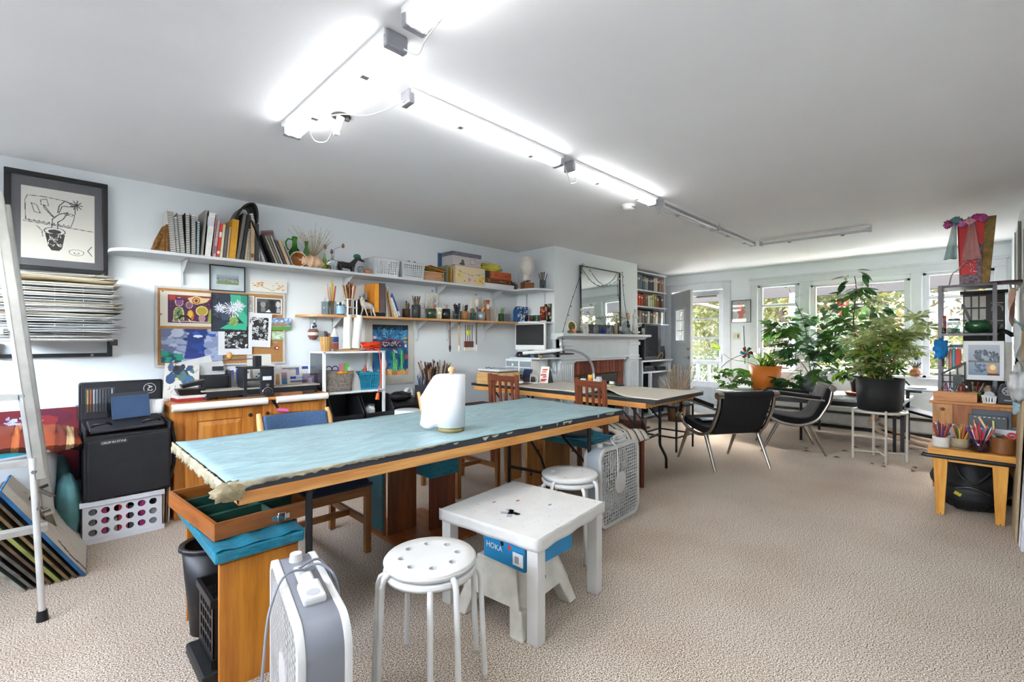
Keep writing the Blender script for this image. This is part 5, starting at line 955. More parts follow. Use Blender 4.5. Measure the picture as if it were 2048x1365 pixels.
# leaning canvases and boards
cols = [('#c9c2b5','#2f6f9f','cream drawn board with blue painted edge, front of the leaning stack'),('#2b2a30','#5a4c38','dark panel second from the front of the leaning stack'),('#5a4a3a','#76603f','brown canvas third from the front of the leaning stack'),('#3a5a4a','#5f6844','green streaked canvas with yellow edge in the leaning stack'),
        ('#1f2a4a','#5f4a34','navy canvas in the middle of the leaning stack'),('#6a655c','#5c574e','grey wooden board toward the back of the leaning stack'),('#26262a','#6a6a64','black panel toward the back of the leaning stack'),('#6f7a6a','#a5a89a','rearmost grey green canvas of the leaning stack, tape on its corner')]
for k,(c_,e_,tx) in enumerate(cols):
    t = T('leaning_canvas',tx,'canvas',(.145-.032*k,3.36+.0*k,.004),(0,-31-.6*k,-3)); L_ = .60-.03*(k % 3)
    me = None; P(t,'panel',B().box(-.011,0,.004,.56,0,L_),M(e_,.8,var=.6,sc=14)); 
    cv = CV(50,50,c_,40+k); cv.blots(30,0,0,1,1,.04,.15,[c_,e_,c_]); 
    if k == 0: cv.a[:] = cx('#cfc8ba'); cv.strokes(30,.1,.1,.9,.9,.14,.006,['#a39a8c','#b5ad9f']); cv.line([(.12,.02),(.1,.2),(.16,.34)],.02,'#3a3a3c')
    m2 = cv.mesh(.55,L_-.01,.001,e_); P(t,'painted_face',m2,None,loc=(.0012,.005,.005),rz=(0,0,90))
    if k in (0,3): P(t,'painted_edge',B().box(-.014,.001,.0,.005,0,L_),M('#24587f' if k == 0 else '#8f8f4a',.6,var=.5,sc=7))
S('curved_strap','black curved strap hanging over the front leaning canvas','strap',B().tube([(0,0,0),(-.02,-.01,.05),(.0,-.015,.09),(.04,0,.1)],.008),BLACK,(-.04,3.34,.42))
# curved wooden drum at the very edge
S('wooden_drum','brown wooden drum table cut by the left bottom corner','table',B().lathe([(0,0),(.22,0),(.245,.08),(.25,.17),(.238,.27),(.20,.36),(0,.36)],40),WOOD('#6b4a3a','#8d6650','z',.35),(-.345,1.62,0))
# ================================================================ CABINET AND PRESS
PI1,PI2 = '#a8601c','#cf8a3c'
PV = WOOD(PI1,PI2,'z',.35); PH = WOOD(PI1,PI2,'x',.35)
cab = T('pine_cabinet','honey pine cabinet with two raised panel doors under the cork board','cabinet',(.62,3.93,0))
P(cab,'body',B().box(0,1.06,.02,.46,0,.79),PV,bev=.003); P(cab,'worktop',B().box(-.02,1.08,-.02,.47,.79,.812),PH,bev=.003)
for x0 in (.06,.56):
    d_ = P(cab,'door',B().box(x0,x0+.075,0,.02,.05,.75).box(x0+.365,x0+.44,0,.02,.05,.75).box(x0+.075,x0+.365,0,.02,.05,.125).box(x0+.075,x0+.365,0,.02,.675,.75),PV,bev=.004)
    P(d_,'raised_panel',B().box(x0+.07,x0+.37,.012,.018,.12,.68).hull8([(x0+.08,.012,.13),(x0+.36,.012,.13),(x0+.36,.012,.67),(x0+.08,.012,.67)],[(x0+.11,.002,.16),(x0+.33,.002,.16),(x0+.33,.002,.64),(x0+.11,.002,.64)]),PV)
    kx = x0+.41 if x0 < .3 else x0+.03; P(d_,'knob',B().cyl((kx,0,.69),(kx,-.015,.69),.007).sph((kx,-.022,.69),.014),M('#26221f',.3,metal=.6))
for x0,w_,tx in ((.60,.60,'long white paper roll along the front left edge of the pine cabinet'),(1.27,.40,'white paper roll along the front right edge of the pine cabinet')):
    t = T('paper_roll',tx,'paper roll',(x0,3.885,.79)); P(t,'roll',B().cyl((0,0,0),(w_,0,0),.026,n=20),PAPER); P(t,'core',B().cyl((-.001,0,0),(w_+.001,0,0),.012,n=12),M('#b9a283',.8))
for k,(x,w_,h,c_,tx) in enumerate(((.55,.012,.5,'#b9a58a','tan'),(.572,.01,.46,'#7a5a4a','brown'),(.59,.008,.52,'#e3dfd6','white'))):
    S('thin_board',tx+' board standing on edge beside the pine cabinet','board',B().box(0,w_,0,.4,0,h),M(c_,.7,var=.1),(x,3.93+.02*k,0),(0,1.5,0))
ZC = .812
pr_ = T('printing_press','black tabletop printing press with a pink-gripped crank on the pine cabinet','press',(1.16,4.02,ZC)); PB_ = M('#232327',.45,metal=.2,var=.2)
for x in (-.09,.075): P(pr_,'side_frame',B().box(x,x+.03,-.0,.16,0,.22),PB_,bev=.004)
P(pr_,'front_plate',B().box(.02,.12,-.045,-.02,-.02,.22),PB_,bev=.006); P(pr_,'top_plate',B().box(-.1,.12,-.045,.17,.22,.235),PB_,bev=.003)
P(pr_,'roller',B().cyl((-.06,.07,.105),(.075,.07,.105),.035,n=20),M('#8c8c8c',.35,metal=.6)); P(pr_,'lower_roller',B().cyl((-.06,.07,.04),(.075,.07,.04),.022,n=16),STEEL)
P(pr_,'bed_plate',B().box(-.36,.50,.0,.15,.062,.072),M('#a59e90',.5,var=.12)); 
for y in (.01,.14): P(pr_,'bed_rail',B().box(-.33,.47,y-.006,y+.006,.02,.06),PB_)
for x in (-.33,.46): P(pr_,'foot',B().box(x,x+.02,.0,.15,0,.03),PB_)
P(pr_,'screw_block',B().box(-.0,.05,.03,.09,.235,.32),PB_,bev=.004); P(pr_,'top_arm',B().cyl((-.22,.06,.29),(.02,.06,.30),.005),STEEL)
P(pr_,'wooden_ball',B().sph((-.17,.05,.325),(.02,.02,.03)),WOOD('#a8753c','#c99a5c','z')); P(pr_,'gauge_plate',B().box(.035,.10,-.047,-.045,.13,.16),M('#d9dadc',.3)); P(pr_,'dial',B().cyl((.07,-.046,.09),(.07,-.052,.09),.012,n=18),STEEL)
P(pr_,'hub_ring',B().tube([(.07+.036*math.cos(a),-.05,.035+.036*math.sin(a)) for a in np.linspace(0,2*PI,25)[:-1]],.004,closed=True),CHROME); P(pr_,'hub',B().cyl((.07,-.045,.035),(.07,-.085,.035),.03,.024,20),PB_)
P(pr_,'crank',B().hull8([(.052,-.085,.04),(.088,-.085,.04),(.088,-.065,.04),(.052,-.065,.04)],[(.125,-.095,-.10),(.145,-.095,-.10),(.145,-.075,-.10),(.125,-.075,-.10)]),PB_,bev=.003); P(pr_,'grip',B().tube([(.13,-.09,-.105),(.16,-.11,-.112),(.20,-.13,-.115)],[.014,.017,.013],n=14),M('#c2558a',.5,var=.2))
# things around the press
for x,y,z,w_,d2,c_,tx in ((.65,4.12,0,.22,.16,'#a3282e','red book flat at the left end of the cabinet top'),(.66,4.13,.021,.2,.15,'#d9d6d0','white pad between the red book and the black tray')):
    S('flat_book',tx,'book',B().box(0,w_,0,d2,0,.02),M(c_,.5,var=.15),(x,y-.07,ZC+z),4,bev=.002)
bt = T('ink_tray','black plastic ink tray with a smaller tray tilted inside it','tray',(.745,4.12,ZC+.043)); P(bt,'tray',B().hull8([(-.07,-.05,0),(.07,-.05,0),(.07,.05,0),(-.07,.05,0)],[(-.09,-.07,.045),(.09,-.07,.045),(.09,.07,.045),(-.09,.07,.045)]),BLACK,bev=.004); P(bt,'inner_tray',B().hull8([(-.05,-.04,.05),(.08,-.04,.075),(.08,.04,.075),(-.05,.04,.05)],[(-.06,-.05,.075),(.09,-.05,.11),(.09,.05,.11),(-.06,.05,.075)]),M('#232326',.35),bev=.004)
c = CV(60,80,'#ded9cf',51); c.blots(26,.15,.55,.8,.9,.06,.15,['#3f5f8c','#4a6a96','#35507a','#2c3446','#4a7a7a']); c.blots(8,.3,.7,.6,.9,.05,.1,['#20242e','#2c3446']); c.ell(.35,.58,.05,.03,'#d9d06a'); c.strokes(26,.1,.2,.9,.95,.12,.006,['#6a5a4c','#8c6a52'])
canvas('palette_sheet','cream sheet with blue paint blots leaning behind the ink tray','print',c,.22,.28,(.60,4.26,ZC),(-12,5,0))
def bl(seed,st): 
    c = CV(50,60,'#dddad2',seed)
    for (x0,y0,x1,y1,c0,c1) in st: c.grad(x0,y0,x1,y1,c0,c1)
    return c
canvas('swatch_sheet','sheet of vertical blue paint swatches behind the left of the press','swatch',bl(52,[(.08,.5,.2,.95,'#c9cfe0','#2548c2'),(.3,.4,.45,.98,'#5a7ad0','#1f3fb0'),(.35,.2,.45,.38,'#a9a6bd','#6a6f9a'),(.6,.8,.95,.9,'#54608f','#7f86a8'),(.1,.02,.4,.15,'#5a4636','#8c6f52')]),.15,.21,(1.06,4.33,ZC),(-8,0,0))
canvas('swatch_sheet','tall plain cream sheet behind the press screw','swatch',bl(53,[(.3,.28,.45,.34,'#3a5a3a','#3a5a3a')]),.19,.34,(1.20,4.37,ZC),(-6,0,0))
c = bl(54,[]); 
for a in range(20,165,22):
    for q,cc in ((.3,'#44546e'),(.42,'#5f7ba3')): c.ell(.5+q*math.cos(rad(a)),.05+q*1.2*math.sin(rad(a)),.06,.045,[cc,'#2c4a6a','#3a6a7a'][a % 3],a+90)
canvas('colour_wheel','white fan shaped colour chart of blue swatches behind the press','chart',c,.17,.14,(1.22,4.28,ZC+.10),(-8,0,0))
canvas('swatch_sheet','sheet of brown and blue vertical swatches right of the press','swatch',bl(55,[(.15,.2,.42,.8,'#8a5f38','#c9a27a'),(.55,.2,.9,.5,'#2c4aa8','#3f8a9a'),(.55,.5,.9,.85,'#4a6a8a','#b58a94')]),.13,.19,(1.385,4.32,ZC),(-8,0,0))
canvas('swatch_sheet','wide sheet of horizontal blue and violet swatches right of the press','swatch',bl(56,[(.05,.82,.55,.92,'#c9b08a','#3f58b0'),(.5,.6,.62,.92,'#7f86b0','#54609a'),(.72,.84,.95,.95,'#2f4fb8','#2a3fa0'),(.3,.45,.5,.55,'#2548c2','#2548c2'),(.5,.45,.8,.53,'#a9bfe0','#a9bfe0'),(.3,.3,.98,.38,'#8f90a5','#6f7088'),(.2,.16,.98,.24,'#8f90a5','#77788f'),(.2,.04,.98,.1,'#6a6d80','#77788f')]),.25,.22,(1.46,4.34,ZC),(-7,0,0))
org = T('file_organizer','clear ribbed file organizer behind the ink tray','organizer',(.86,4.27,ZC)); 
for k in range(7): P(org,'divider',B().box(0,.18,.018*k,.018*k+.002,0,.17),GLASS('#e3e4e7',.3))
P(org,'frame',B().box(.18,.19,-.002,.12,0,.2).box(-.005,0,-.002,.12,0,.17).box(0,.18,-.004,-.001,.155,.165),M('#2b2c2f',.4))
for k,(x,y,z,w_,h,c_,r_,tx) in enumerate(((.70,4.385,ZC+.02,.34,.30,'#b08a62',0,'brown card folder leaning on the cork board behind the paint blot sheet'),(.78,4.36,ZC+.01,.22,.27,'#dfdfe0',-14,'tilted white paper leaning before the brown folder'),(.84,4.34,ZC,.20,.26,'#d2d2d0',-6,'pale grey paper sheet before the tilted white paper'),(1.0,4.37,ZC,.12,.23,'#c6cad0',0,'grey acrylic sheet beside the file organizer'))):
    S('paper_sheet',tx,'paper',B().box(0,w_,0,.003,0,h),M(c_,.6,var=.05),(x,y,z),(-5,r_,0))
S('dark_card','small black framed card on the pale papers at the cork board','card',B().box(0,.08,0,.003,0,.035),M('#2b2b2e'),(.93,4.325,ZC+.20),(-5,0,0))
pk = T('plastic_pack','clear plastic pack with lilac card at the right end of the cabinet','pack',(1.60,4.22,ZC),(-6,0,0)); P(pk,'sleeve',B().box(0,.13,0,.02,0,.15),GLASS('#d5ccd8',.1)); P(pk,'card',B().box(.035,.1,.008,.012,.02,.13),M('#a9a0b0',.6)); P(pk,'label_panel',B().box(.05,.08,.006,.008,.05,.11),WHITE)
S('wood_block','small grey and wooden printing block before the press','block',B().box(0,.16,0,.05,0,.02),WOOD('#7d5236','#a8744c','x'),(1.33,3.95,ZC)); S('wood_block','thin strip of wood lying in front of the press bed','block',B().box(0,.26,0,.03,0,.01),WOOD('#6a4f3c','#8f6f55','x'),(.95,3.96,ZC))
S('dark_block','dark lino block beside the right paper roll','block',B().box(0,.1,0,.06,0,.025),M('#3a302b',.6),(1.50,3.98,ZC)); S('small_dish','clear plastic lid between the ink tray and the press bed','lid',B().lathe([(0,0),(.045,0),(.05,.02),(.046,.022)],22),GLASS('#e3e6e8',.1),(.865,4.07,ZC))
# ================================================================ WHITE SHELF UNIT, BINS
us = T('shelf_unit','white narrow metal shelf unit between the cabinet and the fish painting','shelf unit',(1.70,4.04,0))
for x in (0,.575):
    for y in (0,.3): P(us,'post',B().box(x,x+.025,y,y+.025,0,1.155),WHITE,bev=.003)
P(us,'shelf_board',B().box(0,.60,0,.325,1.14,1.157),WHITE,bev=.002); P(us,'shelf_board',B().box(0,.60,0,.325,.775,.792),WHITE,bev=.002); P(us,'side_panel',B().box(.004,.008,.02,.3,.79,1.14),GLASS('#d9dddf',.15))
Z1,Z2 = 1.158,.793
def slats(t):
    m = WOOD('#a8783f','#d3aa70','z')
    for k in range(16):
        a = 2*PI*k/16; P(t,'slat',B().hull8([(.036,-.006,0),(.040,-.006,0),(.040,.006,0),(.036,.006,0)],[(.054,-.009,.13),(.058,-.009,.13),(.058,.009,.13),(.054,.009,.13)]),m,rz=math.degrees(a))
    P(t,'liner',B().lathe([(0,0),(.035,0),(.052,.128),(.05,.128),(.033,.003)],20),M('#5a2a20',.5)); return .03,.13
cup_of('slatted_cup','flared cup of wooden slats holding tools on top of the white shelf unit','cup',(1.76,4.12,Z1),slats,[('tool','dark round tool in the slatted cup',3,.17,.012,['#3a3c44','#57585c'],12,'x'),('tool','reddish tool in the slatted cup',2,.14,.012,['#8c4434'],16,'x')],'tools in the slatted cup')
gl = T('glue_bottle','white glue bottle with blue band behind the slatted cup','bottle',(1.88,4.22,Z1)); P(gl,'bottle',B().lathe([(0,0),(.035,0),(.037,.12),(.024,.16),(.02,.18)],20,sy=.7),WHITE); P(gl,'band',B().lathe([(.0375,.08),(.037,.13)],20,sy=.72,cap=False),M('#3c62a8')); P(gl,'label_band',B().lathe([(.0378,.02),(.0378,.075)],20,sy=.72,cap=False),M('#c9705a',var=.3)); P(gl,'nozzle',B().cyl((0,0,.18),(0,0,.215),.013,.004),M('#e3d9b8'))
S('wooden_plate','thin wooden disc under the two paper rolls on the shelf unit','plate',B().lathe([(0,0),(.13,0),(.135,.012),(0,.012)],32,sy=.7),WOOD('#a57440','#c99a62','x'),(1.98,4.16,Z1))
for x0,x1,r_,tx in ((1.95,1.985,.036,'white paper roll leaning right on the shelf unit, left of two'),(2.03,2.09,.042,'thicker white paper roll leaning right on the shelf unit, right of two')):
    t = T('paper_roll',tx,'paper roll',(x0,4.12,Z1+.018)); P(t,'roll',B().cyl((0,0,0),(x1-x0,.05,.31),r_,n=26),PAPER); P(t,'core',B().cyl((x1-x0-.001,.05,.305),(x1-x0,.05,.3115),r_*.4,n=16),M('#a7a49e'))
ec = T('extension_cord','coiled orange extension cord on the shelf unit with one end hanging','cord',(2.18,4.14,Z1+.04)); OR = M('#d8401c',.4,var=.15); b = B()
for k in range(11):
    a_,bb_ = R.uniform(.09,.13),R.uniform(.035,.06); dz,dy,th = R.uniform(-.03,.03),R.uniform(-.02,.03),R.uniform(-.25,.25)
    b.tube([(a_*math.cos(t_)*math.cos(th),dy+bb_*math.sin(t_),dz+.018*math.sin(2*t_+k)-a_*math.cos(t_)*math.sin(th)*.4) for t_ in np.linspace(0,2*PI,17)[:-1]],.0055,n=6,closed=True)
P(ec,'coil',b,OR); P(ec,'wrap',B().tube([(-.10,.0,.05),(-.09,-.045,.0),(-.10,0,-.03),(-.11,.04,.0)],.008,closed=True),M('#d3a8a0',.6))
cord('hanging_end','',[(.04,-.04,-.02),(.045,-.115,-.035),(.05,-.125,-.12),(.06,-.125,-.25),(.055,-.12,-.36),(.03,-.12,-.44)],.0045,OR,par=ec); P(ec,'socket',B().cyl((.03,-.12,-.44),(.02,-.12,-.50),.015,.020,12),M('#e3641c',.4))
wk = T('wicker_basket','grey woven basket with an orange tag on the lower board of the shelf unit','basket',(1.86,4.17,Z2)); WK = M('#8b8178',.9,var=.35,sc=50,bump=.5)
for j in range(15):
    z = .006+.0125*j; k_ = .84+.16*z/.19
    P(wk,'woven_row',B().tube([(x*k_*(1+.01*((i+j) % 2)),y*k_*(1+.03*((i+j) % 2)),z) for i,(x,y) in enumerate([(-.13+.26*u,-.1) for u in np.linspace(0,1,10)]+[(.13,-.1+.2*u) for u in np.linspace(.1,.9,6)]+[(.13-.26*u,.1) for u in np.linspace(0,1,10)]+[(-.13,.1-.2*u) for u in np.linspace(.1,.9,6)])],.0068,n=5,closed=True),WK)
P(wk,'base',B().box(-.11,.11,-.083,.083,0,.006),WK); P(wk,'tag',B().sph((.02,-.108,.17),(.05,.008,.016),14,8,lump(.2,8,2)),M('#d98a22',.5,var=.6,sc=60)); P(wk,'liner',B().box(-.118,.118,-.09,.09,.01,.14),M('#3a332d',.9))
for x,c_,tx,f_ in ((1.80,'#6a2f4a','purple handled scissors in the grey woven basket',1),(1.86,'#5a2f6a','violet tape roll sticking out of the grey woven basket',1),(1.92,'#c97f8f','pink card standing in the grey woven basket',0),(1.965,'#6fb54a','green card standing in the grey woven basket',0)):
    b = B().tube([(.028*math.cos(a),0,.028*math.sin(a)) for a in np.linspace(0,2*PI,17)[:-1]],.005,closed=True) if f_ else B().box(-.025,.025,-.003,.003,-.04,.05)
    S('scissors' if c_ == '#6a2f4a' else ('tape_roll' if f_ else 'card'),tx,'scissors' if c_ == '#6a2f4a' else ('tape' if f_ else 'card'),b,M(c_,.5),(x,4.16,Z2+.20))
S('stone_slab','tall curved grey stone leaning between the woven basket and the teal basket','stone',B().prism([(0,0),(.09,0),(.085,.07),(.06,.14),(.02,.20),(-.01,.22),(.0,.1)],'y',0,.10),M('#b3b0aa',.7,var=.1),(1.985,4.09,Z2),bev=.01)
kt = T('teal_basket','teal plastic basket with small round holes on the shelf unit','basket',(2.16,4.16,Z2)); basket(kt,.21,.18,.16,M('#1f7f9f',.4,var=.05),9,6,.82)
for x,y,h,c_,n_,tx in ((2.10,4.12,.09,'#6a8a5a','dropper_bottle','small green bottle in the teal basket'),(2.14,4.14,.13,'#a83228','dropper_bottle','small red-capped bottle in the teal basket'),(2.19,4.12,.07,'#8f9296','dropper_bottle','small grey bottle in the teal basket'),(2.22,4.17,.11,'#dfe2e4','dropper_bottle','small white bottle in the teal basket')):
    S(n_,tx,'bottle',B().lathe([(0,0),(.018,0),(.018,h*.7),(.008,h*.8),(.007,h)],14),M(c_,.35),(x,y,Z2+.10))
BN = M('#1d1e21',.4,var=.1)
def bin_(x,z,label,grp='stacked black bins'):
    t = T('storage_bin',label,'bin',(x,3.97,z),0,grp); w,d,h = .285,.36,.235
    P(t,'side',B().prism([(0,0),(d,0),(d,h),(.10,h),(.03,.13),(0,.085)],'x',0,.006),BN); P(t,'side',B().prism([(0,0),(d,0),(d,h),(.10,h),(.03,.13),(0,.085)],'x',w-.006,w),BN)
    P(t,'base',B().box(0,w,0,d,0,.006),BN); P(t,'front_lip',B().box(0,w,-.004,.006,0,.085).box(-.003,w+.003,-.014,.002,.07,.088),BN,bev=.002); P(t,'back',B().box(0,w,d-.006,d,0,h),BN); 
    for x_ in (0,w): P(t,'rim',B().tube([(x_,-.004,.09),(x_,.03,.135),(x_,.10,h),(x_,d,h)],.007),BN)
    return t
bin_(1.755,.26,'black open bin below the shelf unit, left column, second layer'); bin_(1.755,.50,'black open bin with a blue tape roll in the top left of the bin stack'); bin_(2.065,.26,'black open bin with an orange block, right column below the top one'); bin_(2.065,.50,'black open bin with a jar in the top right of the bin stack')
bin_(1.755,.02,'black open bin at the bottom left of the bin stack'); bin_(2.065,.02,'black open bin at the bottom right of the bin stack')
S('tape_roll','bright blue tape roll in the top left black bin','tape',B().lathe([(.03,0),(.055,0),(.055,.035),(.03,.035),(.03,0)],26,cap=False),M('#1c7fd0',.4),(1.86,4.06,.53))
for k in range(4): S('paper_sheet','loose pale paper in the top left black bin','paper',B().box(0,.14,0,.1,0,.002),M(['#dfe3e0','#c9d3c6','#e6e6e6','#b9c3b5'][k],.7),(1.80+.03*k,4.0,.509+.004*k),10*k,'loose paper in the black bin')
j = T('labelled_jar','glass jar with a black and white label in the top right black bin','jar',(2.16,4.08,.51)); P(j,'jar_body',B().lathe([(0,0),(.045,0),(.047,.1),(.04,.115),(.04,.13)],22),M('#cfd2d4',.2,var=.5,sc=30)); P(j,'lid',B().cyl((0,0,.13),(0,0,.145),.043,n=22),STEEL)
S('round_tin','dark round tin standing on edge beside the labelled jar','tin',B().cyl((0,0,0),(0,.03,0),.045,n=26),M('#54545c',.5),(2.10,4.14,.56)); S('orange_block','orange plastic block in the lower right black bin','block',B().box(0,.12,0,.09,0,.06),M('#e0542c',.4),(2.09,4.0,.268),bev=.008)
S('tape_roll','grey tape roll lying in the lower right black bin','tape',B().lathe([(.02,0),(.055,0),(.055,.09),(.02,.09),(.02,0)],26,cap=False),M('#9a9c9f',.4),(2.27,4.06,.268))
for k,c_ in enumerate(('#b23038','#3a3a40','#c9a0a8')): S('small_clamp',['red','black','pink'][k]+' plastic clamp in the top right black bin','clamp',B().tube([(0,0,0),(.03,.0,.02),(.06,0,.0),(.05,.01,-.01)],.006),M(c_,.4),(2.08+.05*k,4.0,.525),30*k)
bd = T('black_side_table','low black table against the left wall behind the paper towel','table',(2.38,4.03,0)); P(bd,'tabletop',B().box(0,.80,0,.36,.60,.635),BN,bev=.003); P(bd,'apron',B().box(.02,.78,.01,.03,.53,.60),BN)
for x in (.02,.74):
    for y in (.02,.3): P(bd,'leg',B().box(x,x+.04,y,y+.04,0,.6),BN)
S('rolled_bag','crumpled black roll-up bag with reflective ends on the low black table','bag',B().sph((0,0,0),(.14,.07,.05),26,14,lump(.13,9,2)),M('#18181a',.35,var=.3),(2.53,4.17,.685))
pl = T('white_reel','white plastic reel standing on the low black table','reel',(2.70,4.27,.70),(90,0,10)); P(pl,'reel',B().lathe([(.03,-.02),(.062,-.02),(.065,0),(.062,.02),(.03,.02),(.03,-.02)],28,cap=False),WHITE)
pb_ = T('plastic_bucket','white plastic bucket with a lid between the bins and the towel','bucket',(2.44,3.88,0)); P(pb_,'bucket_wall',B().lathe([(0,0),(.10,0),(.115,.55)],30),WHITE); P(pb_,'lid',B().lathe([(.118,.545),(.12,.59),(.112,.595),(0,.59)],30,cap=False),WHITE)
def sqcup(w,h,m):
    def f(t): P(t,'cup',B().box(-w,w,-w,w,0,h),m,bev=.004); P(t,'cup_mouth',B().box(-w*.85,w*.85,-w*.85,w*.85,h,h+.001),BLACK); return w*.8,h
    return f
cup_of('brush_pot','dark grey caddy of thin blue handled brushes behind the towel','caddy',(2.79,4.15,.636),sqcup(.055,.15,M('#34363b',.5)),[('paintbrush','thin blue or grey brush in the dark caddy',16,.26,.004,['#3f5a86','#6a6e78','#8c7a6a','#2f3340'],14,'x')],'brushes in the dark caddy')
cup_of('brush_pot','large brown pot bristling with dark brushes behind the towel','pot',(2.90,4.17,.636),cyl_cup(.06,.2,M('#4a3226',.5)),[('paintbrush','dark brown brush in the large pot behind the towel',24,.38,.007,['#3a2018','#5a3020','#241c18','#8a6a4a','#c9b8a0'],22,'brush')],'brushes in the large brown pot')
cup_of('brush_pot','tan wooden pot of brushes directly behind the towel roll','pot',(3.04,4.19,.636),cyl_cup(.07,.23,WOOD('#8a6236','#b58a52','z')),[('paintbrush','worn brush in the tan pot behind the towel',26,.40,.006,['#6a4a34','#3a2a22','#a08a76','#57463a','#b9a896'],26,'brush')],'brushes in the tan pot')
# ================================================================ MAIN TABLE
EW = WOOD('#b57535','#d9a05a','x',.45)
mt = T('work_table','long folding work table covered in wrinkled pale blue sheeting','table',(.43,1.78,0)); LX,LY = 2.44,.92
def wr(u,v): return (u*LX,v*LY,.768+.0025*math.sin(u*31+v*9)*math.sin(v*13+u*7)+.0015*math.sin(u*70+v*40))
P(mt,'tabletop',B().box(.0,LX,0,LY,.735,.764),M('#2c3036',.5,var=.2)); P(mt,'blue_sheet',B().grid(wr,60,24),STREAK('#8ba5a8','#6f8890'),solid=.004)
P(mt,'front_rail',B().box(.03,LX-.06,-.004,.022,.69,.735),EW,bev=.004); P(mt,'back_rail',B().box(.03,LX-.06,LY-.022,LY+.004,.69,.735),EW,bev=.004); P(mt,'end_rail',B().box(.03,.055,0,LY,.69,.735),EW); P(mt,'end_rail',B().box(LX-.085,LX-.06,0,LY,.69,.735),EW)
def torn(n,fn,seed):
    r_ = random.Random(seed); return B().grid(lambda u,v: fn(u,v,r_.uniform(-1,1)),n,3)
P(mt,'torn_edge',torn(70,lambda u,v,q: (-.012-.004*q,LY*u,.772-.045*v*(1+.12*q)),1),M('#a0967c',.8,var=.4,bump=.5),solid=.006); P(mt,'torn_edge',torn(60,lambda u,v,q: (.9*u,-.006-.003*q,.771-.020*v*(1+.3*q)*(1-u*.75)),2),M('#a39a82',.8,var=.4,bump=.5),solid=.004)
P(mt,'corner_tape',B().sph((.0,.0,.742),(.05,.035,.03),20,12,lump(.25,9,4)),M('#8f8163',.8,var=.5,bump=.6))
r_ = random.Random(5)
for k in range(14): u = r_.uniform(.9,2.3); w_ = r_.uniform(.01,.05); P(mt,'torn_scrap',B().prism([(u,.762),(u+w_,.764),(u+w_*.8,.757),(u+w_*.4,.75+r_.uniform(-.006,.006)),(u+.003,.757)],'y',-.008,-.004),M('#a9a596',.8,var=.2))
def foldleg(par,x,y0,y1,h=.70,flare=0,s=1,lower=True):
    """two black tubular legs joined by a bar with a brace up to the top"""
    for y in (y0,y1): P(par,'leg',B().tube([(x,y,h),(x,y,.32),(x+.03*s*flare,y,.22),(x+.11*s*flare,y,.12),(x+.13*s*flare,y,.08),(x+.13*s*flare,y,0)] if flare else [(x,y,h),(x,y,0)],.0135,n=10),BLACK)
    P(par,'crossbar',B().cyl((x,y0,.30),(x,y1,.26),.012),BLACK)
    P(par,'brace',B().tube([(x,(y0+y1)/2,.28),(x+.05*s,(y0+y1)/2,.40),(x+.30*s,(y0+y1)/2,h)],.009),BLACK)
foldleg(mt,.30,.09,LY-.1,.72,0,1); foldleg(mt,LX-.28,.09,LY-.06,.72,0,-1)
for y in (.09,LY-.1): P(mt,'leg_plate',B().box(.26,.34,y-.02,y+.05,.68,.70),STEEL)
P(mt,'side_brace',B().tube([(LX-.28,.12,.42),(LX-.28,.30,.56),(LX-.28,.42,.70)],.009),BLACK)
def speck(x,y,z,c_,tx,r=.008): S('paint_fleck',tx,'fleck',B().sph((0,0,0),(r,r*.5,.001),10,4),M(c_),(x,y,z))
tw = T('paper_towel','white paper towel roll with a loose sheet on the blue table','paper towel',(1.53,2.0,.772)); TWM = M('#d2d2d4',.9,var=.02,bump=.25,bsc=180)
P(tw,'holder_base',B().lathe([(0,0),(.068,0),(.07,.018),(.03,.022),(0,.022)],30),M('#8a7a4a',.5,var=.3)); P(tw,'roll',B().lathe([(.02,.024),(.073,.024),(.074,.30),(.02,.30)],40),TWM); P(tw,'knob',B().cyl((0,0,.30),(0,0,.315),.012).sph((0,0,.325),(.02,.02,.016)),M('#b08a64',.7,var=.3))
def loose(u,v):
    a = u*.14; z = .024+.27*v; return (-.052-.055*u,.052+.055*u,max(.002,z-.05*u*u*(1 if v < .5 else .35)-(.25*u-.1 if v < .5 and u > .4 else 0)*0+(-.0)))
P(tw,'loose_sheet',B().grid(lambda u,v: (-.05-.075*u+.01*math.sin(v*3),.05+.06*u,(.01+.06*(u-.55)**2*2 if u > .2 else .02+.0*u)+(.28-.14*u*u)*v),10,10),TWM,solid=.0015)
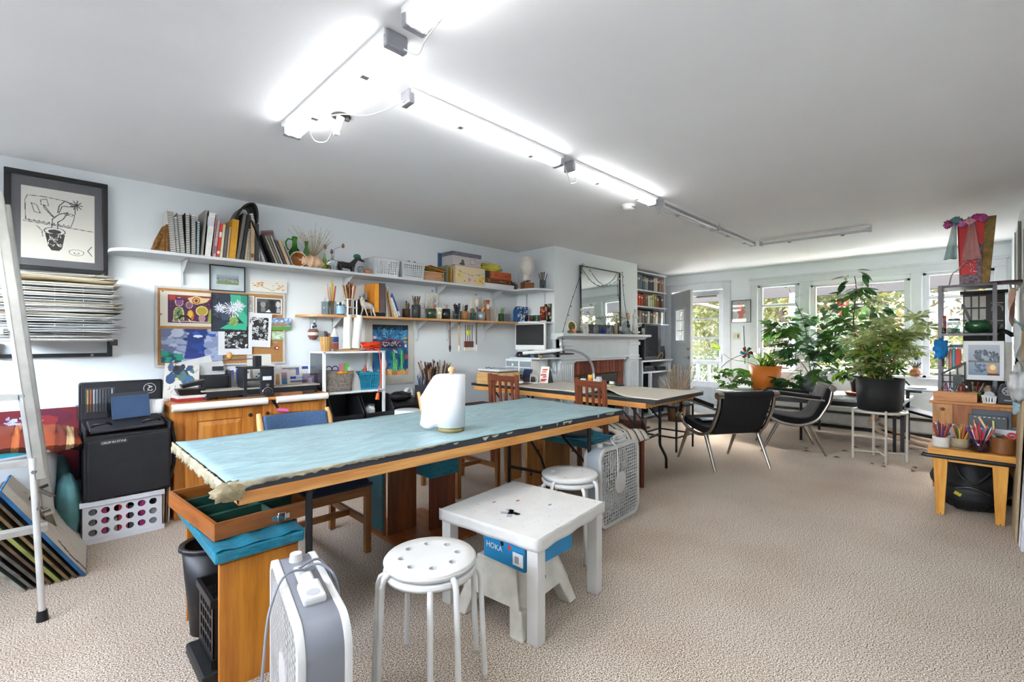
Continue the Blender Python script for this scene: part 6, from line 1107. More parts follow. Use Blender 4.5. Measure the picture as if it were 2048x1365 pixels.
# ================================================================ CHAIRS
CW = WOOD('#7a4a22','#9f6a36','z',.4); CX_ = WOOD('#7a4a22','#9f6a36','x',.4); BL = M('#3a5270',.95,var=.3,sc=150,bump=.3); NV = M('#222c3e',.95,var=.2,sc=120,bump=.2)
def blue_chair(label,loc,rz):   # faces -y
    t = T('upholstered_chair',label,'chair',loc,rz,'blue upholstered chairs'); w,d = .46,.50
    for x in (-w/2,w/2-.035):
        P(t,'leg',B().box(x,x+.035,-.25,-.215,0,.42),CW,bev=.003); P(t,'leg',B().hull8([(x,.235,0),(x+.035,.235,0),(x+.035,.27,0),(x,.27,0)],[(x,.22,.5),(x+.035,.22,.5),(x+.035,.255,.5),(x,.255,.5)]),CW,bev=.003)
        P(t,'back_post',B().tube([(x+.0175,.235,.48),(x+.0175,.255,.60),(x+.0175,.30,.74),(x+.0175,.33,.80)],[.018,.02,.02,.014],n=10),M('#c9995c',.4)); P(t,'side_rail',B().box(x+.005,x+.03,-.22,.24,.34,.41),WOOD('#7a4a22','#9f6a36','y',.4)); P(t,'stretcher',B().box(x+.008,x+.028,-.22,.24,.16,.20),WOOD('#7a4a22','#9f6a36','y',.4))
    P(t,'front_rail',B().box(-w/2+.03,w/2-.03,-.245,-.22,.34,.41),CX_); P(t,'rear_rail',B().box(-w/2+.03,w/2-.03,.22,.245,.34,.41),CX_); P(t,'cross_stretcher',B().box(-w/2+.02,w/2-.02,-.02,.0,.165,.20),CX_)
    P(t,'seat',B().grid(lambda u,v: (-w/2+w*u,-.27+.53*v,.415+.055*(1-(2*u-1)**6)**.5*(1-(2*v-1)**8)**.5),16,14).box(-w/2,w/2,-.265,.25,.40,.418),NV)
    P(t,'backrest',B().grid(lambda u,v: (-w/2+.035+(w-.07)*u,.25+.30*(v*.30)+.03*math.sin(PI*u)-.03,.54+.245*v),12,8),BL,solid=.045,bev=.008); return t
blue_chair('blue upholstered chair in front of the pine cabinet, tucked under the blue table',(1.13,2.80,0),0); blue_chair('blue upholstered chair behind the paper towel, tucked under the blue table',(2.52,3.16,0),0)
SD = WOOD('#54281a','#7a3e24','z',.35); SDx = WOOD('#54281a','#7a3e24','y',.35)
def slat_chair(label,loc,rz):   # faces +x, back at -x
    t = T('slat_back_chair',label,'chair',loc,rz,'dark wooden slat back chairs')
    for y in (-.19,.16): P(t,'back_leg',B().hull8([(-.20,y,0),(-.165,y,0),(-.165,y+.035,0),(-.20,y+.035,0)],[(-.24,y,.93),(-.21,y,.93),(-.21,y+.035,.93),(-.24,y+.035,.93)]),SD,bev=.004); P(t,'leg',B().hull8([(.18,y,0),(.21,y,0),(.21,y+.03,0),(.18,y+.03,0)],[(.175,y,.43),(.215,y,.43),(.215,y+.035,.43),(.175,y+.035,.43)]),SD)
    P(t,'seat',B().box(-.21,.23,-.20,.205,.43,.452),SDx,bev=.006); P(t,'top_rail',B().box(-.235,-.212,-.16,.165,.86,.915),SDx,bev=.004); P(t,'lower_rail',B().box(-.222,-.2,-.16,.165,.54,.57),SDx)
    for k in range(4): y = -.125+.078*k; P(t,'slat',B().hull8([(-.218,y,.57),(-.205,y,.57),(-.205,y+.024,.57),(-.218,y+.024,.57)],[(-.232,y,.86),(-.218,y,.86),(-.218,y+.024,.86),(-.232,y+.024,.86)]),SD)
    P(t,'apron',B().box(-.19,.2,-.18,-.165,.38,.43).at(),SDx); P(t,'apron',B().box(-.19,.2,.175,.19,.38,.43),SDx)
    return t
slat_chair('dark slat back chair at the desk, the one nearer the left wall',(3.34,3.27,0),3); slat_chair('dark slat back chair at the desk with a striped blanket, nearer the fans',(3.45,2.27,0),-14)
bk_ = T('striped_blanket','cream blanket with dark stripes folded on the slat back chair seat','blanket',(3.48,2.22,.454),-14)
for k,(c_,w_) in enumerate((('#d3cdbf',.07),('#3c3a3c',.01),('#d3cdbf',.03),('#3c3a3c',.008),('#cfc8b9',.06),('#3a383a',.012),('#d6cfc0',.05),('#45424a',.01),('#cfc8b9',.05))):
    x_ = -.15+sum((.07,.01,.03,.008,.06,.012,.05,.01,.05)[:k]); P(bk_,'stripe',B().grid(lambda u,v,x_=x_,w_=w_: (x_+w_*u,-.22+.42*v,.03+.02*math.sin(v*8+(x_+w_*u)*9)-(.05*max(0,.16-v)*9 if v < .16 else 0)),2,16),M(c_,.9),solid=.02)
# ================================================================ PINE BENCHES UNDER THE TABLE
BP = WOOD('#a8621a','#cf8629','z',.4); BD = WOOD('#5f3216','#864c22','z',.4); KN = WOOD('#a06a34','#c08a4c','z',.45); TP = M('#1a7288',.35,var=.35,sc=14,stretch=(2,6,6))
def pad(par,x0,x1,y0,y1,z0,z1,drop=0): P(par,'wrapped_pad',B().grid(lambda u,v: (x0+(x1-x0)*u+.004*math.sin(v*20),y0+(y1-y0)*v+.004*math.sin(u*23),z1+.004*math.sin(u*17+v*9)),14,14).box(x0,x1,y0,y1,z0,z1-.004),TP,bev=.008)
b1_ = T('pine_bench','orange pine bench with teal wrapped top under the near table end','bench',(.43,1.90,0))
P(b1_,'end_panel',B().box(0,.27,0,.02,0,.46),BP,bev=.002); P(b1_,'end_panel',B().box(.01,.27,.60,.62,0,.46),BP,bev=.002); P(b1_,'seat_board',B().box(0,.27,0,.62,.455,.47),BP); pad(b1_,-.02,.285,-.03,.64,.47,.515)
b2_ = T('pine_bench','dark pine bench standing on its wide base board under the middle of the table','bench',(1.50,2.30,0))
P(b2_,'base_board',B().box(0,.46,0,.62,0,.02),WOOD('#8c4c20','#b06830','y',.4)); P(b2_,'end_panel',B().box(.03,.23,.34,.36,.02,.56),BD); P(b2_,'end_panel',B().box(.26,.46,.22,.24,.02,.44),WOOD('#5a2a16','#7d4122','z',.4)); P(b2_,'side_panel',B().box(.0,.018,.36,.60,.02,.52),BD); pad(b2_,.245,.475,.20,.50,.36,.48); P(b2_,'wrap',B().box(-.012,0,.36,.60,.05,.5),TP,bev=.004)
b3_ = T('pine_bench','knotty light pine bench beneath the far end of the blue table','bench',(2.86,2.70,0)); P(b3_,'end_panel',B().box(0,.20,.0,.02,0,.46),KN); P(b3_,'end_panel',B().box(.02,.22,.28,.30,0,.46),KN); P(b3_,'seat_board',B().box(0,.22,0,.30,.455,.47),KN)
for x,z in ((.14,.30),(.05,.12)): P(b3_,'knot',B().cyl((x,-.001,z),(x,.001,z),.016,n=14),M('#4a2c18',.6))
b4_ = T('pine_bench','pine bench with teal wrapped top beside the box fan','bench',(2.86,2.08,0)); P(b4_,'end_panel',B().box(0,.32,.0,.02,0,.45),KN); P(b4_,'end_panel',B().box(0,.32,.42,.44,0,.45),KN); pad(b4_,-.03,.34,-.02,.46,.45,.50)
S('dark_cloth','dark cloth lying on the teal topped bench beside the box fan','cloth',B().sph((0,0,0),(.14,.16,.012),20,8,lump(.1,7,6)),M('#3a3c40',.9),(3.0,2.32,.515))
wc = T('compartment_case','open wooden case with dark green compartments on the near pine bench','case',(.43,1.97,.517),5); GN = M('#0f3a2e',.8,var=.2); RW = WOOD('#7d4218','#a5622a','x',.3); RY = WOOD('#7d4218','#a5622a','y',.3)
P(wc,'front_side',B().box(0,.36,0,.012,0,.065),RW,bev=.002); P(wc,'rear_side',B().box(0,.36,.568,.58,0,.065),RW,bev=.002); P(wc,'left_side',B().box(0,.012,.012,.568,0,.065),RY); P(wc,'right_side',B().box(.348,.36,.012,.568,0,.065),RY); P(wc,'felt_floor',B().box(.012,.348,.012,.568,0,.012),GN)
for y in (.15,.29,.43): P(wc,'divider',B().box(.012,.348,y,y+.012,.012,.05),GN)
P(wc,'divider',B().box(.22,.23,.012,.568,.012,.045),GN); P(wc,'clasp',B().box(.20,.27,-.004,0,.015,.035).tube([(.225,-.006,.01),(.225,-.01,.045),(.25,-.01,.045),(.25,-.006,.01)],.003),CHROME)
tcn = T('waste_bin','black oval plastic waste bin inside the near pine bench','bin',(.515,2.375,0)); P(tcn,'bin_wall',B().lathe([(0,0),(.085,0),(.115,.36),(.108,.36),(.08,.006),(0,.006)],36,sy=.85),BLACK); P(tcn,'rim',B().lathe([(.115,.355),(.128,.365),(.125,.38),(.105,.375)],36,sy=.85,cap=False),BLACK)
crate('slotted_crate','black slotted plastic crate in front of the oval waste bin',(.55,2.10,.05),.24,.22,.25,BLACK,5,4,.012,0,True,5)
S('black_tray','dirty black plastic tray under the slotted crate','tray',B().box(-.16,.15,-.15,.13,0,.045),M('#1a1a1a',.5,var=.5),(.55,2.11,0),bev=.008); S('card_sheet','beige card standing in the black slotted crate','card',B().box(0,.004,0,.15,0,.2),M('#b5957c',.8),(.60,2.02,.056),(0,12,0))
# ================================================================ STOOLS, LOW TABLE, STEP STOOL
def disc_holes(r,n,rh,rc,z0,z1,seg=48):
    """round plate pierced by n holes on a circle of radius rc"""
    b = B(); m = n; sec = 2*PI/m
    def ring(rr,z): return [(rr*math.cos(t_),rr*math.sin(t_),z) for t_ in [2*PI*k/seg for k in range(seg)]]
    b.lathe([(0,0),(rc-rh*1.25,0)],seg,(0,0,z1),cap=False); b.lathe([(rc-rh*1.25,0),(0,0)],seg,(0,0,z0),cap=False)
    b.lathe([(rc+rh*1.25,z0),(r-.004,z0),(r,(z0+z1)/2),(r-.004,z1),(rc+rh*1.25,z1)],seg,cap=False)
    k = 10; a0,a1 = rc-rh*1.25,rc+rh*1.25
    for i in range(m):
        c_ = sec*(i+.5); out = []; inn = []
        per = [(a0,-.5),(a0,-.25),(a0,0),(a0,.25),(a0,.5),((a0+a1)/2,.5),(a1,.5),(a1,.25),(a1,0),(a1,-.25),(a1,-.5),((a0+a1)/2,-.5)]
        for rr,f_ in per: out.append((rr*math.cos(c_+f_*sec),rr*math.sin(c_+f_*sec)))
        hx,hy = rc*math.cos(c_),rc*math.sin(c_)
        for x,y in out:
            d_ = math.hypot(x-hx,y-hy); inn.append((hx+(x-hx)/d_*rh,hy+(y-hy)/d_*rh))
        K_ = len(out); vs = [(x,y,z) for z in (z0,z1) for x,y in out]+[(x,y,z) for z in (z0,z1) for x,y in inn]; fs = []
        for q in range(K_): l = (q+1) % K_; fs += [(l,q,2*K_+q,2*K_+l),(K_+q,K_+l,3*K_+l,3*K_+q),(2*K_+l,2*K_+q,3*K_+q,3*K_+l)]
        b.add(vs,fs)
    return b
ME = M('#cfcdc8',.35,var=.04)
def stool(label,loc,rz):
    t = T('metal_stool',label,'stool',loc,rz,'white round metal stools'); P(t,'seat',disc_holes(.165,8,.014,.102,.425,.437),ME); P(t,'skirt',B().lathe([(.158,.412),(.165,.43)],48,cap=False),ME,solid=.004)
    for k in range(4):
        a = PI/4+k*PI/2; c_,s_ = math.cos(a),math.sin(a)
        P(t,'leg',B().tube([(.10*c_,.10*s_,.418),(.155*c_,.155*s_,.417),(.175*c_,.175*s_,.405),(.183*c_,.183*s_,.38),(.20*c_,.20*s_,.01)],.0105,n=12),ME); P(t,'foot',B().cyl((.20*c_,.20*s_,0),(.20*c_,.20*s_,.014),.012),M('#b9b4aa',.6))
stool('white round stool, lower of the stacked pair nearest the camera',(.99,1.42,0),10); stool('white round stool with eight holes, upper of the pair nearest the camera',(.99,1.42,.032),38)
stool('white round stool, lower of the stacked pair beside the low white table',(2.2,1.73,0),20); stool('white round stool, upper of the stacked pair beside the low white table',(2.2,1.73,.032),50)
lt = T('low_table','low square white side table splashed with paint, tape cross on top','table',(1.655,1.585,0),7); LW = M('#cbc8c2',.6,var=.05,bump=.1)
P(lt,'tabletop',B().box(-.285,.285,-.285,.285,.395,.446),LW,bev=.003)
for x in (-.28,.225):
    for y in (-.28,.225): P(lt,'leg',B().box(x,x+.055,y,y+.055,0,.395),LW,bev=.002)
P(lt,'paint_specks',(lambda b: [b.sph((R.uniform(-.27,.27),R.uniform(-.27,.27),.4465),(R.uniform(.001,.0035),R.uniform(.001,.003),.0006),6,3) for _ in range(70)] and b)(B()),M('#8c8a90',.6,var=.5),kind='stuff')
for x,y,c_ in ((.03,.06,'#c9402c'),(-.06,.14,'#b5707a'),(.08,-.1,'#5f7f9c')): P(lt,'paint_spot',B().sph((x,y,.447),(.014,.007,.001),12,4),M(c_))
for a,x in ((30,-.13),(115,-.13),(70,-.11)): P(lt,'tape_strip',B().at(tr(x,-.02,.4475) @ rot('Z',a)).box(-.045,.045,-.012,.012,0,.001),M('#97979c',.5))
P(lt,'plastic_cover',B().grid(lambda u,v: (-.292+.584*u+.002*math.sin(v*11),-.29-.004*math.sin(u*19),.449-.055*v),20,4).grid(lambda u,v: (-.292-.003*math.sin(u*17),-.29+.58*u,.449-.055*v),20,4),LW,solid=.002)
ss = T('step_stool','scuffed off-white plastic step stool under the low table','stool',(1.58,1.56,0),7); SS = M('#cfcabd',.55,var=.15)
P(ss,'top',B().box(-.15,.15,-.12,.12,.245,.262),SS,bev=.006)
for s_ in (-1,1): P(ss,'side',B().hull8([(-.19,s_*.17,.11),(.19,s_*.17,.11),(.19,s_*.16,.11),(-.19,s_*.16,.11)][::s_],[(-.15,s_*.12,.25),(.15,s_*.12,.25),(.15,s_*.11,.25),(-.15,s_*.11,.25)][::s_]),SS)
for s_ in (-1,1): P(ss,'end',B().hull8([(s_*.19,-.17,.11),(s_*.18,-.17,.11),(s_*.18,.17,.11),(s_*.19,.17,.11)][::-s_],[(s_*.15,-.12,.25),(s_*.14,-.12,.25),(s_*.14,.12,.25),(s_*.15,.12,.25)][::-s_]),SS)
for x in (-1,1):
    for y in (-1,1): P(ss,'leg',B().hull8([(x*.16,y*.20,0),(x*.22,y*.20,0),(x*.22,y*.13,0),(x*.16,y*.13,0)][::(1 if x*y < 0 else -1)],[(x*.11,y*.165,.12),(x*.185,y*.165,.12),(x*.185,y*.10,.12),(x*.11,y*.10,.12)][::(1 if x*y < 0 else -1)]),SS,bev=.006)
P(ss,'hole',B().cyl((.0,-.155,.18),(.0,-.162,.18),.009),M('#4a4844'))
sb = T('shoe_box','blue shoe box with white lettering on the step stool','box',(1.60,1.50,.263),2); P(sb,'carton',B().box(-.17,.17,-.125,.125,0,.085),M('#1f7fb0',.5,var=.04),bev=.002); P(sb,'lid',B().box(-.173,.173,-.128,.128,.08,.122),M('#1f7fb0',.5,var=.04),bev=.002)
text(sb,'HOKA',.036,Matrix.Translation((-.1735,.055,.062)) @ rot('Z',-90) @ rot('X',90),WHITE,ext=.0004); P(sb,'label_panel',B().box(-.1745,-.1735,-.12,-.06,.02,.075),WHITE); P(sb,'sticker',B().cyl((-.1736,-.04,.085),(-.1742,-.04,.085),.011,n=18),M('#c8342c')); P(sb,'finger_hole',B().cyl((-.1736,.005,.09),(-.1742,.005,.09),.01,n=16),BLACK)
for k in range(6): P(sb,'bar',B().box(-.175,-.1744,-.075-.004*k,-.073-.004*k,.03,.06),BLACK)
# ================================================================ BOX FANS
def box_fan(label,loc,rz,hc,w=.53,h=.53,d=.12):    # grille faces -y
    t = T('box_fan',label,'fan',loc,rz); r = .075; FW = M('#c8c6c2',.4,var=.03); FG = M(hc,.45,var=.04)
    def rr(e=0,k=12):
        o = []
        for cx_,cz,a0 in ((w/2-r,h-r,0),(-w/2+r,h-r,90),(-w/2+r,r,180),(w/2-r,r,270)):
            for i in range(k+1): a = rad(a0+90*i/k); o.append((cx_+(r-e)*math.cos(a),cz+(r-e)*math.sin(a)))
        return o
    n = len(rr()); o = rr(); i_ = rr(.012); b = B()
    def shell(b,o,i_,y0,y1):
        n = len(o); vs = [(p[0],y,p[1]) for y in (y0,y1) for p in o]+[(p[0],y,p[1]) for y in (y0,y1) for p in i_]; fs = []
        for k in range(n): l = (k+1) % n; fs += [(l,k,n+k,n+l),(2*n+k,2*n+l,3*n+l,3*n+k),(k,l,2*n+l,2*n+k),(n+l,n+k,3*n+k,3*n+l)]
        return b.add(vs,fs,True)
    P(t,'housing',shell(B(),o,rr(.006),-d/2+.012,d/2-.012),FG,bev=.001); 
    for y0,y1 in ((-d/2-.006,-d/2+.014),(d/2-.014,d/2+.006)): P(t,'bezel',shell(B(),rr(-.003),rr(.022),y0,y1),FW,bev=.002)
    for sgn in (-1,1):
        b = B(); y = sgn*(d/2-.002); e = .015; m_ = 22
        for k in range(1,m_): z = e+(h-2*e)*k/m_; dx = w/2-e-(r*.3 if k in (1,m_-1) else 0); b.box(-dx,dx,y-.0025,y+.0025,z-.0028,z+.0028)
        for k in range(1,17): x = -w/2+e+(w-2*e)*k/17; b.box(x-.003,x+.003,y-.004,y+.002,e+.006,h-e-.006)
        P(t,'grille',b,FW,kind='stuff'); P(t,'hub_disc',B().cyl((0,y-.006,h/2),(0,y+.006,h/2),.075,n=32),FW)
    P(t,'motor',B().cyl((0,-.03,h/2),(0,.03,h/2),.05,n=24),STEEL)
    for k in range(5): P(t,'blade',B().at(tr(0,0,h/2) @ rot('Y',72*k)).grid(lambda u,v: ((u-.5)*.15*(v+.5),-.02+.04*u,.05+.16*v),4,4),M('#c9ccd0',.3),solid=.002)
    P(t,'carry_handle',B().box(-.09,.09,-.022,.022,h+.002,h+.018).box(.03,.14,-.03,.03,h-.002,h+.022),FW,bev=.007)
    P(t,'knob',B().cyl((-.17,0,h-.01),(-.17,0,h+.024),.022,.018,20),FW); return t
f1 = box_fan('grey and white box fan nearest the camera with its cord looped on top',(.545,1.42,0),-101,'#76777e')
P(f1,'knob_recess',B().cyl((.11,0,.55),(.11,0,.553),.018,n=24),M('#a9a9ad'))
cord('cord','',[(-.04,.03,.545),(-.02,-.05,.56),(.04,-.10,.50),(.09,-.12,.40),(.12,-.13,.32)],.004,M('#7c7e86',.4),par=f1); cord('cord','',[(-.04,0,.555),(-.03,.05,.56),(.0,.09,.50),(.02,.10,.3),(.03,.12,.05),(.03,.10,.012)],.004,M('#7c7e86',.4),par=f1)
cord('cord','',[(-.05,-.01,.555),(-.08,.06,.55),(-.05,.10,.42),(-.02,.11,.2),(.0,.13,.012)],.004,M('#7c7e86',.4),par=f1); cord('cord','',[(.12,-.13,.26),(.14,-.15,.15),(.16,-.17,.03),(.2,-.2,.008)],.004,M('#7c7e86',.4),par=f1)
P(f1,'plug',B().cyl((.12,-.13,.33),(.12,-.135,.27),.011,.013,10),M('#7c7e86',.4))
f2 = box_fan('grey sided white box fan standing on the carpet beside the round stools',(2.83,1.84,0),3,'#a9afb5')
cord('cord','',[(.0,-.02,.555),(.04,.02,.57),(.09,.0,.565),(.05,-.03,.56),(-.02,-.0,.57),(-.06,-.03,.55),(-.06,-.07,.50),(-.055,-.07,.3)],.0035,WHITE,par=f2); P(f2,'top_handle',B().tube([(.0,.0,.545),(.02,0,.575),(.16,0,.575),(.18,0,.545)],.007),M('#dcd9d6',.4))
# ================================================================ DESK AGAINST THE CHIMNEY BREAST
EY = WOOD('#b57535','#d9a05a','y',.45)
dk = T('desk_table','long folding table with cream paper sheets and wooden edge before the fireplace','table',(3.5,1.87,0)); DX,DY = .92,2.33
P(dk,'tabletop',B().box(0,DX,0,DY,.735,.763),M('#26292d',.4,var=.2),bev=.004); P(dk,'front_rail',B().box(.004,.03,.09,DY-.05,.69,.735),EY); P(dk,'end_rail',B().box(.03,DX-.1,.10,.13,.69,.735),EW); P(dk,'rear_rail',B().box(DX-.04,DX-.015,.09,DY-.05,.69,.735),EY)
for x,f_ in ((.22,-1),(.68,1)):
    for y in (.32,DY-.35): P(dk,'leg',B().tube([(x,y,.70),(x,y,.27),(x+.01*f_,y,.24),(x+.11*f_,y,.13),(x+.13*f_,y,.09),(x+.13*f_,y,0)],.0135,n=10),BLACK)
for y in (.32,DY-.35): P(dk,'crossbar',B().cyl((.22,y,.33),(.68,y,.36),.011),BLACK); P(dk,'brace',B().tube([(.45,y,.36),(.45,y+.05,.5),(.45,y+.25,.70)],.009),BLACK); P(dk,'brace',B().cyl((.22,y,.50),(.22,y+.2,.68),.009),BLACK); P(dk,'brace',B().cyl((.68,y,.50),(.68,y+.2,.68),.009),BLACK)
CP = M('#cfc8bb',.8,var=.03)
S('paper_sheet','long cream paper sheet covering the left half of the desk table','paper',B().grid(lambda u,v: (.02+.86*u,.80+1.5*v,.0015+.004*max(0,math.sin(v*14+u*3))*(1-u)),10,30),CP,(3.5,1.87,.765),solid=.002)
S('paper_sheet','curling cream paper sheet on the end of the desk table nearest the chairs','paper',B().grid(lambda u,v: (.03+.9*u,.0+.82*v,.003+.055*math.exp(-((v-.62)/.16)**2)*(1-u)**1.2+.012*math.exp(-((v-.1)/.1)**2)*u),14,30),M('#d8cdbc',.8,var=.03),(3.5,1.87,.765),solid=.002)
S('green_sheet','grey green sheet showing beneath the curled paper on the desk','paper',B().box(.01,.5,.25,.95,0,.0012),M('#8d9a8a',.7),(3.5,1.87,.7645))
fb_ = T('wooden_file_box','pale wooden open-fronted box with papers on top at the left of the desk','box',(3.46,3.70,.768)); LW_ = WOOD('#b98a52','#d9b27c','y',.5)
P(fb_,'board',B().box(0,.34,0,.012,0,.13),LW_); P(fb_,'board',B().box(0,.34,.34,.352,0,.13),LW_); P(fb_,'board',B().box(0,.34,.012,.34,.12,.132),LW_); P(fb_,'board',B().box(0,.34,.012,.34,0,.01),LW_); P(fb_,'board',B().box(-.001,.01,.17,.352,.0,.13),LW_)
for k in range(4): S('flat_pad',['dark clipboard','grey pad','white paper stack','thin white folder'][k]+' lying on the wooden file box','pad',B().box(0,.3,0,.33,0,.008),M(['#4a4038','#9a9da3','#e0e0de','#d5d7dc'][k],.6,var=.06),(3.47+.01*k,3.71,.902+.0085*k),3*k-3)
S('eyeglasses','black folded eyeglasses on the papers of the file box','glasses',B().tube([(0,0,0),(.01,.04,.012),(0,.08,0),(.02,.11,.012)],.003).tube([(0,0,0),(.08,.02,.004)],.0025),BLACK,(3.52,3.88,.942))
dw = T('drawer_unit','white plastic drawer unit with clear drawers at the corner of the desk','drawers',(4.06,3.76,.768))
P(dw,'frame',B().box(0,.3,0,.012,0,.26).box(0,.3,.43,.442,0,.26).box(0,.3,.20,.225,0,.26).box(0,.3,0,.442,.245,.262).box(0,.3,0,.442,0,.01).box(.29,.3,0,.44,0,.26),WHITE,bev=.002)
for j in range(3):
    for y0,y1 in ((.015,.198),(.228,.427)): d_ = P(dw,'drawer',B().box(.0,.006,y0,y1,.014+.078*j,.085+.078*j).box(.006,.28,y0,y0+.003,.014+.078*j,.07+.078*j).box(.006,.28,y1-.003,y1,.014+.078*j,.07+.078*j),M('#a9b3be',.25,var=.1,alpha=.55)); P(d_,'drawer_rim',B().box(-.006,.004,y0,y1,.08+.078*j,.09+.078*j),WHITE)
S('white_tag','small white label on the front of the upper left drawer','label',B().box(-.001,0,0,.03,0,.03),WHITE,(4.0565,4.06,.945))
sp = T('speaker','black cylindrical wireless speaker lying on the white drawer unit','speaker',(4.17,3.98,1.03+.045)); P(sp,'speaker_body',B().tube([(0,-.12,0),(0,-.1,0),(0,.1,0),(0,.12,0)],[.03,.044,.044,.03],n=22),M('#1b1d22',.8,bump=.3,bsc=300)); P(sp,'end_ring',B().cyl((0,-.118,0),(0,-.123,0),.026,n=20),M('#6b87a8',.4)); P(sp,'emblem',B().cyl((-.043,.04,.004),(-.0455,.04,.004),.008,n=12),M('#c23a3a',.4)); P(sp,'emblem',B().cyl((-.0455,.04,.004),(-.0462,.04,.004),.004,n=12),WHITE)
ms = T('monitor_shelf','small white wall shelf carrying the white framed screen','shelf',(4.49,3.64,1.05)); P(ms,'board',B().box(-.42,0,0,.50,-.018,0),SW); P(ms,'bracket',B().box(-.004,0,.1,.13,-.2,-.018).hull8([(-.3,.11,-.03),(-.3,.12,-.03),(0,.12,-.22),(0,.11,-.22)],[(-.3,.11,-.02),(-.3,.12,-.02),(0,.12,-.19),(0,.11,-.19)]),SW)
mo = T('computer_screen','white framed flat screen with dark display below the corner shelf','monitor',(4.26,3.98,1.05)); P(mo,'bezel',B().box(0,.03,-.25,.25,.09,.42),WHITE,bev=.004); P(mo,'display',B().box(-.002,0,-.235,.235,.15,.405),M('#2e2e30',.25,var=.03)); P(mo,'stand',B().box(.01,.05,-.04,.04,0,.12),M('#a9abae',.3,metal=.6)); P(mo,'stand_foot',B().box(-.06,.10,-.08,.08,0,.008),M('#a9abae',.3,metal=.6))
def LP(l,z,o=(4.70,3.33)): return (o[0]+l*.7096,o[1]-l*.7046,z)
lm = T('desk_lamp','white tube lamp on a grey gooseneck with a black magnifier ring','lamp',(0,0,0)); lm.location = (4.70,3.33,.768)
def L2(l,z): p = LP(l,z); return (p[0]-4.70,p[1]-3.33,z-.768)
P(lm,'clamp',B().cyl((0,0,0),(0,0,.09),.016),WHITE); P(lm,'gooseneck',B().tube([L2(0,.85),L2(-.002,.90),L2(-.02,.97),L2(-.07,1.05),L2(-.14,1.10),L2(-.24,1.135),L2(-.38,1.145)],.015,n=10),M('#8f9091',.3,metal=.5)); P(lm,'lamp_head',B().tube([L2(-.38,1.145),L2(-.42,1.14),L2(-.50,1.135),L2(-.86,1.10)],[.014,.022,.024,.02],n=14),WHITE)
P(lm,'magnifier_ring',B().tube([(L2(-.36+.12*math.cos(a),1.10)[0]+.06*math.sin(a),L2(-.36+.12*math.cos(a),1.10)[1]+.06*math.sin(a),1.095-.768) for a in np.linspace(0,2*PI,25)[:-1]],.009,closed=True),BLACK); P(lm,'magnifier_lens',B().lathe([(0,0),(.09,0)],20,cap=False),GLASS('#e9eef0',.02),loc=L2(-.36,1.095)); P(lm,'magnifier_arm',B().tube([L2(-.36,1.10),L2(-.36,1.14)],.01).tube([L2(-.48,1.10),L2(-.62,1.09),L2(-.80,1.085)],.008),BLACK)
for k,(x,y,z,r,c_,tx) in enumerate(((4.16,3.78,1.068,.018,'#2a2a2e','black tangled cable on the monitor shelf'),(4.15,3.70,1.066,.016,'#a88a3a','brass clip on the monitor shelf'),(4.14,4.08,1.066,.016,'#3f6aa8','blue cap by the speaker end'))): S('small_item',tx,'clutter',B().sph((0,0,0),(r,r*2,r*.9),14,9,lump(.3,7,k)),M(c_,.5),(x,y,z))
ea = T('card_easel','white card with red painted blocks on a black folding stand','card',(4.04,3.62,.768),(0,0,-88)); cv = CV(50,70,'#e6e4e0',61)
for y,x0,x1,c_ in ((.80,.2,.85,'#c9402c'),(.66,.15,.75,'#d05540'),(.60,.2,.8,'#d9c8b0'),(.48,.05,.75,'#b5303a'),(.36,.3,.8,'#c23a38'),(.2,.15,.85,'#b8322c'),(.12,.1,.7,'#c8402f')): cv.poly([(x0,y-.05),(x1,y-.03),(x1-.03,y+.06),(x0+.06,y+.04)],c_)
P(ea,'card',cv.mesh(.125,.19,.004),None,rz=(-10,0,0)); P(ea,'stand',B().hull8([(.0,.10,0),(.125,.10,0),(.125,.104,0),(0,.104,0)],[(0,.034,.185),(.125,.034,.185),(.125,.038,.185),(0,.038,.185)]),BLACK); P(ea,'side_panel',B().prism([(.01,0),(.10,0),(.036,.18)],'x',.122,.126),BLACK)
ph = T('desk_phone','dark blue and black desk phone on its base with a coiled lead','phone',(4.02,3.78,.768),12); P(ph,'base',B().box(-.05,.06,-.07,.05,0,.06),M('#3a3028',.4),bev=.012); P(ph,'face',B().hull8([(-.06,-.06,.05),(-.045,-.06,.05),(-.045,.05,.05),(-.06,.05,.05)],[(-.01,-.06,.15),(.02,-.06,.15),(.02,.05,.15),(-.01,.05,.15)]),M('#26324e',.35),bev=.006); P(ph,'handset',B().tube([(-.08,.10,.02),(-.06,.09,.06),(-.03,.08,.08)],.014),BLACK)
cord('cable','white cable looping over the desk from the phone to the mouse',[(4.05,3.76,.90),(3.98,3.70,.85),(3.93,3.66,.78),(3.9,3.60,.772),(3.97,3.56,.772)],.004,WHITE); cord('cable','second white cable curling past the red card',[(4.05,3.74,.88),(4.0,3.62,.84),(3.95,3.58,.78),(3.9,3.66,.772)],.004,WHITE)
cord('cable','white cable hanging from the lamp head to the desk',[(4.22,3.80,1.11),(4.2,3.74,1.0),(4.14,3.68,.92),(4.06,3.64,.86)],.003,WHITE); cord('cable','black cable curling from the phone toward the file box',[(4.0,3.84,.80),(3.93,3.87,.84),(3.88,3.86,.80),(3.84,3.80,.775)],.006,BLACK)
mz = T('computer_mouse','white computer mouse on a brown mat on the desk','mouse',(3.80,3.68,.7695),30); P(mz,'mouse_body',B().sph((0,0,.012),(.05,.03,.016),20,10),WHITE); S('mouse_mat','thin brown mat under the white mouse','mat',B().box(-.11,.13,-.10,.10,0,.0015),M('#5f4a42',.7),(3.80,3.66,.768),20)
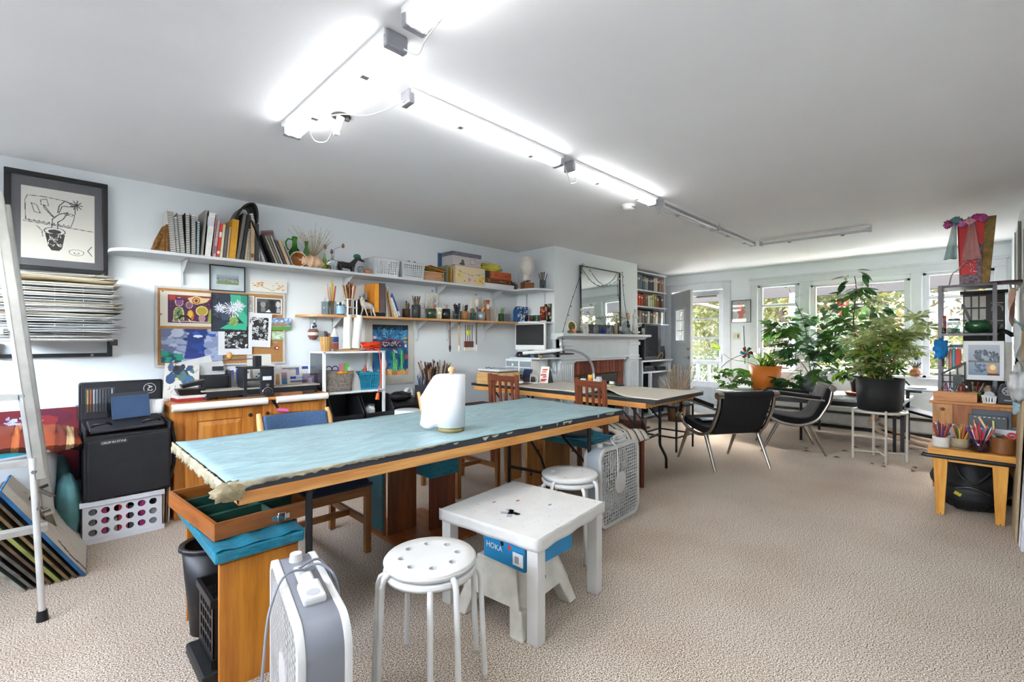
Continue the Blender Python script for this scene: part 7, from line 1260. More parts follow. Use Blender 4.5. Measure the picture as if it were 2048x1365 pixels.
S('pine_cone','dark brown carved ornament by the drawer unit','ornament',B().sph((0,0,0),(.035,.03,.05),18,12,lump(.2,12,3)),M('#4a2a20',.6,var=.3),(3.93,3.92,.815))
for x,y,r,h,c_,l_,n_,tx in ((4.32,3.20,.034,.055,'#cfd2d2','#e3e3e1','small_jar','squat clear jar with white lid behind the desk chair'),(4.36,3.13,.03,.10,'#e0b030','#e8c04a','paint_bottle','yellow paint bottle with orange label on the desk'),(4.38,2.86,.03,.04,'#e8e6e0','#e8e6e0','small_jar','tiny white pot on the far edge of the desk')):
    t = T(n_,tx,'jar',(x,y,.768)); P(t,'jar_body',B().lathe([(0,0),(r,0),(r,h*.75),(r*.8,h*.85)],20),M(c_,.3)); P(t,'lid',B().lathe([(r*.95,h*.78),(r*.95,h),(0,h)],20,cap=False),M(l_,.4)); 
    if h > .09: P(t,'label_band',B().lathe([(r+.001,h*.2),(r+.001,h*.6)],20,cap=False),M('#d9763a',.5,var=.3))
for k in range(7): S('paint_tube','small white paint tube with coloured cap standing in the desk cluster','tube',B().lathe([(0,0),(.011,.0),(.013,.06),(.006,.065),(.007,.085)],10),M(['#e6e3e0','#d9d6d6','#e3dcd9','#cfd8cf'][k % 4],.4,var=.1),(4.32+.022*(k % 3),2.99+.03*(k//3),.768),0,'paint tubes on the desk')
for x,y,w_,l_,c_,tx in ((4.30,2.72,.10,.42,'#26221e','long black watercolour tray on the far edge of the desk'),(4.20,2.76,.09,.34,'#c9c38a','pale yellow paper strip before the watercolour tray')): S('flat_tray',tx,'tray',B().box(0,w_,0,l_,0,.012),M(c_,.5,var=.3),(x,y,.77))
# floor things around the desk
S('wicker_hamper','brown wicker basket under the desk by the left wall','basket',B().lathe([(0,0),(.15,0),(.17,.2),(.16,.32),(.15,.33)],26,sy=1.2),M('#6a4424',.8,var=.5,sc=60,bump=.7),(3.62,4.18,0))
S('brown_box','dark brown woven box on the wicker basket under the desk','box',B().box(-.16,.16,-.16,.16,0,.18),M('#5a3a24',.8,var=.5,sc=60,bump=.5),(3.62,4.16,.335),bev=.01)
ft = T('frame_table','low black metal frame table with glass top beyond the desk','table',(5.0,2.42,0))
for x in (0,.42):
    for y in (0,.42): P(ft,'leg',B().box(x-.009,x+.009,y-.009,y+.009,0,.5),BLACK)
for z in (.5,.16): P(ft,'rail',B().box(0,.42,-.009,.009,z-.009,z+.009).box(0,.42,.411,.429,z-.009,z+.009).box(-.009,.009,0,.42,z-.009,z+.009).box(.411,.429,0,.42,z-.009,z+.009),BLACK)
P(ft,'glass_top',B().box(-.01,.43,-.01,.43,.51,.517),GLASS('#c9d8e0',.03))
tp = T('terracotta_pot','terracotta pot standing on the floor before the fireplace','pot',(5.05,3.40,0)); P(tp,'pot_body',B().lathe([(0,0),(.10,0),(.14,.22),(.155,.22),(.155,.27),(.14,.27)],26),M('#a8522c',.8,var=.15)); 
S('log_basket','brown wicker log basket beside the terracotta pot','basket',B().lathe([(0,0),(.18,0),(.2,.2),(.19,.22)],24,sy=1.2),M('#5a3424',.8,var=.5,sc=50,bump=.7),(5.55,3.35,0))
st_ = T('wooden_stool','orange wooden stool with tapered legs behind the pine bench','stool',(4.05,3.10,0)); OW = WOOD('#8a431c','#b0622c','z',.35)
for x in (-.13,.13):
    for y in (-.13,.13): P(st_,'leg',B().cyl((x*1.25,y*1.25,0),(x,y,.44),.014,.022,10),OW)
P(st_,'seat',B().box(-.17,.17,-.17,.17,.44,.47),OW,bev=.008); P(st_,'wire_shelf',B().cyl((-.15,-.15,.2),(.15,.15,.2),.004).cyl((-.15,.15,.2),(.15,-.15,.2),.004),STEEL)
# ================================================================ FIREPLACE
mf = T('mantelpiece','white wooden fireplace surround with a moulded shelf','mantelpiece',(4.5,3.77,0))
P(mf,'mantel_shelf',B().prism([(-.20,1.312),(-.20,1.345),(0,1.345),(0,1.27),(-.08,1.27),(-.12,1.30)],'x',-.08,2.05),TRIM,bev=.003); P(mf,'frieze',B().box(.02,1.9,-.06,-.001,1.02,1.27),TRIM,bev=.003); P(mf,'moulding',B().box(.02,1.9,-.085,-.06,1.015,1.045),TRIM,bev=.004); P(mf,'moulding',B().box(.31,1.54,-.072,-.06,.985,1.01),TRIM)
for x in (.02,1.62):
    P(mf,'pilaster',B().box(x,x+.28,-.07,-.001,0,1.27),TRIM,bev=.002); P(mf,'capital',B().box(x-.01,x+.29,-.095,-.06,1.19,1.24),TRIM,bev=.006); P(mf,'capital',B().box(x-.005,x+.285,-.088,-.06,.97,1.0),TRIM,bev=.004)
    for k in range(5): P(mf,'flute',B().box(x+.045+.042*k,x+.063+.042*k,-.078,-.07,.12,.95),TRIM,bev=.002)
fs_ = T('brick_surround','reddish brown brick surround around the firebox','fireplace',(4.81,3.765,0)); MO = M('#6a4a3c',.9); P(fs_,'mortar_bed',B().box(0,1.23,-.02,-.005,.80,.99).box(0,.16,-.02,-.005,0,.80).box(1.05,1.23,-.02,-.005,0,.8),MO)
bk = [B().box(0,.068,-.034,-.018,0,.18).mesh('brick'),B().box(0,.15,-.034,-.018,0,.062).mesh('brick')]
bms = [M('#6e3322',.85,var=.3,sc=30,bump=.3),M('#7d3d28',.85,var=.3,sc=30,bump=.3),M('#5c2a1e',.85,var=.3,sc=30,bump=.3)]
for me in bk: me.materials.append(bms[0])
def brick(me,x,z):
    o = D.objects.new('brick',me); SC.collection.objects.link(o); o.parent = fs_; o.location = (x,R.uniform(-.002,.002),z); o.material_slots[0].link = 'OBJECT'; o.material_slots[0].material = R.choice(bms)
for k in range(16): brick(bk[0],.004+.0766*k,.805)
for k in range(11): brick(bk[1],.005,.008+.072*k); brick(bk[1],1.06,.008+.072*k)
P(fs_,'firebox',B().box(.165,1.045,.02,.6,0,.005).box(.165,1.045,.595,.60,0,.8).box(.163,.17,.0,.6,0,.8).box(1.04,1.047,.0,.6,0,.8),M('#2a2522',.9,var=.3)); P(fs_,'metal_hood',B().box(.17,1.04,-.03,.03,.68,.79),M('#15171a',.4)); P(fs_,'hearth',B().box(-.1,1.33,-.4,-.035,.0,.02),M('#6e3a2a',.85,var=.25,sc=12,bump=.3))
for k in range(6): P(fs_,'grate_bar',B().box(.28+.12*k,.30+.12*k,.05,.07,.05,.45),M('#1a1a1a'))
MZ = 1.345
mi = T('mirror','dark framed mirror leaning on the mantel under string lights','mirror',(4.975,3.722,1.475),(-1.2,0,0)); P(mi,'frame',framebars(.935,.76,.014,.02),M('#2b2e33',.35),bev=.003); P(mi,'mirror_glass',B().box(0,.935,-.006,.0,0,.76),M('#c9ced0',.03,metal=1,var=.02)); P(mi,'support',B().box(0,.9,-.012,.01,-.125,-.014),M('#2b2e33',.5))
sg = T('string_lights','dark wire of tiny fairy lights draped over the mirror and mantel','lights',(4.5,3.70,1.0)); SWM = M('#23262a',.5)
pth = [(.02,-.04,.12),(.01,-.045,.33),(.10,-.03,.52),(.22,-.02,.75),(.36,-.02,1.02),(.44,-.02,1.18),(.465,-.01,1.26),(.60,-.02,1.20),(.80,-.02,1.06),(1.0,-.02,1.02),(1.2,-.02,1.08),(1.36,-.02,1.17),(1.425,-.01,1.25),(1.43,-.02,1.0),(1.50,-.02,.70),(1.56,-.02,.50),(1.58,-.04,.38)]
cord('wire','',pth,.0035,SWM,par=sg)
for i in range(len(pth)-1):
    for q in (.25,.75):
        p = [pth[i][k]+(pth[i+1][k]-pth[i][k])*q for k in range(3)]; P(sg,'bulb',B().cyl(p,(p[0]+.018*(1 if (i+int(q*4)) % 2 else -1),p[1]-.006,p[2]-.006),.0045 if not 6 <= i <= 11 else .007,.006 if not 6 <= i <= 11 else .008,6),SWM if not 6 <= i <= 11 else M('#f4f2ec',.2))
rm_ = T('round_mirror','small round framed gilt toned mirror leaning on the left of the mantel','mirror',(4.70,3.66,MZ+.088),(80,0,-20)); P(rm_,'frame',B().lathe([(0,-.004),(.062,-.004),(.062,.008),(.085,.008),(.088,-.01),(0,-.012)],30,sx=.85),M('#d5cfc2',.4,var=.05)); P(rm_,'mirror_glass',B().lathe([(0,.003),(.06,.003)],24,sx=.85,cap=False),M('#8a7a4c',.15,metal=.7,var=.4,sc=20))
CG2 = M('#dfe6e4',.06,trans=.9,var=.05)
def bottle(x,tx,r,h,m,y=3.64,n='glass_bottle',pr=None): S(n,tx,'bottle',B().lathe(pr or [(0,0),(r,0),(r,h*.55),(r*.4,h*.72),(r*.35,h*.95),(r*.5,h)],16),m,(x,y,MZ))
for x,c_,tx,rr_ in ((4.60,'#6a6a4a','mossy stone at the left end of the mantel',(.05,.03,.02)),(4.67,'#c98a5a','orange shell before the round framed mirror',(.035,.03,.03)),(4.78,'#6a5a50','brown flat stone right of the round framed mirror',(.06,.03,.018)),(5.02,'#5a3f34','small brown stone before the white card on the mantel',(.03,.02,.02))):
    S('small_stone',tx,'stone',B().sph((0,0,0),rr_,16,10,lump(.2,6,x)),M(c_,.7,var=.3),(x,3.61,MZ+rr_[2]))
S('carved_stick','pale carved stick standing by the left edge of the mirror','ornament',(lambda b: [b.sph((.008*math.sin(k*2.1),0,.02+.036*k),(.018-.006*(k % 2),.014,.02),10,7) for k in range(9)] and b)(B()),M('#c9c0a0',.7,var=.2),(4.905,3.66,MZ),0)
canvas('flower_card','small white card with a faint drawing standing on the mantel','card',CV(30,30,'#dfe0e3',3).line([(.5,.1),(.5,.5)],.03,'#a9a9a0').ell(.5,.65,.12,.15,'#b9b5b0'),.13,.13,(4.97,3.68,MZ),(-8,0,0))
bottle(5.19,'clear bottle below the centre of the mirror',.035,.16,CG2); bottle(5.36,'small cobalt blue bottle on the mantel',.03,.09,M('#1630b8',.08,trans=.6),pr=[(0,0),(.028,0),(.028,.065),(.012,.075),(.014,.09)]); bottle(5.46,'small clear bottle right of the cobalt bottle',.02,.13,CG2); bottle(5.54,'wide clear bottle under the dried grass',.035,.11,CG2)
dv = T('dried_grass_vase','slim vase of brown dried grass heads before the mirror','vase',(5.66,3.63,MZ)); P(dv,'vase',B().lathe([(0,0),(.025,0),(.02,.1),(.024,.14)],14),M('#b9a27c',.4,trans=.3))
for k in range(7): a = -.2+.1*k if k < 4 else .1+.06*k; P(dv,'grass_head',B().tube([(0,0,.1),(-.12+.05*k,0,.22),(-.22+.075*k,-.01,.27-.012*abs(k-3))],[.002,.004,.007],n=6),M('#7c5a2c',.8,var=.3))
S('glass_bowl','small iridescent glass bowl on the mantel','bowl',B().lathe([(0,0),(.03,0),(.07,.05),(.065,.052),(.03,.006),(0,.006)],20),M('#9aa8b5',.15,trans=.5,var=.4),(5.84,3.63,MZ)); S('glass_dome','clear glass jar with rounded top beside the figure','jar',B().lathe([(0,0),(.06,0),(.065,.05),(.06,.14),(.03,.19),(0,.2)],22),GLASS('#e3e8e8',.05),(5.99,3.67,MZ))
S('dried_flower','peach dried flower head standing behind the glass jar','flower',B().cyl((0,0,0),(0,0,.24),.002).sph((0,0,.27),(.045,.02,.045),16,12,lump(.3,12,3)),M('#d9b58f',.8,var=.2),(6.10,3.70,MZ))
fgr = T('white_figure','white porcelain draped figure standing on a base of shells','figurine',(6.24,3.67,MZ)); PW = M('#dcdcd8',.4,var=.1,bump=.2)
P(fgr,'robe',B().lathe([(0,.06),(.055,.06),(.05,.14),(.035,.22),(.045,.28),(.03,.315),(.012,.33)],22,sy=.8),PW); P(fgr,'head',B().sph((0,-.005,.36),(.022,.024,.03),16,12),PW); P(fgr,'arm',B().tube([(.04,0,.30),(.055,-.02,.25),(.03,-.045,.24)],[.012,.01,.008]),PW); P(fgr,'arm',B().tube([(-.04,0,.30),(-.05,-.02,.25),(-.02,-.045,.26)],[.012,.01,.008]),PW); P(fgr,'veil',B().tube([(.02,.01,.37),(.04,.015,.30),(.055,.01,.16)],[.018,.02,.016]),PW); P(fgr,'shell_base',B().sph((0,0,.035),(.09,.05,.038),24,12,lump(.25,14,2)),M('#cfc8bb',.6,var=.3))
S('small_figurine','small grey pointed ornament at the right end of the mantel','figurine',B().sph((0,0,.05),(.03,.025,.055),14,12,lump(.25,10,5)),M('#a5a49c',.5,var=.4),(6.43,3.64,MZ)); S('round_ball','small dark beaded ball on the string light beside the mirror','ornament',B().sph((0,0,0),.018,12,9,lump(.2,12,2)).sph((.01,0,-.05),.026,12,9,lump(.3,12,2)),M('#3a3436',.6,var=.8,sc=60),(6.03,3.66,MZ+.18))
# ================================================================ ALCOVE
bc = T('bookcase','white built-in bookcase shelves in the alcove beside the chimney','bookcase',(6.5,3.95,0))
for z in (1.545,1.83,2.10,2.40): P(bc,'shelf_board',B().box(0,1.28 if z > 1.6 else 1.36,0,.25,z-.022,z),TRIM,bev=.002)
P(bc,'side_panel',B().box(1.24,1.26,.02,.25,1.545,2.4),TRIM); P(bc,'back_panel',B().box(0,1.24,.24,.25,1.545,2.4),M('#4c4a4a',.7)); P(bc,'teal_end',B().box(1.30,1.31,.03,.23,1.55,1.78),M('#1f6f6a',.5))
rows = [(2.10,.24,['#8a8780','#5f6a74','#6f7a86','#4f5a6a','#7a828c','#9aa0a4','#3f4552','#6b3f5a','#2f3550','#c9c2b0','#d8cbb5','#6a4a3a','#b58a6a','#a97c5a'],'upper'),(1.83,.21,['#d8402a','#c23a26','#b8452c','#8a3a2a','#6f7a4a','#d9d3c0','#e3dcc8','#c9c08a','#8a9a4a','#a0643c','#3f3634','#6a4a4a'],'middle'),(1.545,.22,['#5a4a42','#8a7a6c','#6f5c50','#3f4a3c','#c9c2b2','#2c2c30','#a0846a','#d9d6cf','#4a3a34','#e3e1dc'],'lowest')]
for z,hh,cl_,nm in rows:
    x = 6.78
    for k,c_ in enumerate(cl_):
        w_ = (7.70-6.78)/len(cl_); h = hh*R.uniform(.86,1.04); t = T('book',{'u': 'book','m': 'book','l': 'book'}[nm[0]]+' with spine outward on the %s shelf of the alcove bookcase' % nm,'book',(x,3.97,z+.001),(0,4 if nm == 'lowest' else 0,0),'books on the %s alcove shelf' % nm)
        P(t,'cover',B().box(0,w_*.9,0,.004,0,h).box(0,.004,0,.16,0,h).box(w_*.9-.004,w_*.9,0,.16,0,h),M(c_,.6,var=.15)); P(t,'pages',B().box(.004,w_*.9-.004,.004,.155,.002,h-.004),PAPER); P(t,'spine_label',B().box(w_*.15,w_*.75,-.001,0,h*.65,h*.8),M(R.choice(['#d8d2c2','#c9a85a','#e3e3e0',c_]),.6)); x += w_
tv = T('television','large black television on the alcove stand','television',(6.65,3.74,.945)); P(tv,'cabinet_shell',B().box(0,.52,0,.05,0,.58).hull8([(.03,.05,.03),(.49,.05,.03),(.42,.4,.1),(.1,.4,.1)],[(.03,.05,.55),(.49,.05,.55),(.42,.4,.45),(.1,.4,.45)]),M('#222327',.4),bev=.008); P(tv,'screen',B().box(.03,.42,-.003,0,.06,.55),M('#17191d',.1)); P(tv,'control_panel',B().box(.44,.50,-.003,0,.2,.3),M('#101012',.3))
S('black_speaker','small black speaker right of the television','speaker',B().box(0,.22,0,.2,0,.22),M('#15161a',.6),(7.20,3.80,.945),bev=.005)
ts = T('media_stand','white media stand with two boards in the alcove','stand',(6.55,3.72,0)); P(ts,'board',B().box(0,1.0,0,.42,.92,.943),TRIM); P(ts,'board',B().box(0,1.05,0,.42,.74,.762),TRIM); P(ts,'board',B().box(0,1.0,0,.42,.05,.07),TRIM); P(ts,'post',B().box(.28,.33,.02,.06,.07,.74),TRIM); P(ts,'post',B().box(.02,.05,.02,.4,.05,.92),TRIM); P(ts,'post',B().box(.96,.99,.02,.4,.05,.92),TRIM); P(ts,'back_board',B().box(0,1,.40,.42,.07,.92),M('#2d2d30',.8))
for k,(x,z,w_,h,c_) in enumerate(((6.62,.765,.40,.05,'#1c1c20'),(6.68,.818,.3,.03,'#2f3034'),(7.1,.765,.28,.06,'#232326'),(6.95,.08,.35,.10,'#26262a'),(6.97,.20,.3,.05,'#3a3a3c'),(6.95,.30,.3,.04,'#c9c9c6'))): S('media_player',['black player box','thin grey player','black receiver right of the player','black box low','dark grey box low','pale flat box'][k]+' in the white media stand','player',B().box(0,w_,0,.25,0,h),M(c_,.4),(x,3.76,z),bev=.003)
cord('cable','black cables hanging down the alcove wall behind the door',[(7.42,3.8,1.1),(7.62,3.9,.95),(7.66,3.95,.7),(7.58,3.96,.5),(7.7,4.0,.55)],.006,BLACK); cord('cable','brown cable loop beside the black speaker',[(7.05,3.74,.96),(7.12,3.70,1.06),(7.2,3.72,1.0),(7.16,3.74,.95)],.007,M('#a0784a'))
dg_ = T('dried_arrangement','basket of dried grass and seed heads before the media stand','plant',(6.98,3.38,0)); P(dg_,'basket',B().lathe([(0,0),(.12,0),(.15,.3)],22),M('#6a5038',.8,var=.4,bump=.6)); b = B()
for k in range(90): a = R.uniform(0,2*PI); q = R.uniform(.05,.3); h = R.uniform(.5,.9); b.tube([(0,0,.2),(q*.5*math.cos(a),q*.5*math.sin(a),.45),(q*math.cos(a),q*math.sin(a),h)],[.003,.003,.006],n=4)
P(dg_,'dried_stems',b,M('#a5927a',.9,var=.4),kind='stuff')
# ================================================================ LEATHER CHAIRS
LT = M('#0e0e10',.8,var=.1,bump=.05); CR = M('#a9a49e',.2,metal=1,var=.05)
def arc(p,n=24):
    q = [Vector(x) for x in p]; out = []
    for i in range(len(q)-1):
        a = q[max(i-1,0)]; b = q[i]; c = q[i+1]; d = q[min(i+2,len(q)-1)]
        for k in range(5): t = k/5; out.append(.5*((2*b)+(c-a)*t+(2*a-5*b+4*c-d)*t*t+(3*b-3*c+d-a)*t**3))
    return out+[q[-1]]
def lounge(label,loc,rz):      # faces +x
    t = T('leather_armchair',label,'chair',loc,rz,'black leather chairs with chrome frames')
    prof = [(.27,.43),(.20,.40),(.05,.37),(-.10,.36),(-.21,.40),(-.27,.50),(-.32,.62),(-.36,.73)]
    sm = [(p.x,p.z) for p in arc([(x,0,z) for x,z in prof])]
    P(t,'seat_shell',B().grid(lambda u,v: (sm[int(u*(len(sm)-1))][0],-.26+.52*v,sm[int(u*(len(sm)-1))][1]),len(sm)-1,4),LT,solid=.07,bev=.015)
    P(t,'back_panel',B().hull8([(-.22,-.26,.34),(-.20,-.26,.34),(-.20,.26,.34),(-.22,.26,.34)],[(-.385,-.26,.71),(-.33,-.26,.73),(-.33,.26,.73),(-.385,.26,.71)]),LT,bev=.01); P(t,'top_roll',B().cyl((-.37,-.27,.735),(-.37,.27,.735),.034,n=20),LT)
    for s in (-1,1):
        y = s*.30; P(t,'side_frame',B().tube(arc([(-.37,y,.735),(-.345,y,.60),(-.30,y,.50),(-.22,y,.38),(-.08,y,.32),(.08,y,.33),(.20,y,.38),(.30,y,.46)]),.018,n=10),CR)
        P(t,'arm_rail',B().tube(arc([(.30,y,.46),(.265,y,.55),(.20,y,.625),(.12,y,.64),(-.30,y,.60)]),.014,n=10),CR); P(t,'armrest',B().tube(arc([(.285,y,.50),(.25,y,.58),(.19,y,.648),(.12,y,.664),(-.26,y,.628)]),.019,n=10),LT)
        P(t,'roller_end',B().cyl((-.37,y-.035*s,.735),(-.37,y+.035*s,.735),.032,n=20),CR); P(t,'front_knob',B().cyl((.30,y-.03*s,.46),(.30,y+.03*s,.46),.022,n=16),CR)
        for x0,x1 in ((-.14,-.31),(.14,.31)): P(t,'leg',B().cyl((x0,y*.98,.35),(x1,y*1.02,0),.021,.012,12),CR)
    P(t,'crossbar',B().cyl((-.15,-.3,.335),(-.15,.3,.335),.013),CR); P(t,'seam',B().tube([(sm[i][0]+.037*(1 if i > 22 else 0),-.02,sm[i][1]+(.037 if i <= 22 else .01)) for i in range(4,len(sm)-3)],.002,n=5),M('#55555a')); return t
lounge('black leather chrome armchair with its back to the camera, nearest the desk',(4.92,1.89,0),58); lounge('black leather chrome armchair seen from its side, facing the door',(6.14,1.60,0),113)
S('magazine','open white magazine lying on the seat of the nearer leather chair','magazine',B().grid(lambda u,v: (-.14+.28*u,-.16+.34*v,.016*abs(math.sin(PI*u*1.5))),12,3),M('#aeb4c8',.5,var=.2,sc=8),(5.0,2.02,.425),(0,4,50),solid=.003)
# ================================================================ PLANT TABLE
pt = T('plant_table','low wide table with glossy sheeting under the potted plants','table',(6.70,.62,0)); P(pt,'tabletop',B().box(0,1.12,0,2.05,.525,.556),M('#8f9492',.3,var=.3,sc=6),bev=.004); P(pt,'sheeting',B().grid(lambda u,v: (-.01+.45*u,.0+2.06*v,.558+.004*math.sin(v*60+u*9)),8,80).grid(lambda u,v: (-.012-.004*math.sin(v*50),2.06*v,.56-.03*u),3,80),M('#a9b0b0',.12,var=.3,sc=14),solid=.002)
P(pt,'front_frame',B().box(.04,.07,.1,1.95,.47,.525),BLACK)
for x in (.06,1.0):
    for y in (.08,1.0,1.9): P(pt,'leg',B().cyl((x,y,0),(x,y,.52),.016),BLACK)
P(pt,'chrome_bracket',B().cyl((.05,1.72,.50),(.05,1.80,.50),.014),CHROME)
def leafmesh(kind):
    v = []; f = []
    if kind == 'oval': rows = [(0,.0),(.15,.16),(.4,.24),(.65,.2),(.85,.1),(1,0)]; k = 1
    elif kind == 'blade': rows = [(0,.02),(.3,.035),(.6,.03),(.85,.018),(1,0)]
    if kind in ('oval','blade'):
        dr = .25 if kind == 'oval' else 1.2
        for t_,w in rows: z = -dr*t_*t_*(.5 if kind == 'oval' else .55)+(.3*t_ if kind == 'blade' else 0); v += [(t_,-w,z+w*.25),(t_,0,z),(t_,w,z+w*.25)]
        for i in range(len(rows)-1): f += [(3*i,3*i+3,3*i+4,3*i+1),(3*i+1,3*i+4,3*i+5,3*i+2)]
    elif kind == 'split':
        v.append((0,0,0)); N = 9
        for i in range(N):
            a = rad(-130+260*i/(N-1)); L_ = .55+.45*math.cos(a*.62)**2; w = .12; cxx = .28
            o = len(v); dx,dy = math.cos(a),math.sin(a)
            v += [(cxx*.6,0,.02),(cxx+dx*L_*.4-dy*w,dy*L_*.4+dx*w,.03),(cxx+dx*L_*.72,dy*L_*.72,-.10),(cxx+dx*L_*.4+dy*w,dy*L_*.4-dx*w,.03)]; f.append((o,o+1,o+2,o+3))
        f.append((0,0+1,0+3,0+4)) if False else None
    else:  # whorl of five leaflets
        for i in range(7):
            a = 2*PI*i/7; dx,dy = math.cos(a),math.sin(a); o = len(v); w = .17
            v += [(0,0,0),(dx*.5-dy*w,dy*.5+dx*w,.02),(dx,dy,-.12),(dx*.5+dy*w,dy*.5-dx*w,.02)]; f.append((o,o+1,o+2,o+3))
    me = D.meshes.new('leaf'); me.from_pydata(v,[],f); me.polygons.foreach_set('use_smooth',[True]*len(f)); me.update(); return me
LG1 = LEAF('#1c3a14','#4f7a2c',.25,.35); LG2 = LEAF('#14301a','#3a6636',.2,.3); LG3 = LEAF('#4a6a2c','#cdd694',.35,.4); LG4 = LEAF('#4a7a1c','#a9c84a',.4,.4)
LM = {}
for k_ in ('oval','blade','split','whorl'):
    for n_,m_ in (('a',LG1),('b',LG2),('c',LG3),('d',LG4)): me = leafmesh(k_); me.materials.append(m_); LM[k_+n_] = me
def leaves(par,key,n,vols,size,up=.2,seed=1,away=None,droop=0):
    r = random.Random(seed); tot = sum(v[3]*v[4]*v[5] for v in vols)
    for v in vols:
        for _ in range(max(1,round(n*v[3]*v[4]*v[5]/tot))):
            while True:
                q = Vector((r.uniform(-1,1),r.uniform(-1,1),r.uniform(-1,1)))
                if q.length <= 1: break
            p = Vector((v[0]+q.x*v[3],v[1]+q.y*v[4],v[2]+q.z*v[5])); 
            if p.x+par.location.x > 7.96: p.x = 7.96-par.location.x-r.uniform(0,.1)
            a = math.atan2(q.y,q.x)+r.uniform(-.8,.8); o = D.objects.new('leaf',LM[key]); SC.collection.objects.link(o); o.parent = par; o.location = p
            s = size*r.uniform(.7,1.25); o.scale = (s,s,s); o.rotation_euler = (r.uniform(-.6,.6),r.uniform(-.5,.7)+droop,a)
def pot(t,r0,r1,h,m,rim=.012,lip=.03):
    P(t,'pot',B().lathe([(0,0),(r0,0),(r1,h-lip),(r1+rim,h-lip),(r1+rim,h),(r1-.008,h),(r1-.012,h-.03),(0,h-.03)],36),m); P(t,'soil',B().lathe([(0,h-.025),(r1-.014,h-.03)],24,cap=False),SOIL)
def stems(t,l,c_='#5a4a34',r=.008):
    for p in l: P(t,'stem',B().tube(arc(p),[r*(1-.6*i/(5*(len(p)-1))) for i in range(5*(len(p)-1)+1)],n=7),M(c_,.8,var=.3))
p1 = T('potted_plant','philodendron and spider plant in the big orange pot on the plant table','plant',(7.38,2.22,.562)); pot(p1,.17,.215,.33,M('#c56a1c',.6,var=.04),0,.0)
stems(p1,[[(-.0,.05,.3),(-.15,.2,.38),(-.25,.38,.42),(-.3,.48,.5)],[(.05,0,.3),(.1,-.1,.6),(.15,-.12,.95)],[(0,0,.3),(.05,-.05,.5),(.05,-.1,.75)]],'#4a6a2c',.006)
leaves(p1,'splita',40,[(-.12,.42,.16,.18,.22,.14),(.0,.25,.12,.1,.1,.1)],.17,seed=3); leaves(p1,'splitb',30,[(-.1,-.36,.10,.15,.16,.12)],.17,seed=4); leaves(p1,'splitd',2,[(-.25,.52,.56,.03,.03,.03)],.15,seed=5); leaves(p1,'splita',5,[(.15,-.14,.98,.1,.12,.1)],.22,seed=6)
for k in range(70): 
    o = D.objects.new('leaf',LM['bladed' if k % 2 else 'bladea']); SC.collection.objects.link(o); o.parent = p1; o.location = (R.uniform(-.06,.06),R.uniform(-.12,.06),.30); s = R.uniform(.3,.5); o.scale = (s,s*.8,s); o.rotation_euler = (0,R.uniform(-1.1,-.5),R.uniform(0,2*PI))
pw = T('pinwheel','red and teal foil pinwheel stuck in the orange pot','pinwheel',(7.2,2.42,.86),(0,8,0)); P(pw,'stick',B().cyl((0,0,0),(0,0,.20),.004),WHITE)
for k in range(6): P(pw,'blade',B().at(tr(-.01,0,.22) @ rot('X',60*k)).add([(0,0,0),(0,.02,.09),(-.02,.055,.07),(0,.05,.03)],[(0,1,2,3)]),M(['#b5402f','#1f8fa0'][k % 2],.15,metal=.6),solid=.001)
p2 = T('potted_plant','large climbing plant in the grey pot in front of the middle window','plant',(7.45,1.66,.562)); pot(p2,.13,.19,.21,M('#6c6e72',.7,var=.1),.0,.0)
stems(p2,[[(0,0,.18),(.05,.05,.5),(.1,.1,.9),(.15,.25,1.3),(.2,.33,1.45)],[(0,0,.18),(.05,-.05,.5),(.1,-.1,.85)],[(.0,.0,.18),(-.1,.1,.4),(-.15,.25,.6)]])
leaves(p2,'ovalb',190,[(.15,-.02,.72,.32,.5,.34),(.2,-.1,1.02,.26,.38,.22)],.18,seed=11); leaves(p2,'splitb',44,[(.1,.1,.55,.35,.45,.2)],.19,seed=12); leaves(p2,'splita',8,[(.0,.42,.88,.08,.1,.1)],.26,seed=15); leaves(p2,'ovala',30,[(.2,.33,1.38,.04,.08,.2),(.15,-.3,.5,.2,.15,.25)],.14,seed=13); leaves(p2,'bladea',40,[(0,0,.28,.2,.22,.06)],.22,seed=14)
S('terracotta_saucer','brown saucer at the foot of the grey pot','saucer',B().lathe([(0,0),(.2,0),(.22,.03),(.21,.03),(.19,.008),(0,.008)],28),M('#8a4c2c',.8),(7.12,1.85,.564))
p3 = T('potted_plant','tall dark leaved plant in the black pot left of the big black pot','plant',(7.36,1.08,.60)); pot(p3,.11,.145,.20,BLACK,.008,.02)
stems(p3,[[(0,0,.18),(.05,.05,.5),(.05,.1,.9),(.1,.08,1.3),(.12,.1,1.5)],[(0,.02,.18),(.1,-.1,.5),(.12,-.2,.9)],[(.02,0,.18),(0,.05,.6),(0,.2,.95)],[(.02,.02,.18),(.04,-.02,.6),(.0,-.1,1.1)]],'#5a3424',.011)
leaves(p3,'ovala',150,[(.1,.08,.72,.3,.38,.32),(.12,.08,1.08,.24,.32,.26)],.175,seed=21,droop=.2); leaves(p3,'ovalb',44,[(.12,.1,1.38,.08,.13,.22),(.1,-.12,1.1,.1,.16,.12)],.16,seed=22,droop=.4); leaves(p3,'ovald',5,[(-.1,.18,.25,.05,.08,.1)],.16,seed=23,droop=1); leaves(p3,'splita',14,[(-.1,.3,.2,.12,.2,.12)],.2,seed=24)
S('terracotta_saucer','red brown saucer under the small black pot on the plant table','saucer',B().lathe([(0,0),(.17,0),(.19,.035),(.18,.035),(.16,.01),(0,.01)],28),M('#8a4428',.8),(7.36,1.08,.562))
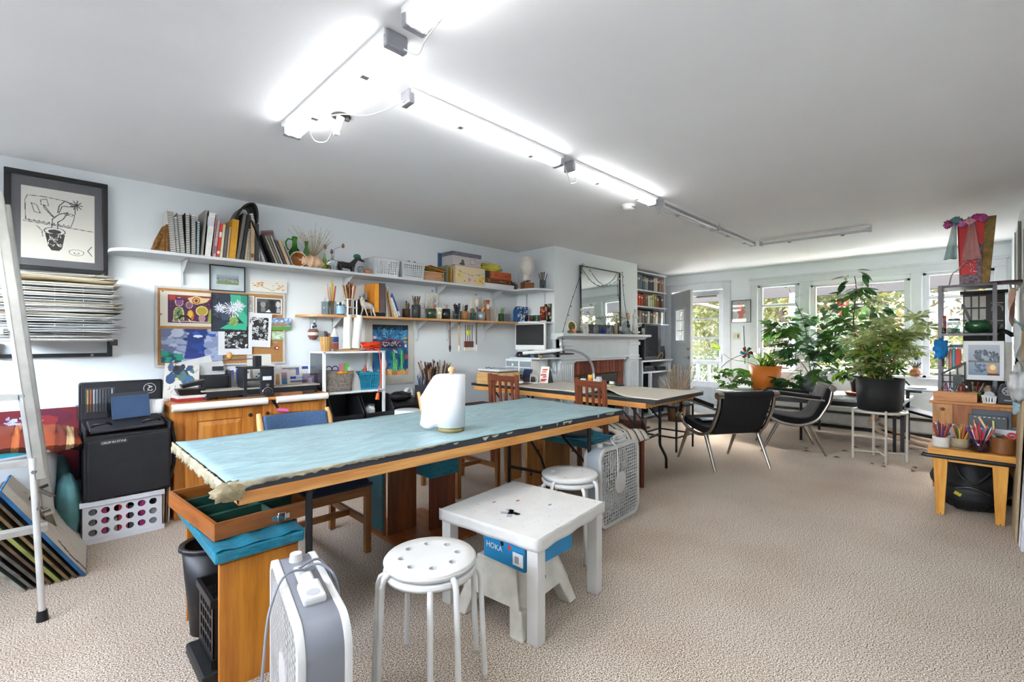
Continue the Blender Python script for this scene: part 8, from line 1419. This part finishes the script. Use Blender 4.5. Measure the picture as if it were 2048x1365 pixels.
rb = T('red_feeder','red hanging bottle ornament in the middle window','ornament',(7.98,1.42,1.62)); P(rb,'red_bottle',B().lathe([(.012,0),(.02,.04),(.055,.11),(.06,.22),(.0,.22)],16),M('#c8281c',.3,trans=.3)); P(rb,'hanger',B().cyl((0,0,.22),(0,0,.44),.002),BLACK)
tl = T('stained_panel','small teal and blue glass panel hanging low in the middle window','ornament',(8.0,.86,1.0)); P(tl,'panel',B().box(-.004,0,-.07,.07,0,.26),M('#1f8fb0',.2,var=.8,sc=20,trans=.4)); P(tl,'top_bar',B().box(-.006,.002,-.08,.26,.26,.29),BLACK)
S('wall_hook_rod','thin dark rod leaning between the picture and the leftmost window','rod',B().cyl((0,0,0),(0,.02,.62),.006),M('#3a3634',.5),(8.03,2.72,.88))
S('wire_plant_support','bent dark wire plant support by the orange pot','support',B().tube(arc([(0,0,0),(0,.2,.08),(.0,.45,-.02),(0,.6,-.16),(0,.62,-.22)]),.005).tube(arc([(0,-.35,.05),(0,-.4,.3),(0,-.6,.42),(0,-.8,.5)]),.005),BLACK,(7.5,2.30,.98))
# big pot on the white stand
pd = T('plant_stand','cream metal round plant stand with crossed foot bars','stand',(6.2,.765,0)); ST_ = M('#cfc9bd',.4,var=.05)
P(pd,'ring',B().tube([(.225*math.cos(a),.225*math.sin(a),.515) for a in np.linspace(0,2*PI,41)[:-1]],.013,closed=True),ST_); P(pd,'tray',B().lathe([(0,.505),(.215,.505),(.215,.512),(0,.512)],32),ST_)
for k in range(4):
    a = rad(20+90*k); P(pd,'leg',B().cyl((.23*math.cos(a),.23*math.sin(a),0),(.23*math.cos(a),.23*math.sin(a),.54),.011),ST_)
for k in range(2): a = rad(20+90*k); P(pd,'foot_bar',B().cyl((.23*math.cos(a),.23*math.sin(a),.08),(-.23*math.cos(a),-.23*math.sin(a),.08),.007),ST_)
p4 = T('potted_plant','variegated umbrella plant in the big black pot on the cream stand','plant',(6.2,.765,.53)); pot(p4,.185,.21,.33,M('#1e1e20',.75,var=.1,bump=.2),0,0)
for a in (100,280): P(p4,'pot_handle',B().tube([(.21*math.cos(rad(a-9)),.21*math.sin(rad(a-9)),.31),(.24*math.cos(rad(a)),.24*math.sin(rad(a)),.27),(.21*math.cos(rad(a+9)),.21*math.sin(rad(a+9)),.31)],.008),BLACK)
stems(p4,[[(.05*math.cos(a),.05*math.sin(a),.3),(.12*math.cos(a),.12*math.sin(a),.42),(.14*math.cos(a+.6),.14*math.sin(a+.6),.55),(.22*math.cos(a+.3),.22*math.sin(a+.3),.8)] for a in (0,.9,1.8,2.8,3.8,4.8,5.6)],'#8a6a48',.011)
leaves(p4,'whorlc',125,[(.05,.0,.66,.3,.3,.24),(.0,-.2,.88,.22,.24,.2),(.1,.1,.42,.24,.24,.1)],.115,seed=31); leaves(p4,'whorld',40,[(.0,-.05,.6,.26,.28,.24)],.09,seed=32); leaves(p4,'whorla',30,[(.05,.05,.5,.24,.26,.2)],.10,seed=33)
# little desk by the wall, rocker, black bin
gt = T('glass_desk','small glass topped desk with papers beside the big pot','desk',(6.75,.22,0)); P(gt,'glass_top',B().box(0,.7,0,.46,.70,.712),M('#9fb0bd',.05,alpha=.8,var=.05))
for x in (.05,.6):
    for y in (.04,.40): P(gt,'leg',B().box(x,x+.035,y,y+.035,0,.70),BLACK)
P(gt,'support',B().box(.02,.1,.25,.38,.68,.70),BLACK)
for k,(c_,x,y) in enumerate((('#dfe3e8',6.9,.28),('#e6e6e6',7.05,.42),('#25282c',6.95,.40))): S('desk_paper',['pale blue white paper','white paper at the back','black tablet'][k]+' on the small glass topped desk','paper' if k < 2 else 'tablet',B().box(0,.22,0,.16,0,.003),M(c_,.4),(x,y,.713+.004*k),10*k)
rk2 = T('bentwood_chair','pale bentwood rocking chair frame behind the plant stand','chair',(7.15,.62,0)); BW = WOOD('#a88868','#c9a888','y',.4)
for x in (0,.42): P(rk2,'rocker_frame',B().tube(arc([(x,-.55,.06),(x,-.25,.035),(x,.12,.10),(x,.33,.20),(x,.34,.30),(x,.22,.50),(x,.12,.62)]),.022,n=8),BW)
P(rk2,'cross_rail',B().box(0,.42,.30,.33,.22,.26),BW); P(rk2,'cross_rail',B().box(0,.42,-.42,-.39,.05,.09),BW); P(rk2,'seat_sling',B().hull8([(0,.2,.46),(.42,.2,.46),(.42,-.3,.34),(0,-.3,.34)],[(0,.2,.49),(.42,.2,.49),(.42,-.3,.37),(0,-.3,.37)]),M('#15181c',.8),bev=.01)
S('black_drum','black round cushioned drum on the floor behind the bentwood chair','stool',B().lathe([(0,0),(.20,0),(.21,.35),(.19,.48),(.12,.53),(0,.54)],32),M('#0f1114',.7),(6.95,.03,0)); S('navy_cloth','dark navy cloth bundle on the black drum','cloth',B().sph((0,0,0),(.18,.17,.07),24,14,lump(.15,7,4)),M('#16283a',.8,var=.3),(6.92,.12,.56))
for k in range(14): S('fallen_leaf','dry brown leaf fallen on the carpet around the plant stand','leaf',B().add([(0,0,0),(.03,.02,.008),(.07,0,.002),(.03,-.02,.006)],[(0,1,2,3)]),M('#5a3424',.8,var=.3),(6.2+R.uniform(-.3,.7),.9+R.uniform(-.5,.7),.004),R.uniform(0,360),'dry leaves on the carpet',solid=.001)
# sill things, picture
tpz = T('brown_teapot','round brown pot of tools on the window sill','pot',(8.0,.62,.782)); P(tpz,'pot_body',B().sph((0,0,.065),(.075,.075,.065),24,14),M('#7a4a24',.3,coat=.4,var=.3)); P(tpz,'handle',B().tube(arc([(-.02,.05,.11),(-.02,.09,.17),(-.02,.05,.20),(-.02,.02,.14)]),.006),M('#b9a28a'))
for k in range(5): P(tpz,'tool_handle',B().cyl((0,0,.1),(-.02,-.06+.03*k,.19),.007),M('#2c3a34',.4))
sc = T('hanging_spoon','small dark spoon hanging on the mullion between the windows','spoon',(8.035,.61,1.05)); P(sc,'spoon_handle',B().cyl((0,0,0),(0,0,.16),.004),M('#3a3634',.4)); P(sc,'spoon_bowl',B().sph((0,0,-.02),(.006,.025,.03),14,10),M('#3a3634',.4))
c = CV(60,74,'#c9cbc9',71); c.blots(60,.1,.1,.9,.9,.02,.06,['#bfc3c2','#d3d3d1']); c.poly([(.25,.08),(.38,.3),(.3,.5),(.7,.5),(.6,.3),(.65,.08)],'#d9705a'); c.ell(.5,.48,.22,.13,'#d66a54'); c.ell(.42,.7,.16,.13,'#d9806c'); c.poly([(.3,.75),(.35,.92),(.45,.82),(.58,.92),(.6,.75)],'#d66a54'); c.ell(.62,.66,.09,.06,'#5a6a78',ring=.4)
pc = T('framed_portrait','thin black framed coral drawing between the outer door and the windows','picture',(8.05,2.925,1.56),(0,0,-90)); P(pc,'frame',framebars(.285,.35,.008,.015),BLACK); P(pc,'drawing',c.mesh(.285,.35,.004),None); P(pc,'glazing',B().box(0,.285,-.012,-.010,0,.35),PANE)
# ================================================================ RIGHT CORNER: DRESSER, RACK
DW = WOOD('#8a4c22','#b06c38','z',.35); DY_ = WOOD('#a8622c','#cf9050','y',.35)
dr = T('wooden_dresser','reddish wooden dresser at the right wall, top crowded with tools','dresser',(5.14,-.19,0)); P(dr,'body',B().box(.01,.46,0,.48,.06,.745),DW,bev=.003); P(dr,'top',B().box(-.01,.48,-.03,.50,.745,.768),DY_,bev=.004); P(dr,'stile',B().box(0,.012,.36,.48,.06,.74),WOOD('#9a6430','#c08a4c','z',.35)); P(dr,'stile',B().box(0,.012,0,.1,.06,.74),WOOD('#9a6430','#c08a4c','z',.35)); P(dr,'plinth',B().box(.04,.44,.02,.46,0,.06),BLACK)
for y in (.42,.05): P(dr,'knob',B().sph((-.012,y,.70),(.014,.014,.014),12,8),M('#8a4c2c',.3))
tb_ = T('tool_tray','shallow pine tray along the front of the dresser top','tray',(5.12,.03,.769)); P(tb_,'tray_side',B().box(0,.012,0,.255,0,.075),DY_,bev=.002); P(tb_,'tray_side',B().box(.22,.232,0,.255,0,.06),DY_); P(tb_,'tray_end',B().box(.012,.22,0,.012,0,.065),DY_); P(tb_,'tray_end',B().box(.012,.22,.243,.255,0,.065),DY_); P(tb_,'tray_base',B().box(.012,.22,.012,.243,0,.006),DY_)
rkk = T('metal_rack','grey open metal rack standing on the dresser before the right window','rack',(5.45,-.07,.735)); RX,RY = .30,.33
for x in (0,RX):
    for y in (0,RY): P(rkk,'post',B().box(x-.012,x+.012,y-.012,y+.012,0,.99),GREYM)
for z in (.97,.56,.10): P(rkk,'shelf_plate',B().box(-.01,RX+.01,-.01,RY+.01,z,z+.02),GREYM,bev=.002)
rc = T('red_metal_can','tall flared red metal can with gold side and pink flowers on the rack','can',(5.62,.055,1.73)); 
P(rc,'red_face',B().hull8([(-.10,-.07,0),(.09,-.07,0),(.09,.085,0),(-.10,.085,0)],[(-.12,-.085,.55),(.11,-.085,.55),(.11,.10,.55),(-.12,.10,.55)]),M('#b81418',.3,metal=.2,var=.15),bev=.01)
P(rc,'gold_side',B().hull8([(-.104,-.095,0),(.09,-.095,0),(.09,-.06,0),(-.104,-.045,0)],[(-.124,-.135,.55),(.11,-.135,.55),(.11,-.08,.55),(-.124,-.065,.55)]),M('#7a6234',.45,metal=.5,var=.4,sc=20),bev=.004); P(rc,'lace_band',B().hull8([(-.108,-.045,.0),(-.10,-.045,0),(-.10,.085,0),(-.108,.085,0)],[(-.111,-.048,.08),(-.103,-.048,.08),(-.103,.087,.08),(-.111,.087,.08)]),M('#8c7a86',.7,var=.7,sc=60)); P(rc,'lace_band',B().hull8([(-.108,-.045,.08),(-.10,-.045,.08),(-.10,-.02,.08),(-.108,-.02,.08)],[(-.119,-.055,.33),(-.111,-.055,.33),(-.111,-.02,.33),(-.119,-.02,.33)]),M('#7f7684',.7,var=.7,sc=60))
P(rc,'glitter',(lambda b: [b.sph((-.112,R.gauss(.02,.02),R.uniform(.1,.28)),(.004,.004,.004),6,4) for _ in range(40)] and b)(B()),M('#e3d9e0',.3),kind='stuff')
P(rc,'pink_veil',B().grid(lambda u,v: (-.135-.01*math.sin(v*20),-.01+.05*(v-.5)*(.6+1.8*(1-u))+.02,.20+.34*u),8,10),M('#d99a98',.7,alpha=.75),solid=.001); P(rc,'teal_veil',B().grid(lambda u,v: (-.13+.03*math.sin(v*9),.10+.06*v*(1.4-u),.22+.32*u),8,8),M('#8fb9b8',.7,alpha=.6),solid=.001)
for y,c_ in ((.155,'#b5508a'),(.07,'#c97aae'),(.105,'#5f8f94'),(.02,'#d9a0b0'),(-.02,'#a8327a'),(-.055,'#b8528f')): P(rc,'flower',B().sph((-.13,y,.53+R.uniform(-.03,.02)),(.025,.032,.03),16,12,lump(.3,14,y*99)),M(c_,.7,var=.4,sc=60))
P(rc,'twig',B().tube(arc([(-.1,.15,0),(-.12,.13,.09),(-.13,.09,.13),(-.135,.05,.18),(-.13,.03,.19)]),.005),M('#b9a8a0',.6)); S('plum_dish','flat plum coloured dish edge on top of the rack','dish',B().lathe([(0,0),(.12,.0),(.15,.012),(0,.014)],28),M('#4a2434',.5),(5.62,-.14,1.727))
gbw = T('green_bowl','dark green glazed bowl with a handle on the upper rack shelf','bowl',(5.58,.03,1.316)); P(gbw,'bowl_body',B().lathe([(0,0),(.05,0),(.09,.03),(.098,.065),(.085,.1),(.06,.115),(.055,.11),(.0,.10)],30,sx=.9,sy=.92),M('#1f4a2c',.2,coat=.5,var=.3)); P(gbw,'bowl_handle',B().box(-.01,.01,.0,.02,.10,.27).at(),M('#4a4c4c',.5),rz=(-18,0,0))
j = T('glass_jar','glass jar with metal lid and green liquid on the upper rack shelf','jar',(5.55,.175,1.316)); P(j,'jar_body',B().lathe([(0,0),(.04,0),(.042,.09),(.036,.11)],20),GLASS('#dfe8e4',.05)); P(j,'liquid',B().lathe([(0,.002),(.037,.002),(.037,.04),(0,.04)],18),M('#5fb59a',.2,alpha=.8)); P(j,'jar_lid',B().cyl((0,0,.11),(0,0,.125),.038,n=20),M('#4a4a4c',.4,metal=.5))
cn = T('striped_tube','thin red and blue striped tube standing on the upper rack shelf','tube',(5.55,.235,1.316)); 
for k in range(7): P(cn,'stripe',B().cyl((0,0,.022*k),(0,0,.022*k+.022),.012,n=14),M(['#c8402c','#3f4a8c','#d9603a'][k % 3],.4))
for k,(y,c_) in enumerate(((.25,'#8fb59f'),(.215,'#b5b5b0'),(.20,'#6a8a7a'))): S('crystal',['green','pale grey','dark green'][k]+' crystal cluster on the upper rack shelf','crystal',B().sph((0,0,0),(.022,.022,.025),7,5,lump(.4,12,k)),M(c_,.2,trans=.3),(5.50,y-.01*k,1.338))
ln = T('black_lantern','tall black lantern cabinet with white paper panes behind the rack','lantern',(6.05,-.14,0)); P(ln,'body',B().box(.01,.20,0,.27,0,1.68),BLACK); P(ln,'cap',B().box(-.02,.22,-.02,.29,1.68,1.71),BLACK,bev=.004)
for j_ in range(3):
    for k in range(3): P(ln,'paper_pane',B().box(.003,.012,.12+.05*k,.16+.05*k,1.33+.115*j_,1.43+.115*j_),M('#c9c9c6',.7))
for z,f_ in ((1.52,1),(1.36,-1)): P(ln,'scroll',B().tube(arc([(0,.015,z),(0,.02,z+.04),(0,.05,z+.055*f_),(0,.08,z+.04),(0,.085,z)]),.006),M('#9a9a9a',.5)); P(ln,'scroll',B().box(0,.01,.01,.09,z+.07,z+.078),M('#9a9a9a',.5))
S('black_chair_back','black tubular chair back beside the lantern cabinet','chair',B().tube(arc([(0,0,0),(0,0,1.2),(0,.03,1.3),(0,.1,1.34),(0,.16,1.30),(0,.17,1.2)]),.018),BLACK,(5.95,-.21,0))
cv = CV(70,80,'#e3e3e6',81); cv.grad(.13,.13,.9,.9,'#7f92a8','#b5b9c6'); cv.rect(.13,.45,.9,.5,'#7c7a6c'); cv.blots(26,.3,.5,.6,.75,.02,.06,['#5c6472','#6a7280']); cv.blots(26,.6,.5,.88,.72,.015,.05,['#6f7684','#5c6068']); cv.blots(12,.3,.2,.55,.44,.02,.06,['#5a6a80','#6a7a90']); cv.ell(.72,.3,.13,.12,'#d9a06a'); cv.ell(.73,.33,.07,.07,'#f4dfae'); cv.rect(.6,.13,.88,.18,'#6a3a2a'); cv.rect(0,0,1,.13,'#e3e3e6'); cv.rect(0,.9,1,1,'#e3e3e6'); cv.rect(.9,0,1,1,'#e3e3e6')
canvas('matted_photo','white matted misty lake photograph leaning on the rack','picture',cv,.235,.32,(5.425,.115,.93),(0,0,-90)); S('matted_backing','second grey card frame behind the matted lake photograph','frame',B().box(0,.012,0,.28,0,.31),M('#a9a6a0',.7,var=.1),(5.44,-.165,.93))
for k,(y,w_,h,c_,tx) in enumerate(((.205,.018,.13,'#d9d3cc','white spined book low on the rack'),(.185,.018,.15,'#c97a62','coral spined book low on the rack'),(.165,.018,.16,'#3f9fb5','turquoise spined book low on the rack'),(.13,.034,.15,'#c8342c','bright red book low on the rack'),(.235,.02,.14,'#5a2a24','dark red book low on the rack'))): S('book',tx,'book',B().box(0,.12,0,w_,0,h),M(c_,.5,var=.15),(5.46,y,1.03),bev=.002)
S('flat_books','stack of blue grey folders lying across the lower books of the rack','book',B().box(0,.2,-.05,.2,0,.012).box(.01,.21,-.04,.16,.013,.024),M('#4a5a7a',.5,var=.3),(5.47,.04,1.195)); S('blue_cloth','bright blue cloth bundle at the left post of the rack','cloth',B().sph((0,0,0),(.05,.045,.085),22,16,lump(.25,7,3)),M('#1573b5',.8,var=.25),(5.40,.255,1.19))
sg_ = T('stepped_screen','small dark wooden stair-shaped screen with pale panes on the dresser','screen',(5.40,.10,.79)); 
P(sg_,'diagonal',B().hull8([(0,.15,.17),(.01,.15,.17),(.01,.0,.27),(0,0,.27)],[(0,.15,.19),(.01,.15,.19),(.01,0,.29),(0,0,.29)]),BLACK)
for k in range(4): P(sg_,'bar',B().box(0,.01,.045*k,.045*k+.01,0,.27-.032*k),BLACK); P(sg_,'bar',B().box(0,.01,0,.15,.055*k,.055*k+.01),BLACK)
P(sg_,'backing',B().prism([(0,.0),(.14,0),(.14,.17),(0,.26)],'x',.011,.014),M('#cfccc4',.7))
sh_ = T('pencil_sharpener','dark grey electric pencil sharpener on the dresser','sharpener',(5.15,-.185,.769)); P(sh_,'housing',B().box(0,.14,0,.105,0,.09).hull8([(0,.0,.09),(.14,.0,.09),(.14,.105,.09),(0,.105,.09)],[(.03,.02,.15),(.12,.02,.15),(.12,.085,.15),(.03,.085,.15)]),M('#2e2f33',.4),bev=.008); P(sh_,'dial',B().cyl((-.003,.052,.10),(-.008,.052,.10),.032,n=24),M('#8a8b8e',.4)); 
for k in range(6): a = PI*k/3; P(sh_,'hole',B().cyl((-.008,.052+.018*math.cos(a),.10+.018*math.sin(a)),(-.009,.052+.018*math.cos(a),.10+.018*math.sin(a)),.006,n=10),BLACK)
P(sh_,'badge',B().box(-.001,0,.03,.07,.025,.034),STEEL); P(sh_,'dial_knob',B().cyl((.07,.05,.15),(.07,.05,.17),.012),M('#55565a'))
bt_ = T('squeeze_bottle','red brown squeeze bottle with orange label on the dresser tray','bottle',(5.21,.12,.775)); P(bt_,'bottle_body',B().lathe([(0,0),(.024,0),(.026,.08),(.026,.095),(.022,.12),(.006,.13),(.005,.15)],18),M('#5a2420',.3)); P(bt_,'label_band',B().lathe([(.0265,.015),(.0265,.07)],18,cap=False),M('#c9642a',.5,var=.3))
S('dark_slab','dark grey upright slab behind the squeeze bottle','slab',B().box(0,.03,0,.05,0,.2),M('#4a4c4c',.6),(5.34,.125,.77))
PC = ['#c23a3a','#3f5fa8','#2f7a4a','#d8a03a','#7a4a9a','#c96a3a','#d9d2c8','#6a3a2a']
cup_of('green_basket','small pale green woven basket on the dresser tray','basket',(5.24,.175,.775),cyl_cup(.03,.055,M('#9aa87a',.7,var=.2),.022),[('pencil','thin tool handle in the pale green basket',5,.12,.003,['#4a8a9a','#b5b5b5','#c9a070'],24,'x')],'tools in the pale green basket')
cup_of('olive_pot','olive green pot with scissors and brushes on the dresser','pot',(5.27,.05,.77),cyl_cup(.045,.075,M('#7a7a4c',.5,var=.15),.036),[('paintbrush','dark brush in the olive green pot',9,.15,.004,['#3a1c1c','#8a2c2c','#2a2a2e','#a98a5a'],24,'brush')],'brushes in the olive pot')
wb = T('small_basket','tiny white slotted plastic basket on the dresser edge','basket',(5.17,-.035,.769)); basket(wb,.05,.085,.055,WHITE,3,1,.85); S('metal_disc','silver tape dispenser wheel in the tiny white basket','tape',B().cyl((-.01,0,0),(.01,0,0),.03,n=24),STEEL,(5.17,-.035,.83))
for k,(y,c_,l,tx) in enumerate(((.235,'#8a4a2c',.13,'brown pencil bundle at the left end of the dresser tray'),(.22,'#c97a4a',.11,'orange pencil bundle at the left end of the dresser tray'),(.19,'#6a4a9a',.14,'violet pencil leaning in the dresser tray'))): S('pencil',tx,'pencil',B().cyl((0,0,0),(0,.02*(k-1),l),.007,.005,8),M(c_,.5),(5.17,y,.776))
S('roll_of_tape','white and violet tape ring standing in the dresser tray','tape',B().tube([(0,.028*math.cos(a),.028*math.sin(a)) for a in np.linspace(0,2*PI,21)[:-1]],.007,closed=True),M('#cfc5d8',.4),(5.19,.195,.83)); S('silver_tray','small crumpled foil tray in the dresser tray','tray',B().sph((0,0,0),(.05,.045,.012),18,10,lump(.2,9,1)),M('#a9b0b0',.3,metal=.5),(5.2,.21,.80))
S('green_sponge','tiny bright green leaf shape beside the squeeze bottle','ornament',B().sph((0,0,0),(.014,.018,.014),12,8,lump(.3,8,1)),M('#6aa83a',.6),(5.16,.075,.79)); S('white_shell','grey brown shell between the olive pot and the sharpener','shell',B().sph((0,0,0),(.02,.022,.035),14,10,lump(.25,9,4)),M('#a08a76',.6,var=.3),(5.30,-.03,.86)); S('silver_clips','tangle of silver clips and lids beside the sharpener','clutter',B().sph((0,0,0),(.04,.03,.04),14,10,lump(.4,14,6)),M('#8a8a8c',.35,metal=.6,var=.5,sc=40),(5.26,-.06,.81))
# ================================================================ PALE WOOD BENCH WITH PENCILS
BE = WOOD('#c07f2c','#dfa44c','z',.35); BEy = WOOD('#c07f2c','#dfa44c','y',.35)
wbn = T('maple_bench','pale maple bench with black front edge carrying cups of pencils','bench',(4.56,-.165,0)); P(wbn,'seat',B().box(0,.42,0,.45,.43,.475),BEy,bev=.004); P(wbn,'black_edge',B().tube([(-.012,-.02,.428),(-.018,0,.422),(-.018,.46,.422),(-.012,.475,.428)],.014,n=12),BLACK); P(wbn,'apron',B().box(.02,.04,.04,.41,.385,.43),BEy)
for x in (0,.38):
    for y,s in ((.06,1),(.36,-1)): P(wbn,'leg',B().hull8([(x+.01,y-.02*0+s*-.00,0),(x+.035,y,0),(x+.035,y+.045,0),(x+.01,y+.045,0)],[(x,y-.02,.42),(x+.04,y-.02,.42),(x+.04,y+.06,.42),(x,y+.06,.42)]),BE,bev=.003); P(wbn,'caster',B().sph((x+.02,y+.02,.008),(.012,.012,.008),8,6),BLACK)
ZB = .476
cup_of('white_tin','white tin with printed label full of red and brown pencils on the maple bench','tin',(4.64,.215,ZB),cyl_cup(.048,.075,M('#d5d0c5',.5,var=.06),band=(.1,.9,'#cfcabf')),[('pencil','coloured pencil in the white tin on the maple bench',24,.17,.0038,['#a8402c','#5a2c5a','#2c4a3a','#c9744a','#3a2a26','#b55a3a','#8a2c34'],20,'pencil')],'pencils in the white tin')
cup_of('stoneware_cup','beige stoneware cup of pencils in the middle of the maple bench','cup',(4.66,.115,ZB),cyl_cup(.048,.075,M('#a09072',.5,var=.2,sc=8),band=(.12,.2,'#5a4432')),[('pencil','coloured pencil in the beige stoneware cup',22,.17,.0038,['#d8b02c','#b0402c','#4a3f8a','#8a5a3a','#c98a4a','#2f6a6a','#d8702a'],22,'pencil')],'pencils in the stoneware cup')
cup_of('clear_tub','clear plastic tub crammed with slanting red and blue pencils','tub',(4.64,.015,ZB),cyl_cup(.05,.085,GLASS('#d3cfe0',.1)),[('pencil','coloured pencil slanting in the clear tub',34,.18,.004,['#c8283c','#2a3f8c','#e0662a','#e3607a','#2f8aa8','#c23a2c','#f0e8dc','#6a2f8a'],26,'pencil')],'pencils in the clear tub')
mg = T('brown_mug','big ribbed brown pottery mug at the end of the maple bench','mug',(4.65,-.10,ZB)); P(mg,'mug_body',B().lathe([(0,0),(.058,0),(.062,.01),(.059,.04),(.061,.07),(.058,.10),(.064,.112),(.058,.112),(.052,.01),(0,.008)],30),M('#7c4c26',.45,var=.2,bump=.1)); P(mg,'mug_handle',B().tube(arc([(0,.055,.10),(0,.095,.095),(0,.09,.06),(0,.06,.02)]),.010),M('#7c4c26',.45,var=.2))
S('wooden_dowel','pale wooden dowel slanting out of the brown mug','stick',B().cyl((0,0,0),(0,.10,.21),.006),M('#d9b58f',.6),(4.65,-.08,ZB+.03)); S('silver_tube','pale grey marker slanting out of the brown mug','marker',B().cyl((0,0,0),(0,.055,.13),.012,.009),M('#b5bfc4',.4),(4.66,-.09,ZB+.03)); S('red_scissors','red and white striped handle in the brown mug','scissors',B().tube([(0,.02*math.cos(a),.09+.018*math.sin(a)) for a in np.linspace(0,2*PI,17)[:-1]],.007,closed=True).cyl((0,0,0),(0,0,.075),.008),M('#c8323c',.5,var=.6,sc=60),(4.63,-.125,ZB+.04),(10,0,0))
for y,c_,cs_,tx in ((.15,'#c9c9cf',['#5a6070','#2c2c34','#8a8f9c'],'grey patterned tin lid standing at the back of the maple bench'),(.03,'#8f8a76',['#3f7a6a','#d9c2a0','#7a4a4a','#5a8a7a'],'floral tin lid standing at the back of the maple bench')):
    cv = CV(40,40,c_,int(y*100)+5); cv.blots(40,0,0,1,1,.04,.1,cs_); canvas('tin_lid',tx,'tin',cv,.115,.15,(4.83,y+.115,ZB),(-14,0,-90),th=.01)
cr2 = crate('small_crate','white plastic crate with round holes behind the brown mug',(4.86,-.08,ZB),.22,.17,.15,M('#cfd0d4',.4),4,2,.017,90,side=3)
tm = T('marker_tin','open black marker tin with printed lid standing in the white crate','tin',(4.78,.075,ZB+.13),(-8,0,-90)); P(tm,'tin_body',B().box(0,.20,0,.012,0,.11),M('#23282a',.4),bev=.003); P(tm,'back_lid',B().box(.02,.22,.012,.02,.03,.15),M('#2b3040',.4),bev=.003)
for k in range(7): P(tm,'printed_mark',B().box(.03+.024*k,.042+.024*k,-.0008,0,.092,.098),M('#a9adb5'))
P(tm,'marker',B().cyl((.035,-.006,.01),(.03,-.006,.07),.005),M('#c97a4a')); P(tm,'marker',B().cyl((.13,-.006,.01),(.128,-.006,.075),.006),M('#d9d68a'))
bp_ = T('backpack','black backpack slumped under the maple bench','bag',(4.93,.06,0)); P(bp_,'bag_body',B().sph((0,0,.2),(.17,.22,.22),32,22,lump(.07,6,2)),M('#131315',.6,var=.3,bump=.3)); P(bp_,'front_pocket',B().sph((-.12,.02,.12),(.08,.15,.11),24,16,lump(.08,7,5)),M('#17171a',.6,var=.3)); P(bp_,'strap',B().tube(arc([(-.14,-.1,.3),(-.2,-.02,.22),(-.19,.05,.26),(-.14,.08,.34)]),.008),M('#2c2c2e')); P(bp_,'yellow_tag',B().at(tr(-.195,.07,.13) @ rot('X',25)).box(-.004,0,-.02,.02,-.012,.012),M('#c9b82a')); P(bp_,'zip',B().tube(arc([(-.18,-.1,.15),(-.205,0,.19),(-.18,.1,.16)]),.003),STEEL)
# ================================================================ RIGHT WALL
for k,(x,z1,t_,c_,tx) in enumerate(((4.27,1.32,.012,'#a08a6a','tan board leaning upright at the right wall, front of the group'),(4.20,.92,.01,'#e3e0e6','white canvas leaning upright at the right wall'),(4.12,1.15,.02,'#c9c6cc','grey white panel at the extreme right edge'))):
    S('leaning_board',tx,'board',B().hull8([(0,0,0),(.5,0,0),(.5,t_,0),(0,t_,0)],[(.02,-.05,z1),(.48,-.05,z1),(.48,-.05+t_,z1),(.02,-.05+t_,z1)]),M(c_,.7,var=.15),(x-.02,-.15-.014*k,0))
for k,(x0,x1,z0,z1,c_,tx) in enumerate(((6.1,6.7,1.75,2.3,'#a9aaa6','narrow grey framed panel high on the right wall'),(4.7,5.3,1.62,2.1,'#d9d6d2','pale print high on the right wall near the photo edge'))):
    t = T('wall_panel',tx,'picture',(x0,-.238,z0)); P(t,'panel',B().box(0,x1-x0,0,.012,0,z1-z0),M(c_,.5,var=.1)); P(t,'frame',B().box(-.012,0,0,.02,-.01,z1-z0+.01).box(x1-x0,x1-x0+.012,0,.02,-.01,z1-z0+.01),M('#8f908c',.4))
S('wall_rail','short grey rail projecting from the right wall above the papers','rail',B().cyl((0,0,0),(.0,.07,.01),.012).cyl((0,.07,.01),(.5,.05,.0),.008),STEEL,(5.9,-.235,1.74))
for k,(x,y,z,w_,h,c_,tx) in enumerate(((6.3,-.19,1.47,.35,.28,'#cf9c8c','salmon paper hanging from the rail on the right wall'),(5.3,-.19,1.14,.26,.26,'#dfe2e6','white paper hanging below the salmon one'),(5.75,-.20,1.36,.25,.10,'#a9c9cf','pale blue paper edge hanging below the salmon one'),(4.6,-.16,.84,.2,.06,'#9fc0cf','pale blue folded paper jutting from the right wall clutter'))):
    S('hanging_paper',tx,'paper',B().grid(lambda u,v: (w_*u,.02*math.sin(u*4+v*5+k),h*v+.04*math.sin(u*5)),8,8),M(c_,.7),(x-.15,y,z-.05),solid=.002)
S('plastic_bag','crumpled grey plastic bag hanging above the leaning boards','bag',B().sph((0,0,0),(.13,.05,.12),24,16,lump(.2,8,3)),M('#b5b5b5',.3,alpha=.9,var=.2),(4.35,-.165,.98))
